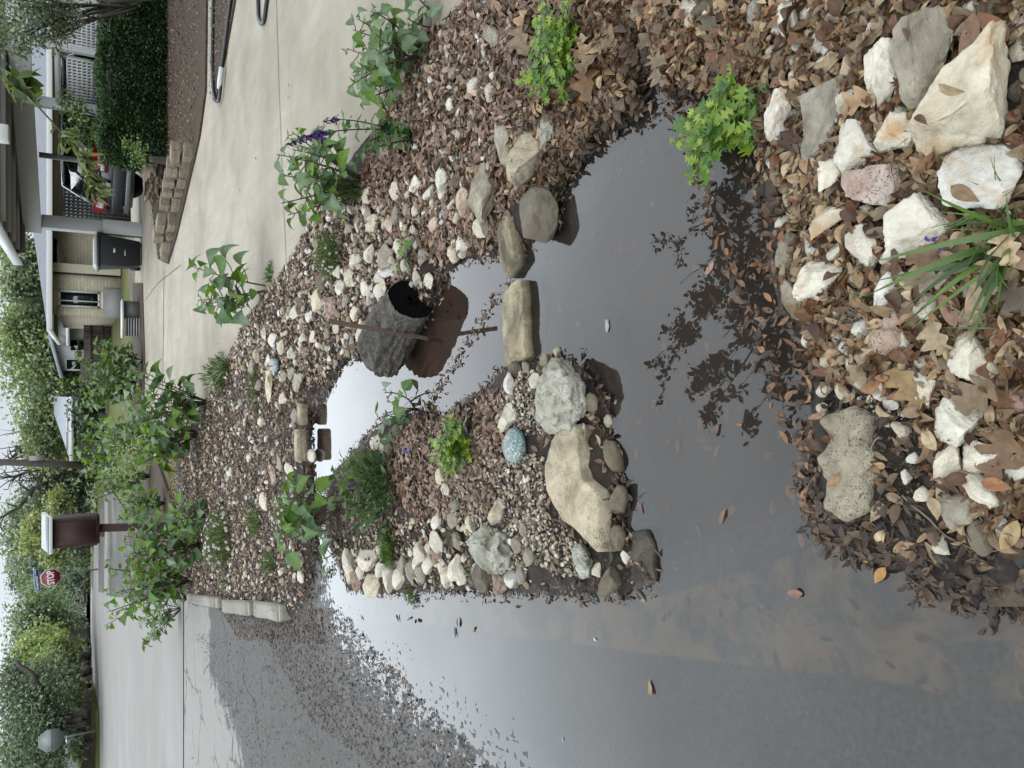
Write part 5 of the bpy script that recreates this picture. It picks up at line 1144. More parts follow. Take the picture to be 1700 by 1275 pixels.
# --- carport of the near house: roof, beam, posts, pierced screens
def carport():
    D = 20.5; e = P(30, 436, 21.5); r = thing('carport', 'grey carport with a broad beam, corrugated roof and pierced screens', 'carport', (e[0] + 4, D, float(H(D))))
    zr = e[2]; x0 = e[0]
    # roof: corrugated sheet sloping up a little towards the viewer, white edge board on its left
    mb = MB(); n = 90; ys = np.linspace(16.4, 21.6, n); zz = zr + .02 + .03 * np.sin(np.arange(n) * pi / 2) ; xs = [x0 + .06, 15.]
    v = np.array([(x, y, z + (.05 if k else 0)) for k in (0, 1) for y, z in zip(ys, zz) for x in xs]); q = np.array([[2 * i, 2 * i + 1, 2 * i + 3, 2 * i + 2] for i in range(n - 1)])
    mb.add(v, np.concatenate([q[:, ::-1], q + 2 * n])); rf = mb.build('roof', M['lightgrey'], r)
    MB().box((x0, 19.1, zr + .02), (.05, 5.4, .20)).build('edge_board', M['white'], r)
    for k in range(4): MB().box((x0 + 6, 16.7 + 1.1 * k, zr - .07), (11.8, .06, .12)).build('rafter', M['greypaint'], r)
    a, b = P(54, 384, 20.5), P(37, 165, 17.6); t = (b - a)[:2]; L_ = np.linalg.norm(t); rz = atan2(t[1], t[0]); u = t / L_
    ce = (a + b) / 2; e2 = b + np.r_[u * 5, 0]; ce = (a + e2) / 2; zc = a[2]
    MB().box((ce[0], ce[1], zc), (L_ + 5, .10, .36), rotm(rz)).build('beam', M['lightgrey'], r, bevel=.008)
    MB().box((ce[0], ce[1], zc + .36), (L_ + 5, .30, .14), rotm(rz)).build('purlin', M['darkgrey'], r)
    # log-like purlin end, left
    p = P(34, 420, 20.4); MB().tube([p, p + np.array([3, -.4, .02])], .10, 10).build('roof_pole', M['pole'], r, smooth=True)
    pa = P(237, 388, 20.5); zb = float(H(20.5)); MB().box((pa[0] + .06, 20.5, (zb + zc - .18) / 2), (.30, .34, zc - .18 - zb), None).build('post', M['greypaint'], r, bevel=.01)
    MB().box((pa[0] + .06, 20.5 - .19, zb + .42), (.34, .04, .84)).build('post_panel', M['lightgrey'], r, bevel=.006)
    p = P(150, 268, 19.0); MB().box((p[0], 19.0, (zc - .2 + float(H(19))) / 2), (.10, .10, zc - .2 - float(H(19)))).build('post', M['darkgrey'], r)
    for yy, D2, w_ in ((182, 17.4, .20), (84, 16.6, .20), (2, 16, .22)):
        p = P(150, yy, D2); MB().box((p[0], D2, (zr + float(H(D2))) / 2), (w_, .14, zr - float(H(D2)))).build('post', M['greypaint'], r, bevel=.008)
    p, q = P(100, 176, 17.4), P(105, -40, 15.9); t = (q - p)[:2]; L2 = np.linalg.norm(t); MB().box(((p[0] + q[0]) / 2, (p[1] + q[1]) / 2, p[2] + .03), (L2, .09, .10), rotm(atan2(t[1], t[0]))).build('rail', M['greypaint'], r)
    def screen(x0p, x1p, yl, yr, Dl, Dr, nx, nz, mat, lo):
        A, B = P(x0p, yl, Dl), P(x0p, yr, Dr); zt = A[2]; zb_ = P(x1p, yl, Dl)[2]; t = (B - A)[:2]; L3 = np.linalg.norm(t); rz3 = atan2(t[1], t[0]); u = np.r_[t / L3, 0]; m = MB(); Rr = rotm(rz3); dx = L3 / nx; dz = (zt - zb_) / nz
        c0 = np.array([A[0], A[1], zb_])
        for i in range(nx + 1): m.box(c0 + u * dx * i + [0, 0, (zt - zb_) / 2], (dx * .42, .10, zt - zb_), Rr)
        for j in range(nz + 1): m.box(c0 + u * L3 / 2 + [0, 0, dz * j], (L3, .094, dz * .45), Rr)
        fr = m.build('screen', M[mat], r); fr['label'] = lo
    screen(113, 176, 166, 95, 17.5, 16.8, 14, 8, 'greypaint', 'grey pierced block screen beside the climbing plant')
    screen(113, 182, 76, 8, 16.6, 16.1, 14, 9, 'greypaint', 'grey pierced block screen at the picture edge')
    screen(106, 216, 372, 300, 21.2, 21.6, 13, 15, 'darkgrey', 'dark pierced screen behind the car')
    lf_ = P(4, 222, 12.0); MB().box((lf_[0], 12, lf_[2]), (.22, .2, .16)).build('lamp_box', M['white'], r, bevel=.02)
carport()
# --- pale stone house
def house_a():
    D = 29.; g = float(H(D)); c1, c2 = P(180, 345, D), P(180, 525, D); x1, x0 = c1[0], c2[0]; r = thing('stone_house', 'pale stone house with grey shingle roof, dark door and tall window', 'house', ((x0 + x1) / 2, D, g))
    zt = P(86, 450, D)[2]; xr = x1 + 9; W = lambda yp: P(150, yp, D)[0]; Zp = lambda xp: P(xp, 450, D)[2]
    def wall(xa, xb, za, zb, nm='wall', mat='brick', y=D, dep=.2): return MB().box(((xa + xb) / 2, y + dep / 2, (za + zb) / 2), (abs(xb - xa), dep, zb - za)).build(nm, M[mat], r)
    wl, wr = W(511), W(484); zs, zh = Zp(166), Zp(97)
    wall(x0, wl, g - .3, zt); wall(wr, W(455), g - .3, zt); wall(wl, wr, zh, zt); wall(wl, wr, g - .3, zs)
    wall(x0 - .03, W(478), g - .3, Zp(171), 'siding', 'darkgrey', D - .06, .10)
    wn_ = MB(); 
    for a, b, c, d in ((wl, wl + .06, zs, zh), (wr - .06, wr, zs, zh), (wl, wr, zh - .06, zh), (wl, wr, zs, zs + .06), ((wl * .62 + wr * .38) - .02, (wl * .62 + wr * .38) + .02, zs, zh)): wn_.box(((a + b) / 2, D + .02, (c + d) / 2), (b - a, .06, d - c))
    f = wn_.build('window', M['white'], r); MB().box(((wl + wr) / 2, D + .1, (zs + zh) / 2), (wr - wl, .02, zh - zs)).build('pane', M['glass'], f)
    # porch recess
    pd = D + 1.6; px = W(455); pr = W(352)
    MB().box(((px + xr) / 2, pd + .1, (g + zt) / 2 - .1), (xr - px, .2, zt - g + .2)).build('wall', M['brick'], r)
    MB().box((px + .02, D + .8, (g + zt) / 2 - .1), (.14, 1.6, zt - g + .2)).build('wall', M['creampaint'], r)
    dl, dr = W(443) + .12, W(422) + .14; dd = MB().box(((dl + dr) / 2, pd - .03, g + 1.06), (dr - dl, .06, 2.1)).build('door', M['navy'], r); MB().box((dl + .12, pd - .08, g + 1.1), (.05, .05, .14)).build('handle', M['galv'], dd)
    MB().box((W(448), D - .02, (g + zt) / 2), (.30, .18, zt - g)).build('column', M['creampaint'], r, bevel=.01)
    MB().box((W(454.5), D - .02, (g + zt) / 2), (.10, .12, (zt - g) * .94)).build('slot_panel', M['navy'], r)
    MB().box((W(413) + .1, pd - .05, g + 1.25), (.26, .09, .40)).build('letter_box', M['black_plastic'], r, bevel=.01)
    MB().box((W(414) + .1, pd - .08, g + 2.15), (.14, .14, .26)).build('porch_lamp', M['black_plastic'], r, bevel=.02)
    sw, sr = W(404) + .1, W(394) + .1; wm = MB(); wm.box(((sw + sr) / 2, pd - .03, g + 1.75), (sr - sw + .08, .05, 1.2)); fw = wm.build('window', M['creampaint'], r); MB().box(((sw + sr) / 2, pd - .06, g + 1.75), (sr - sw - .04, .02, 1.08)).build('pane', M['glass'], fw)
    MB().box(((x0 + xr) / 2, D + .5, zt + .02), (xr - x0 + 1.0, 2.2, .05)).build('soffit', M['creampaint'], r)
    # hip roof: front eave, left eave running back
    ex0, ey0, ez = x0 - .55, D - .65, zt + .10; rx, ry, rz_ = x0 + 4.4, D + 4.5, P(49, 330, D + 4.5)[2]
    m = MB(); back = D + 9.6; V = [(ex0, ey0, ez), (xr, ey0, ez), (xr, ry, rz_), (rx, ry, rz_), (ex0, back, ez), (xr, back, ez)]
    m.add(V, [np.array([[0, 1, 2, 3], [5, 4, 3, 2]]), np.array([[4, 0, 3]])]); rf = m.build('roof', M['shingle'], r)
    MB().box(((ex0 + xr) / 2, ey0 - .02, ez - .06), (xr - ex0, .05, .16)).build('gutter', M['white'], r, bevel=.01); MB().box((ex0 - .02, (ey0 + back) / 2, ez - .06), (.05, back - ey0, .16)).build('gutter', M['white'], r)
    MB().box(((x0 + x1) / 2, D + 5, g + .9), (x1 - x0 - .3, 8.6, 2.0)).build('wall', M['brick'], r)
house_a()
# --- white gabled house behind the fence
def house_w():
    D = 46.; g = float(H(D)); X = lambda yp: P(120, yp, D)[0]; Z = lambda xp: P(xp, 570, D)[2]; r = thing('white_house', 'white gabled house behind the dark wooden fence', 'house', (X(570), D, g)); x0, x1 = X(615), X(515)
    ze, zr = Z(101), Z(88); xm = X(560)
    MB().prism([(x0, g - .2), (x1, g - .2), (x1, ze), (xm, zr), (x0, ze)], 0, 7, M=np.array([[1, 0, 0, 0], [0, 0, 1, D], [0, 1, 0, 0], [0, 0, 0, 1.]])).build('wall', M['white'], r)
    for a, za, b, zb in ((x0 - .4, ze - .1, xm, zr + .08), (xm, zr + .08, x1 + .4, ze - .1)):
        L_ = math.hypot(b - a, zb - za); m = MB().box((0, 0, 0), (L_, 7.8, .16)); an = atan2(zb - za, b - a); R = np.array([[cos(an), 0, -sin(an)], [0, 1, 0], [sin(an), 0, cos(an)]]); m.v[0] = m.v[0] @ R.T + np.array([(a + b) / 2, D + 3.3, (za + zb) / 2 + .05]); m.build('roof', M['paleshingle'], r)
    MB().box((X(535), D - 1.2, Z(114)), (2.6, 2.4, .14)).build('porch_roof', M['white'], r); MB().box((X(566), D - .03, Z(103)), (.5, .05, .5)).build('vent', M['lightgrey'], r)
    for yp, xp, w_, h_ in ((605, 127, .5, .9), (573, 130, .55, .7)):
        f = MB().box((X(yp), D - .04, Z(xp)), (w_ + .14, .06, h_ + .14)).build('window', M['white'], r); MB().box((X(yp), D - .08, Z(xp)), (w_, .03, h_)).build('pane', M['darkglass'], f)
house_w()
# --- dark wooden fence
def fence():
    D = 36.; a, b = P(184, 526, D), P(184, 604, D); r = thing('wooden_fence', 'dark weathered board fence beside the stone house', 'fence', ((a[0] + b[0]) / 2, D, a[2])); zt = P(139, 560, D)[2]; zb = P(184, 560, D)[2] - .1; n = 24
    m = MB()
    for k in range(n): x = b[0] + (a[0] - b[0]) * (k + .5) / n; m.box((x, D + random.uniform(-.01, .01), (zt + zb) / 2 + random.uniform(-.02, .02)), ((a[0] - b[0]) / n * .93, .03, zt - zb))
    m.build('boards', M['fencewood'], r)
    for z in (zt - .25, zb + .4): MB().box(((a[0] + b[0]) / 2, D - .04, z), (a[0] - b[0], .05, .09)).build('rail', M['fencewood'], r)
    c = P(184, 632, D + 1.5); m = MB(); n = 10
    for k in range(n): f = (k + .5) / n; m.box((b[0] + (c[0] - b[0]) * f, D + 1.5 * f, (zt + .12 + zb) / 2), (.15, .03, zt + .12 - zb), rotm(-.2))
    m.build('boards', M['fencewood'], r)
fence()
# --- beige house
def house_c():
    D = 44.; g = float(H(D)); X = lambda yp: P(130, yp, D)[0]; Z = lambda xp: P(xp, 700, D)[2]; r = thing('beige_house', 'beige house with a sloping blue-grey roof behind the leafy bushes', 'house', (X(715), D, g)); x0, x1 = X(748), X(672)
    MB().box(((x0 + x1) / 2, D + 3, (g + Z(110)) / 2 - .1), (x1 - x0, 6, Z(110) - g + .2)).build('wall', M['beige'], r)
    V = [(x0 - .5, D - .7, Z(118)), (x1 + .4, D - .7, Z(118)), (x1 + .4, D + 4, Z(84)), (x0 + 1.8, D + 4, Z(84)), (x0 - .5, D + 8, Z(118)), (x1 + .4, D + 8, Z(118))]
    MB().add(V, [np.array([[0, 1, 2, 3], [5, 4, 3, 2]]), np.array([[4, 0, 3]])]).build('roof', M['paleshingle'], r)
    MB().box(((x0 + x1) / 2, D - .72, Z(119)), (x1 - x0 + .9, .06, .18)).build('gutter', M['white'], r)
    for yp in (700, 708, 712): MB().box((X(yp), D - .05, Z(126)), (.07, .06, .8)).build('window_bar', M['darkgrey'], r)
    f = MB().box((X(705), D - .02, Z(126)), (.7, .05, .85)).build('window', M['white'], r); MB().box((X(705), D - .03, Z(126)), (.6, .06, .75)).build('pane', M['glass'], f)
house_c()
# --- wheelie bin
def bin_():
    p = far(235, 424); r = thing('wheelie_bin', 'black wheelie bin with a grey lid by the carport post', 'bin', p); h = P(163, 424, p[1])[2] - p[2]; w0, w1 = .30, .38
    lo = [(p[0] - w0, p[1] - .26, p[2] + .04), (p[0] + w0, p[1] - .26, p[2] + .04), (p[0] + w0, p[1] + .28, p[2] + .04), (p[0] - w0, p[1] + .28, p[2] + .04)]
    hi = [(p[0] - w1, p[1] - .38, p[2] + h), (p[0] + w1, p[1] - .38, p[2] + h), (p[0] + w1, p[1] + .40, p[2] + h), (p[0] - w1, p[1] + .40, p[2] + h)]
    MB().hexa(lo, hi).build('body', M['black_plastic'], r, bevel=.03); MB().box((p[0], p[1] - .01, p[2] + h), (w1 * 2 + .08, .86, .05)).build('rim', M['black_plastic'], r, bevel=.015)
    m = MB().hexa([(p[0] - w1 - .03, p[1] - .42, p[2] + h + .03), (p[0] + w1 + .03, p[1] - .42, p[2] + h + .03), (p[0] + w1 + .03, p[1] + .42, p[2] + h + .03), (p[0] - w1 - .03, p[1] + .42, p[2] + h + .03)], [(p[0] - w1 + .05, p[1] - .30, p[2] + h + .09), (p[0] + w1 - .05, p[1] - .30, p[2] + h + .09), (p[0] + w1 - .05, p[1] + .35, p[2] + h + .11), (p[0] - w1 + .05, p[1] + .35, p[2] + h + .11)])
    m.build('lid', M['darkgrey'], r, bevel=.02)
    for s_ in (-1, 1): MB().tube([(p[0] + s_ * .34, p[1] + .28, p[2] + .13), (p[0] + s_ * .27, p[1] + .28, p[2] + .13)], .13, 18).build('wheel', M['rubber'], r)
    MB().box((p[0] + .02, p[1] - .345, p[2] + h * .64), (.11, .012, .05)).build('plate', M['lightgrey'], r); MB().box((p[0] - .02, p[1] - .325, p[2] + h * .40), (.14, .012, .025)).build('plate', M['lightgrey'], r)
    MB().tube([(p[0] - .28, p[1] + .46, p[2] + h), (p[0] + .28, p[1] + .46, p[2] + h)], .018, 8).build('handle', M['black_plastic'], r)
bin_()
# --- black and white striped planter
def planter():
    p = far(233, 533); D = p[1]; k = D / 1416; r = thing('striped_planter', 'wooden planter box with black and white stripes on its end', 'planter', p); zt = P(206, 530, D)[2]; xa, xb, xc = P(220, 558, D)[0], P(220, 528, D)[0], P(220, 500, D)[0]; z0 = p[2] - .02
    MB().box(((xb + xc) / 2, D + .3, (z0 + zt) / 2), (xc - xb, .6, zt - z0)).build('side_panel', M['darkgrey'], r); m = MB(); w_ = MB(); n = 11; zt2 = P(208, 540, D)[2]
    w_.box(((xa + xb) / 2, D - .02, (z0 + zt2) / 2), (xb - xa, .06, zt2 - z0)); w_.build('end_panel', M['black_plastic'], r)
    for q in range(6): z = z0 + .03 + (zt2 - z0) * (q + .3) / 6; MB().box(((xa + xb) / 2, D - .07, z), (xb - xa, .03, (zt2 - z0) / 6 * .5)).build('stripe', M['white'], r)
    MB().box(((xa + xc) / 2, D + .22, zt + .03), (xc - xa + .06, .75, .05)).build('rim', M['white'], r)
planter()
# --- brown box on a post (letter-size library box), seen from behind
def kiosk():
    D = 11.6; g = float(H(D)); c = P(162, 884, D); r = thing('post_box', 'dark brown wooden box with a pale sloped lid on a brown post', 'box on post', (c[0], D, g)); X = lambda yp: P(120, yp, D)[0]; xa, xb = X(909), X(860); zb = c[2]; zt = P(87, 884, D)[2]
    b_ = MB().box(((xa + xb) / 2, D + .17, (zb + zt) / 2), (xb - xa, .34, zt - zb)).build('box', M['brownwood'], r, bevel=.006)
    MB().box(((xa + xb) / 2, D - .012, (zb + zt) / 2), (xb - xa - .09, .02, zt - zb - .06)).build('back_panel', M['brownwood'], b_); MB().box(((xa + xb) / 2, D + .17, zb - .012), (xb - xa - .04, .30, .03)).build('base_board', M['brownwood'], b_)
    l_ = MB().hexa([(xa - .05, D - .08, zt - .005), (xb + .05, D - .08, zt - .005), (xb + .05, D + .42, zt + .10), (xa - .05, D + .42, zt + .10)], [(xa - .05, D - .08, zt + .03), (xb + .05, D - .08, zt + .03), (xb + .05, D + .42, zt + .135), (xa - .05, D + .42, zt + .135)]); l_.build('lid', M['lightgrey'], r, bevel=.004)
    MB().hexa([(xa - .04, D - .06, zt + .036), (xb + .04, D - .06, zt + .036), (xb + .04, D + .40, zt + .136), (xa - .04, D + .40, zt + .136)], [(xa - .04, D - .06, zt + .042), (xb + .04, D - .06, zt + .042), (xb + .04, D + .40, zt + .142), (xa - .04, D + .40, zt + .142)]).build('lid_sheet', M['galv'], r)
    a = P(350, 873, D); top = (xa + xb) / 2 + .01; MB().hexa([(a[0] - .05, D + .10, g - .1), (a[0] + .05, D + .10, g - .1), (a[0] + .05, D + .20, g - .1), (a[0] - .05, D + .20, g - .1)], [(top - .05, D + .10, zb), (top + .05, D + .10, zb), (top + .05, D + .20, zb), (top - .05, D + .20, zb)]).build('post', M['brownwood'], r, bevel=.005)
kiosk()
# --- lettering helper
def letters(txt, size, mat, parent, loc, rot, name='lettering', sx=1.0, bold=0.0):
    cu = bpy.data.curves.new('t', 'FONT'); cu.body = txt; cu.size = size; cu.align_x = 'CENTER'; cu.align_y = 'CENTER'; cu.extrude = .002; cu.offset = bold
    o = bpy.data.objects.new('t', cu); COL.objects.link(o); dg = bpy.context.evaluated_depsgraph_get(); me = bpy.data.meshes.new_from_object(o.evaluated_get(dg)); bpy.data.objects.remove(o)
    me.materials.clear(); me.materials.append(M[mat]); q = bpy.data.objects.new(name, me); COL.objects.link(q); q.parent = parent; q.location = loc; q.rotation_euler = rot; q.scale = (sx, 1, 1); q['_loc'] = [0., 0., 0.]; return q
def stop_sign(px, D, base_px, label, front=True, lean=0.0):
    c = P(px[0], px[1], D); g = P(base_px[0], base_px[1], D); r = thing('stop_sign' if front else 'road_sign', label, 'road sign', (c[0], D, c[2]), local=True); r.rotation_euler = (0, lean, 0); L_ = c[2] - g[2]
    th = (np.arange(8) + .5) * 2 * pi / 8; rr = .38 / cos(pi / 8); Mx = np.array([[1, 0, 0, 0], [0, 0, 1, 0], [0, 1, 0, 0], [0, 0, 0, 1.]])
    oc = lambda k: np.c_[np.cos(th) * rr * k, np.sin(th) * rr * k]
    if front:
        MB().prism(oc(1), 0, .006, M=Mx).build('border_plate', M['white'], r); MB().prism(oc(.93), -.004, -.001, M=Mx).build('face_plate', M['red'], r); letters('STOP', .36, 'white', r, (0, -.006, 0), (pi / 2, 0, 0), sx=.70, bold=.012)
        MB().box((.0, .0, .52), (.95, .012, .20)).build('street_name_plate', M['white'], r); n = MB().box((0, -.008, .52), (.92, .004, .175)).build('name_face', M['blue'], r)
        letters('Greenwich', .155, 'white', r, (-.12, -.012, .52), (pi / 2, 0, 0), sx=.86, bold=.002); letters('WAY', .085, 'white', r, (.35, -.012, .545), (pi / 2, 0, 0), bold=.001)
    else: MB().prism(oc(1), 0, .006, M=Mx).build('plate', M['galv'], r); MB().box((0, -.014, 0), (.74, .01, .03)).build('stiffener', M['galv'], r)
    MB().box((0, .03, (-L_ + (.75 if front else .36)) / 2), (.055, .04, L_ + (.75 if front else .36))).build('post', M['galv'], r); return r
stop_sign((84.5, 959), 38., (163, 944), 'red STOP sign with a blue street name plate on top', True, radians(-4.5))
stop_sign((85, 1229), 30., (158, 1221), 'grey back of an eight-sided road sign at the far verge', False, 0)
# --- cars
def car(name, label, loc, rz, paint, roofmat, L_=4.6, Wd=1.86, Hh=1.70, pickup=False):
    r = thing(name, label, 'car' if not pickup else 'truck', loc, rz=rz, local=True); hw = Wd / 2
    def loft(prof, ys, z_in=0):   # side profile (x,z) skinned over widths
        n = len(prof); V = []; 
        for y, sc, dz in ys: V += [(x * 1.0 if abs(y) < hw else x, y, z + dz) for x, z in prof] if sc == 1 else [(x * sc, y, .35 + (z - .35) * (1 - (1 - sc) * .5) + dz) for x, z in prof]
        m = MB(); k = len(ys); i, j = np.meshgrid(np.arange(k - 1), np.arange(n), indexing='ij'); j2 = (j + 1) % n
        m.add(V, np.stack([i * n + j, i * n + j2, (i + 1) * n + j2, (i + 1) * n + j], -1).reshape(-1, 4)); m.f.setdefault(n, []).append(np.array([np.arange(n)[::-1], np.arange(n) + (k - 1) * n])); return m
    h = L_ / 2
    body = [(-h, .40), (-h - .02, .62), (-h + .03, .98), (-h + .10, 1.06), (h - 1.25, 1.04), (h - .25, .92), (h - .02, .75), (h, .42), (h - .2, .26), (-h + .2, .26)]
    loft(body, [(-hw, .97, 0), (-hw + .06, 1, 0), (hw - .06, 1, 0), (hw, .97, 0)]).build('body', M[paint], r, bevel=.02)
    cab = [(-h + .14, 1.05), (-h + .42, Hh - .14), (-h + .62, Hh), (.55, Hh), (h - 1.2, 1.05)] if not pickup else [(-.3, 1.05), (-.15, Hh), (.95, Hh), (1.35, 1.05)]
    gl = [(x * .985, z) for x, z in cab]; loft(gl, [(-hw + .10, 1, -.02), (hw - .10, 1, -.02)]).build('windows', M['darkglass'], r)
    m = MB(); t0 = [c for c in cab if c[1] > Hh - .05]; m.box(((t0[0][0] + t0[-1][0]) / 2, 0, Hh - .01), (t0[-1][0] - t0[0][0] + .10, Wd - .16, .07)); m.build('roof', M[roofmat], r, bevel=.02)
    for s_ in (-1, 1):
        pm = []
        for (xa, za), (xb, zb) in ((cab[0], cab[1 if pickup else 2]), (cab[-1], cab[-2])): MB().tube([(xa, s_ * (hw - .09), za), (xb, s_ * (hw - .11), zb)], .05, 6).build('pillar', M[roofmat], r)
        if not pickup: MB().tube([(-.35, s_ * (hw - .09), 1.05), (-.3, s_ * (hw - .11), Hh)], .045, 6).build('pillar', M[roofmat], r)
        for x in (-h + .85, h - .9):
            wv = MB().lathe([(.20, -.115), (.335, -.11), (.345, -.05), (.345, .05), (.335, .11), (.20, .115)], 28); q = np.concatenate(wv.v); wv.v = [np.stack([q[:, 0] + x, q[:, 2] + s_ * (hw - .10), q[:, 1] + .345], -1)]
            w2 = wv.build('tyre', M['rubber'], r, smooth=True); rm = MB().lathe([(.0, .10), (.19, .095), (.21, .06), (.21, -.06), (0, -.06)], 20); q = np.concatenate(rm.v); rm.v = [np.stack([q[:, 0] + x, s_ * (hw - .10) + s_ * q[:, 2], q[:, 1] + .345], -1)]; rm.build('rim', M['galv'], w2)
        MB().hexa([(-h - .04, s_ * (hw - .46), .80), (-h - .04, s_ * (hw + .005), .82), (-h + .48, s_ * (hw + .006), .88), (-h + .1, s_ * (hw - .46), .80)], [(-h - .0, s_ * (hw - .46), 1.06), (-h + .0, s_ * (hw + .005), 1.12), (-h + .46, s_ * (hw + .006), 1.08), (-h + .1, s_ * (hw - .46), 1.06)]).build('tail_lamp', M['lampred'], r)
        MB().box((-h - .045, s_ * (hw - .30), .92), (.02, .20, .08)).build('lamp_lens', M['white'], r)
        MB().box((-h - .045, s_ * (hw - .25), .46), (.02, .20, .06)).build('reflector', M['lampred'], r)
        if not pickup: MB().tube([(-h + .7, s_ * (hw - .2), Hh + .05), (.45, s_ * (hw - .2), Hh + .05)], .02, 6).build('roof_rail', M['galv'], r)
    MB().box((-h - .03, 0, .60), (.10, Wd - .10, .24)).build('bumper', M['black_plastic'] if not pickup else M['galv'], r, bevel=.03); MB().box((-h - .05, 0, .40), (.08, Wd - .24, .10)).build('bumper_trim', M['galv'], r, bevel=.02); MB().box((-h - .03, 0, .99), (.03, Wd - .9, .05)).build('trim_bar', M['galv'], r)
    MB().box((-h - .045, 0, .83), (.015, .32, .16)).build('number_plate', M['white'], r)
    return r
near = P(262, 272, 18.3); fz = float(H(18.6)); ang = radians(28); d = np.array([cos(ang), sin(ang)]); rt = np.array([sin(ang), -cos(ang)])
cc = near[:2] - rt * .93 + d * 2.3; car('parked_car', 'dark grey parked car with red tail lamps behind the hedge', (cc[0], cc[1], fz), ang, 'greycar', 'silvercar')
p = P(151, 979, 95); car('parked_car', 'small red car at the far end of the road beyond the STOP sign', (p[0], 95, p[2]), radians(90), 'redcar', 'redcar', 4.3, 1.75, 1.5)
p = P(139, 1268, 50); car('pickup_truck', 'white truck parked at the far side of the road', (p[0], 50, p[2] - .1), radians(-8), 'whitecar', 'whitecar', 5.2, 1.95, 1.8, True)
# --- stacked wall blocks along the planting bed
wl = np.array([G(x, y, .012) for x, y in ((324, 258), (316, 290), (305, 330), (297, 365), (290, 395), (283, 425), (277, 450))]); seg = np.r_[0, np.cumsum(np.linalg.norm(np.diff(wl[:, :2], axis=0), axis=1))]
bm_ = bmesh.new(); bmesh.ops.create_cube(bm_, size=1); bmesh.ops.bevel(bm_, geom=bm_.edges[:], offset=.05, segments=2, affect='EDGES'); bmesh.ops.subdivide_edges(bm_, edges=bm_.edges[:], cuts=2, use_grid_fill=True)
for v in bm_.verts: v.co += Vector((random.uniform(-.015, .015), random.uniform(-.015, .015), random.uniform(-.015, .015)))
bme = bpy.data.meshes.new('wall_block'); bm_.to_mesh(bme); bm_.free(); bme.materials.append(M['blockstone'])
for row in range(3):
    s = .1 + .15 * row
    while s < seg[-1] - .3 - .7 * row:
        x, y = np.interp(s, seg, wl[:, 0]), np.interp(s, seg, wl[:, 1]); x2, y2 = np.interp(s + .2, seg, wl[:, 0]), np.interp(s + .2, seg, wl[:, 1])
        if random.random() > .06 + .30 * row:
            o = bpy.data.objects.new('wall_block', bme); COL.objects.link(o); o.location = (x + .10 + .05 * row, y + .10, float(H(y)) + .085 + .155 * row); o.scale = (random.uniform(.24, .34), .21, random.uniform(.12, .16)); o.rotation_euler = (random.uniform(-.08, .08), random.uniform(-.08, .08), atan2(y2 - y, x2 - x) + random.uniform(-.35, .35)); o.location[1] += random.uniform(-.05, .05); tag(o, 'weathered grey wall block stacked along the planting bed by the drive', 'wall block', 'stacked blocks edging the planting bed')
        s += .345
# gnarled stump and hose
p = G(268, 300, .1); v, f = rock_shape(77, (1.5, .6, .42), 5, cuts=3, rough=.22); o = MB().add(v, f).build('stump', M['drift'], smooth=True); o.location = (p[0] + .25, p[1] + .2, p[2] + .12); o.rotation_euler[2] = .5; tag(o, 'gnarled pale driftwood stump on the planting bed behind the blocks', 'stump')
def hose(px, rad, label, dz=.05):
    p = np.array([G(x, y, dz) for x, y in px]); t = np.linspace(0, len(p) - 1, 60); pts = np.stack([np.interp(t, np.arange(len(p)), p[:, k]) for k in range(3)], -1)
    for _ in range(3): pts[1:-1] = (pts[:-2] + 2 * pts[1:-1] + pts[2:]) / 4
    return pts
pts = hose([(355, -60), (353, 40), (352, 110), (354, 155), (358, 169), (363, 168), (366, 150), (368, 110), (375, 60), (384, -10), (392, -60)], .02, '')
r = thing('hose', 'black garden hose with a white connector in the narrow bed', 'hose', pts[0]); MB().tube(pts, .020, 8).build('tube', M['black_plastic'], r, smooth=True)
a, b = G(364, 147, .06), G(368, 112, .06); MB().tube([a, a + (b - a) * .35, b], [.026, .032, .028], 10).build('connector', M['white'], r, smooth=True)
pts = hose([(428, -60), (428, 0), (429, 30), (433, 40), (438, 36), (441, 15), (444, -10), (446, -60)], .02, '', .03); tag(MB().tube(pts, .018, 8).build('hose', M['black_plastic'], origin=pts[0], smooth=True), 'loop of black hose lying on the driveway', 'hose')
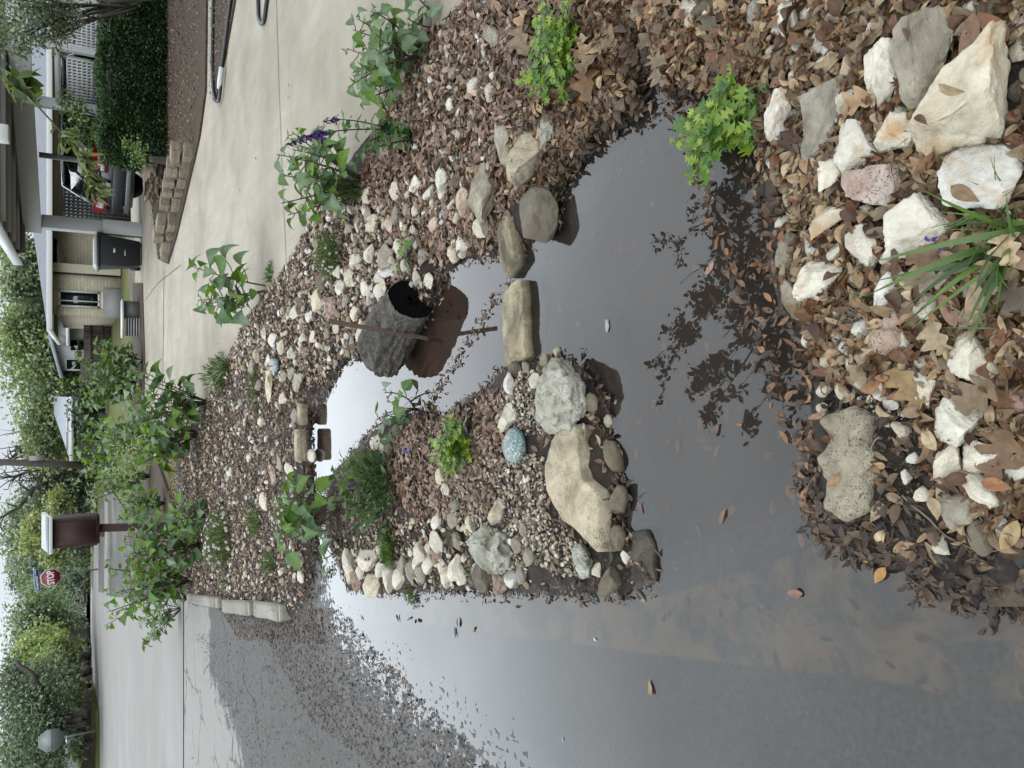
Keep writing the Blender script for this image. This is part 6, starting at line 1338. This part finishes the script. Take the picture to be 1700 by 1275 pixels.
# ------------------------------------------------------------------ trees, hedge and foliage beyond the drive
CARD = (np.array([(0, 0, 0), (.45, .30, .08), (1, 0, -.05), (.5, -.28, .1), (.5, 0, -.03)]), np.array([[0, 4, 1], [1, 4, 2], [2, 4, 3], [3, 4, 0]]))
LONG = (np.array([(0, 0, 0), (.45, .09, .05), (1, 0, -.12), (.5, -.09, .05)]), np.array([[0, 3, 1], [1, 3, 2]]))
def tree(name, label, D, clumps, n, leaf, pal, trunk=None, lean=0, cat='tree', group=None, gaps=.0, gain=2.6, sub=.30, card=CARD, droop=0.0, flat_=.8, limbs=True, base_z=None):  # default gain lightens far crown colours in place of haze
    """crown ellipses are given where the photo shows them; each becomes a blob of leaf clumps at distance D with real depth"""
    E = []
    for (x, y, rx, ry) in clumps:
        c = P(x, y, D + random.uniform(-.05, .05) * D); k = np.linalg.norm(c - [0, 0, H0]) / F; E.append((c, ry * k * 1.05, min(rx, ry) * k * flat_ + .3 * ry * k, rx * k * .92))
    cx_ = np.mean([e[0] for e in E], 0); ty = trunk if trunk else clumps[0][1]; g = (float(H(D)) if ty < 1040 else min(float(H(D)) + .6, float(P(147, ty, D)[2]))) if base_z is None else base_z; bx = P(150, trunk if trunk else clumps[0][1], D)[0]
    r = thing(name, label, cat, (bx, D, g), group); tm = MB(); lm = MB(); tot = sum(a[2] * a[3] for a in clumps)
    for (c, a, b, h), q in zip(E, clumps):
        m_ = int(n * q[2] * q[3] / tot); nc = max(5, m_ // 55); d = rng.normal(size=(nc, 3)); d /= np.linalg.norm(d, axis=1)[:, None]; d *= (rng.random(nc) ** .45)[:, None]; ctr = c + d * np.array([a, b, h]) * .92
        bright = rng.uniform(.62, 1.25, nc); per = max(6, m_ // nc); s_ = sub * min(a, h) + .04
        pos = np.repeat(ctr, per, 0) + rng.normal(0, s_, (nc * per, 3)) * [1, 1, .72]; N = len(pos)
        if droop: pos[:, 2] -= droop * rng.random(N) ** 2
        col = pick(pal, N, .15) * np.repeat(bright, per)[:, None] * gain
        lm.inst(card[0], card[1], pos, rotm(rng.uniform(0, 6.28, N), rng.uniform(-1.1, .6, N) - (.4 if droop else 0), rng.uniform(-1.2, 1.2, N)), leaf * rng.uniform(.6, 1.3, N), col)
        if limbs:
            f0 = np.array([bx + (cx_[0] - bx) * .5, D, g + (c[2] - g) * .45]); tm.tube(curve(f0, c, .06 * h, 7, (random.uniform(-.1, .1) * a, 0, 0)), np.linspace(.028, .008, 7) * max(1, D / 22), 6)
            for w_ in range(3): tm.tube(curve(f0 + (c - f0) * .6, ctr[w_], .05, 5), np.linspace(.012, .004, 5) * max(1, D / 22), 4)
    if trunk is not None: tm.tube(curve((bx, D, g - .1), (bx + (cx_[0] - bx) * .5, D, g + (cx_[2] - g) * .55), 0, 9, (lean, 0, 0)), np.linspace(.0062 * D, .0035 * D, 9), 10)
    if tm.n: tm.build('trunk', M['bark'], r, smooth=True)
    lm.build('crown', M['crown'], r); return r
GG = [S(112,126,98), S(98,114,88), S(126,138,104)]; YG = [S(134,142,96), S(116,128,86), S(150,154,106)]; DG = [S(70,86,66), S(58,74,58), S(84,98,74)]; MG = [S(112,124,106), S(98,112,96), S(126,136,118)]; LG = [S(124,150,86), S(108,134,76), S(144,166,100)]  # greens muted in the colour itself, since no haze softens far trees
tree('tree', 'big yellow-green tree rising behind the white house and the fence', 50, [(60,535,52,40),(58,590,58,52),(78,640,62,48),(95,690,42,40),(112,732,28,34),(62,700,30,30),(48,490,34,36),(100,600,40,40),(122,655,24,34),(30,560,26,36),(75,745,30,26)], 25500, 0.258, GG + YG[:2], 650, gaps=.1)
tree('tree', 'pale green tree showing above the shingle roof of the stone house', 46, [(40,430,26,36),(52,468,24,30),(24,470,20,26),(20,420,20,26)], 6120, 0.228, MG + YG[:1], 450)
tree('tree', 'green tree behind the utility pole and the beige house', 56, [(110,785,40,34),(92,815,44,36),(120,845,28,30),(80,850,40,36),(120,760,24,26)], 8840, 0.258, MG + DG[:1], 800)
tree('tree', 'yellow-green tree behind the brown box', 42, [(58,892,24,22),(70,872,22,20),(92,925,16,14),(100,835,18,18)], 4420, 0.198, YG, 885)
tree('tree', 'grey-green tree above the brown box reaching the sky', 66, [(40,880,40,40),(70,925,40,30),(55,845,34,30),(110,900,34,40)], 8840, 0.319, MG, 880)
tree('tree', 'dark evergreen against the sky behind the street name plate', 120, [(28,952,14,24),(48,975,18,24),(62,940,22,26)], 3740, 0.334, DG, 960)
tree('tree', 'bright green tree behind the STOP sign', 106, [(80,955,40,40),(108,935,32,38),(100,985,38,34),(75,1000,30,32),(128,965,22,40),(122,915,24,26)], 11560, 0.319, GG + LG[:1], 960)
tree('tree', 'rounded blue-green tree left of the red car', 100, [(118,1020,30,34),(134,1052,12,24),(100,1035,34,30)], 5440, 0.274, MG + DG[:1], 1030)
tree('tree', 'tall mid-green tree at the bend of the road', 64, [(60,1030,36,34),(85,1052,40,34),(52,1060,30,30)], 8500, 0.304, GG + MG, 1050)
tree('tree', 'yellow-green tree in the row along the far verge', 58, [(70,1088,34,38),(98,1095,24,34),(48,1096,24,26)], 7820, 0.274, YG + LG[:1], 1090)
tree('tree', 'olive-green tree with a thick pale trunk along the far verge', 52, [(92,1128,30,36),(110,1150,24,30),(70,1140,34,30)], 7480, 0.243, MG + YG[:1], 1111)
tree('tree', 'large oak with long dark limbs over the left end of the far verge', 46, [(30,1165,34,44),(55,1205,40,44),(25,1235,34,40),(78,1170,30,40),(60,1262,40,34),(95,1195,22,32),(15,1130,22,36),(90,1250,16,30),(40,1290,44,40)], 19550, 0.182, DG + MG, 1186)
tree('tree', 'low dark tree filling the gap under the verge oaks', 72, [(128,1075,14,40),(130,1120,10,30),(126,1160,10,26),(120,1240,10,30)], 4080, 0.274, DG, 1075)
tree('tree', 'far grey-green tree mass beyond the houses at the left', 95, [(110,1190,24,60),(112,1270,24,50),(112,1110,26,50)], 5440, 0.418, MG + DG[:1], 1190)
tree('tree', 'far tree closing the gap between bright tree and box', 95, [(118,880,30,50),(105,800,34,50),(130,940,22,50)], 5780, 0.418, DG + MG[:1], 880)
tree('tree', 'grey-green small-leaved tree hanging into the corner by the carport', 12.6, [(35,12,40,50),(70,40,34,30),(22,62,26,24),(95,8,30,26),(118,40,12,18),(60,-30,60,50),(88,62,14,16)], 5200, .060, MG + YG[:1], -60, gain=1.25, sub=.22)
tree('shrub', 'bright green climbing shrub beside the car window', 16.8, [(120,190,20,20),(135,215,26,18),(150,200,20,22),(112,172,12,12)], 900, .075, LG, 200, cat='shrub', gain=1.3, sub=.28)
tree('shrub', 'light green weed growing in front of the dark hedge', 14.4, [(228,252,12,14),(215,240,10,8)], 260, .06, LG, 250, cat='shrub', gain=1.35, limbs=False)
tree('shrub', 'small green weeds in front of the stump', 13.6, [(318,205,8,20),(300,215,6,8)], 200, .05, LG, 205, cat='shrub', gain=1.1, limbs=False)
tree('shrub', 'large dark clipped bush before the beige house', 40, [(152,690,24,40),(148,665,20,22),(158,720,18,26)], 3600, .22, DG, 690, cat='shrub', gain=1.0, limbs=False)
tree('shrub', 'yellowish grassy bush among the leafy bushes', 12.6, [(212,762,24,22),(228,745,14,18)], 700, .09, YG, 762, cat='shrub', limbs=False, card=LONG)
tree('shrub', 'low green shrubs before the far left houses', 46, [(130,1240,8,22),(128,1215,9,12)], 700, .24, GG, 1235, cat='shrub', limbs=False)
tree('shrub', 'creeper on the white house wall above the fence', 45.2, [(128,548,8,18),(132,588,5,12)], 420, .16, GG, 545, cat='shrub', limbs=False)
# oak limbs seen against the leaves
def limbs(label, D, paths, rad, trunkw=None, twigs=0):
    p0 = P(*paths[0][0], D); r = thing('bare_tree', label, 'tree', (p0[0], D, float(H(D)))); m = MB()
    for i, pa in enumerate(paths):
        pts = np.array([P(x, y, D + random.uniform(-.4, .4)) for x, y in pa]); t = np.linspace(0, len(pts) - 1, 24); q = np.stack([np.interp(t, np.arange(len(pts)), pts[:, k]) for k in range(3)], -1)
        for _ in range(2): q[1:-1] = (q[:-2] + 2 * q[1:-1] + q[2:]) / 4
        q += .12 * np.stack([fbm(np.c_[t * 1.5 + i * 9, t * 0 + k], 4 + k, 2) for k in range(3)], -1); ra = rad[i] if hasattr(rad, '__len__') else rad; m.tube(q, np.linspace(ra, ra * .35, 24), 8)
        for w_ in range(twigs):
            k = random.randint(5, 23); e = q[k] + np.array([random.gauss(0, 1.0), random.gauss(0, .6), random.gauss(.5, .6)]); cc = curve(q[k], e, .2, 6); m.tube(cc, np.linspace(ra * .28, ra * .08, 6), 5)
            for _ in range(3): j = random.randint(2, 5); m.tube(curve(cc[j], cc[j] + rng.normal(0, .45, 3) + [0, 0, .25], .05, 4), np.linspace(ra * .12, ra * .04, 4), 4)
    m.build('trunk', M['bark'], r, smooth=True); return r
limbs('dark curving oak limbs reaching over the left verge', 45, [[(142,1186),(118,1190),(92,1186),(70,1150),(52,1118),(30,1100)], [(141,1200),(112,1206),(80,1222),(60,1245),(40,1275)], [(141,1194),(112,1196),(84,1190),(60,1170),(48,1140)], [(68,1225),(62,1190),(64,1150),(56,1125)]], [.24, .22, .16, .12], twigs=4)
limbs('leafless branching tree with many fine twigs behind the utility pole', 54, [[(150,772),(110,775),(70,760),(45,745),(20,742)], [(110,775),(80,795),(55,815),(35,840),(10,850)], [(80,762),(60,780),(40,785),(15,790)], [(100,775),(85,745),(70,725),(60,712)], [(90,790),(78,830),(64,860),(52,890)]], [.34, .2, .18, .14, .16], twigs=12)
def trunk_only(label, x0, x1, y, D, w_):
    a = P(x0, y, D); b = P(x1, y + 4, D); r = thing('tree', label, 'tree', (b[0], D, b[2])); MB().tube(curve(b - [0, 0, .2], a, 0, 8, (.05, 0, 0)), np.linspace(w_, w_ * .8, 8), 10).build('trunk', M['bark'], r, smooth=True)
for a in (('thick grey tree trunk on the far verge',100,146,1111,57,.20),('dark tree trunk between the verge trees',105,146,1136,56,.15)): trunk_only(*a)
# utility pole
a, b = P(-40, 766, 47), P(160, 774, 47); r = thing('utility_pole', 'tall grey wooden utility pole behind the leafy bushes', 'utility pole', (b[0], 47, float(H(47)))); MB().tube([(b[0], 47, float(H(47)) - .2), a + (a - b) * .4], [.20, .15], 14).build('pole', M['pole'], r, smooth=True); c = P(62, 770, 47); MB().tube([c + [.3, -.1, -.35], c + [.3, -.1, .35]], .14, 12).build('canister', M['darkgrey'], r)
# dark clipped hedge
def hedge():
    a, b = G(272, 262, .05), G(268, -60, .05); D = 14.6; x0 = P(272, 268, D)[0]; x1 = x0 + 5.6; z0 = float(H(D)) + .05; zt = P(171, 140, D)[2]; r = thing('hedge', 'dark clipped hedge with a rounded end along the planting bed', 'hedge', ((x0 + x1) / 2, D + .6, z0)); lm = MB(); n = 46000
    u = rng.random(n) * 5.6; w_ = rng.uniform(-1, 1, n); h = rng.random(n); face = rng.random(n); hw = .62; hh = zt - z0
    x = x0 + u; y = D + hw + np.where(face < .62, -hw, w_ * hw); z = z0 + np.where(face < .62, h, 1.0) * hh
    endm = rng.random(n) < .16; th = rng.uniform(pi / 2, 3 * pi / 2, n); x = np.where(endm, x0 + hw + np.cos(th) * hw * (1 - .12 * (h > .8)), np.maximum(x, x0 + hw * .4)); y = np.where(endm, D + hw + np.sin(th) * hw, y); z = np.where(endm, z0 + h * hh, z)
    edge = np.clip((z - z0) / hh - .82, 0, 1) / .18; y = y + np.where((face < .62) & ~endm, edge * .16, 0); pos = np.stack([x, y, z], -1); bump_ = fbm(pos * 2.6, 9, 3); pos += np.stack([bump_ * .04, bump_ * .07, bump_ * .06], -1); pos += rng.normal(0, .035, (n, 3))
    lm.inst(CARD[0], CARD[1], pos, rotm(rng.uniform(0, 6.28, n), rng.uniform(-.6, 1.0, n), rng.uniform(-1.2, 1.2, n)), .056 * rng.uniform(.6, 1.3, n), pick([S(54,80,48), S(68,98,56), S(44,66,42), S(88,118,66)], n) * 1.1)
    lm.build('foliage', M['crown'], r)
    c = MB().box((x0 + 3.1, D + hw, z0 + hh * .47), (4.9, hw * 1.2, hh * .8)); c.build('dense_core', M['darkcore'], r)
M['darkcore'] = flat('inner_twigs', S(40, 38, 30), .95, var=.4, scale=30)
hedge()
# lance-leaved branch hanging down in front of the carport
def branch():
    D = 7.2; pts = np.array([P(x, y, D) for x, y in ((-60, 60), (2, 115), (30, 140), (75, 190), (110, 228), (135, 255), (150, 285), (158, 312))]); r = thing('hanging_branch', 'thin branch with long narrow leaves hanging before the carport', 'branch', pts[0]); sm = MB(); lm = MB(); t = np.linspace(0, 7, 40); q = np.stack([np.interp(t, np.arange(8), pts[:, k]) for k in range(3)], -1)
    for _ in range(3): q[1:-1] = (q[:-2] + 2 * q[1:-1] + q[2:]) / 4
    sm.tube(q, np.linspace(.011, .003, 40), 6); Ps = []; Yw = []; Pt = []; Sz = []; d0 = q[-1] - q[0]; az = atan2(d0[1], d0[0])
    for k0, nn in ((8, 16), (12, 14), (22, 34), (29, 44), (35, 52), (39, 60)):
        for _ in range(nn):
            k = min(39, max(0, k0 + int(random.gauss(0, 1.6)))); Ps.append(q[k] + rng.normal(0, .012, 3)); Yw.append(az + random.gauss(0, .9)); Pt.append(random.uniform(-1.2, .4)); Sz.append(random.uniform(.10, .19))
    put_leaves(lm, LANCE_T, Ps, np.array(Yw), np.array(Pt), rng.uniform(-.8, .8, len(Ps)), np.array(Sz), pick([S(150,160,104), S(128,144,88), S(166,172,124), S(112,132,76)], len(Ps)) * 1.1)
    for k0 in (9, 11):
        n = 8; put_leaves(lm, OVAL_T, np.repeat(q[k0][None], n, 0) + rng.normal(0, .03, (n, 3)), rng.uniform(0, 6.28, n), rng.uniform(-1.3, -.4, n), rng.uniform(-.5, .5, n), rng.uniform(.14, .24, n), pick([S(120,140,70), S(96,122,60)], n))
    sm.build('stem', M['stem'], r, smooth=True); lm.build('foliage', M['green'], r, smooth=True)
branch()
# --- far houses behind the verge, simple volumes with roof and openings
def far_house(label, D, yl, yr, xt, xr, mat, rmat, wins):
    X = lambda yp: P(140, yp, D)[0]; Z = lambda xp: P(xp, (yl + yr) / 2, D)[2]; g = float(H(D)) - .3; r = thing('far_house', label, 'house', (X((yl + yr) / 2), D, g)); x0, x1 = X(yl), X(yr)
    MB().box(((x0 + x1) / 2, D + 3, (g + Z(xt)) / 2), (x1 - x0, 6, Z(xt) - g)).build('wall', M[mat], r); e = Z(xt); m = MB()
    m.add([(x0 - .6, D - .6, e - .05), (x1 + .6, D - .6, e - .05), (x1 + .6, D + 3, Z(xr)), (x0 - .6, D + 3, Z(xr)), (x1 + .6, D + 6.6, e - .05), (x0 - .6, D + 6.6, e - .05)], np.array([[0, 1, 2, 3], [3, 2, 4, 5]])); m.build('roof', M[rmat], r)
    for (y, xa, xb, w_) in wins: f = MB().box((X(y), D - .04, (Z(xa) + Z(xb)) / 2), (w_ + .16, .06, Z(xa) - Z(xb) + .16)).build('window', M['white'], r); MB().box((X(y), D - .08, (Z(xa) + Z(xb)) / 2), (w_, .04, Z(xa) - Z(xb))).build('pane', M['darkglass'], f)
far_house('low grey house behind the grey road sign', 52, 1330, 1205, 113, 98, 'beige', 'pale' if False else 'paleshingle', [(1225,120,130,1.2),(1250,120,132,1.0)])
far_house('brown brick house between the verge tree trunks', 62, 1185, 1158, 112, 104, 'redbrick', 'shingle', [(1163,116,128,.8)])
p = G(240, 705, .1); v, f = rock_shape(55, (.34, .30, .26), 4, cuts=2, rough=.05); o = MB().add(v, f).build('rock', M['cream'], smooth=True); o.location = (p[0], p[1], p[2] + .1); tag(o, 'round tan rock at the far edge of the driveway under the leafy bushes', 'rock')
# ------------------------------------------------------------------ camera, sky, light
cam = bpy.data.cameras.new('camera'); cam.sensor_width = 36; cam.lens = 26; cam.clip_end = 2000; cam.clip_start = .02
co = bpy.data.objects.new('camera', cam); COL.objects.link(co); SC.camera = co
cx = Vector((0, -ST, -CT)); cy = Vector((1, 0, 0)); cz = cx.cross(cy)
m = Matrix((cx, cy, cz)).transposed().to_4x4(); m.translation = (0, 0, H0); co.matrix_world = m
SUN_EL, SUN_AZ = radians(58), radians(205)
w = bpy.data.worlds.new('World'); SC.world = w; w.use_nodes = True; nt = w.node_tree; nt.nodes.clear()
def wn(ty): return nt.nodes.new(ty)
sky = wn('ShaderNodeTexSky'); sky.sky_type = 'NISHITA'; sky.sun_disc = False; sky.sun_elevation = SUN_EL; sky.sun_rotation = SUN_AZ; sky.air_density = 1.2; sky.dust_density = 3
tc = wn('ShaderNodeTexCoord'); sp = wn('ShaderNodeSeparateXYZ'); nt.links.new(tc.outputs['Generated'], sp.inputs[0])
mr = wn('ShaderNodeValToRGB'); nt.links.new(sp.outputs[2], mr.inputs[0]); e_ = mr.color_ramp.elements
for _ in range(4): e_.new(.5)
for q_, (p_, v_) in zip(e_, ((0, .17), (.10, .21), (.27, .96), (.42, .98), (.60, .86), (1, .70))): q_.position = p_; q_.color = (v_, v_, v_, 1)
mrs = wn('ShaderNodeMath'); mrs.operation = 'MULTIPLY'; nt.links.new(mr.outputs[0], mrs.inputs[0]); mrs.inputs[1].default_value = 3.7 * SKY_HI
mp = wn('ShaderNodeMapping'); nt.links.new(tc.outputs['Generated'], mp.inputs[0]); mp.inputs['Scale'].default_value = (1, 1, 2.2)
nz_ = wn('ShaderNodeTexNoise'); nt.links.new(mp.outputs[0], nz_.inputs['Vector']); nz_.inputs['Scale'].default_value = 2.6; nz_.inputs['Detail'].default_value = 6
mr2 = wn('ShaderNodeMapRange'); nt.links.new(nz_.outputs[0], mr2.inputs[0])
for k, v in zip((1, 2, 3, 4), (.3, .7, .82, 1.15)): mr2.inputs[k].default_value = v
mu = wn('ShaderNodeMath'); mu.operation = 'MULTIPLY'; nt.links.new(mrs.outputs[0], mu.inputs[0]); nt.links.new(mr2.outputs[0], mu.inputs[1])
cl = wn('ShaderNodeMix'); cl.data_type = 'RGBA'; cl.blend_type = 'MULTIPLY'; cl.inputs[0].default_value = 1
nt.links.new(mu.outputs[0], cl.inputs[6]); cl.inputs[7].default_value = (.85, .93, 1.0, 1)
mx = wn('ShaderNodeMix'); mx.data_type = 'RGBA'; mx.inputs[0].default_value = .9
nt.links.new(sky.outputs[0], mx.inputs[6]); nt.links.new(cl.outputs[2], mx.inputs[7])
bg = wn('ShaderNodeBackground'); bg.inputs[1].default_value = .1; nt.links.new(mx.outputs[2], bg.inputs[0])
ow = wn('ShaderNodeOutputWorld'); nt.links.new(bg.outputs[0], ow.inputs[0])
L = bpy.data.lights.new('sun', 'SUN'); L.energy = SUN_E; L.angle = radians(28); L.color = (1, .96, .9)
lo = bpy.data.objects.new('sun', L); COL.objects.link(lo)
sd_ = Vector((sin(SUN_AZ) * cos(SUN_EL), cos(SUN_AZ) * cos(SUN_EL), sin(SUN_EL)))
lo.rotation_euler = sd_.to_track_quat('Z', 'Y').to_euler(); lo.location = (0, 0, 30)
SC.view_settings.view_transform = 'Standard'; SC.view_settings.look = 'None'; SC.view_settings.exposure = EXPO; SC.view_settings.gamma = 1; SC.view_settings.use_curve_mapping = False
for o in bpy.data.objects:
    if '_loc' in o: del o['_loc']
SC.cycles.max_bounces = 8; SC.cycles.transparent_max_bounces = 16; SC.cycles.caustics_reflective = False; SC.cycles.caustics_refractive = False
SC.cycles.use_adaptive_sampling = False; SC.cycles.adaptive_threshold = .02; SC.cycles.use_denoising = True
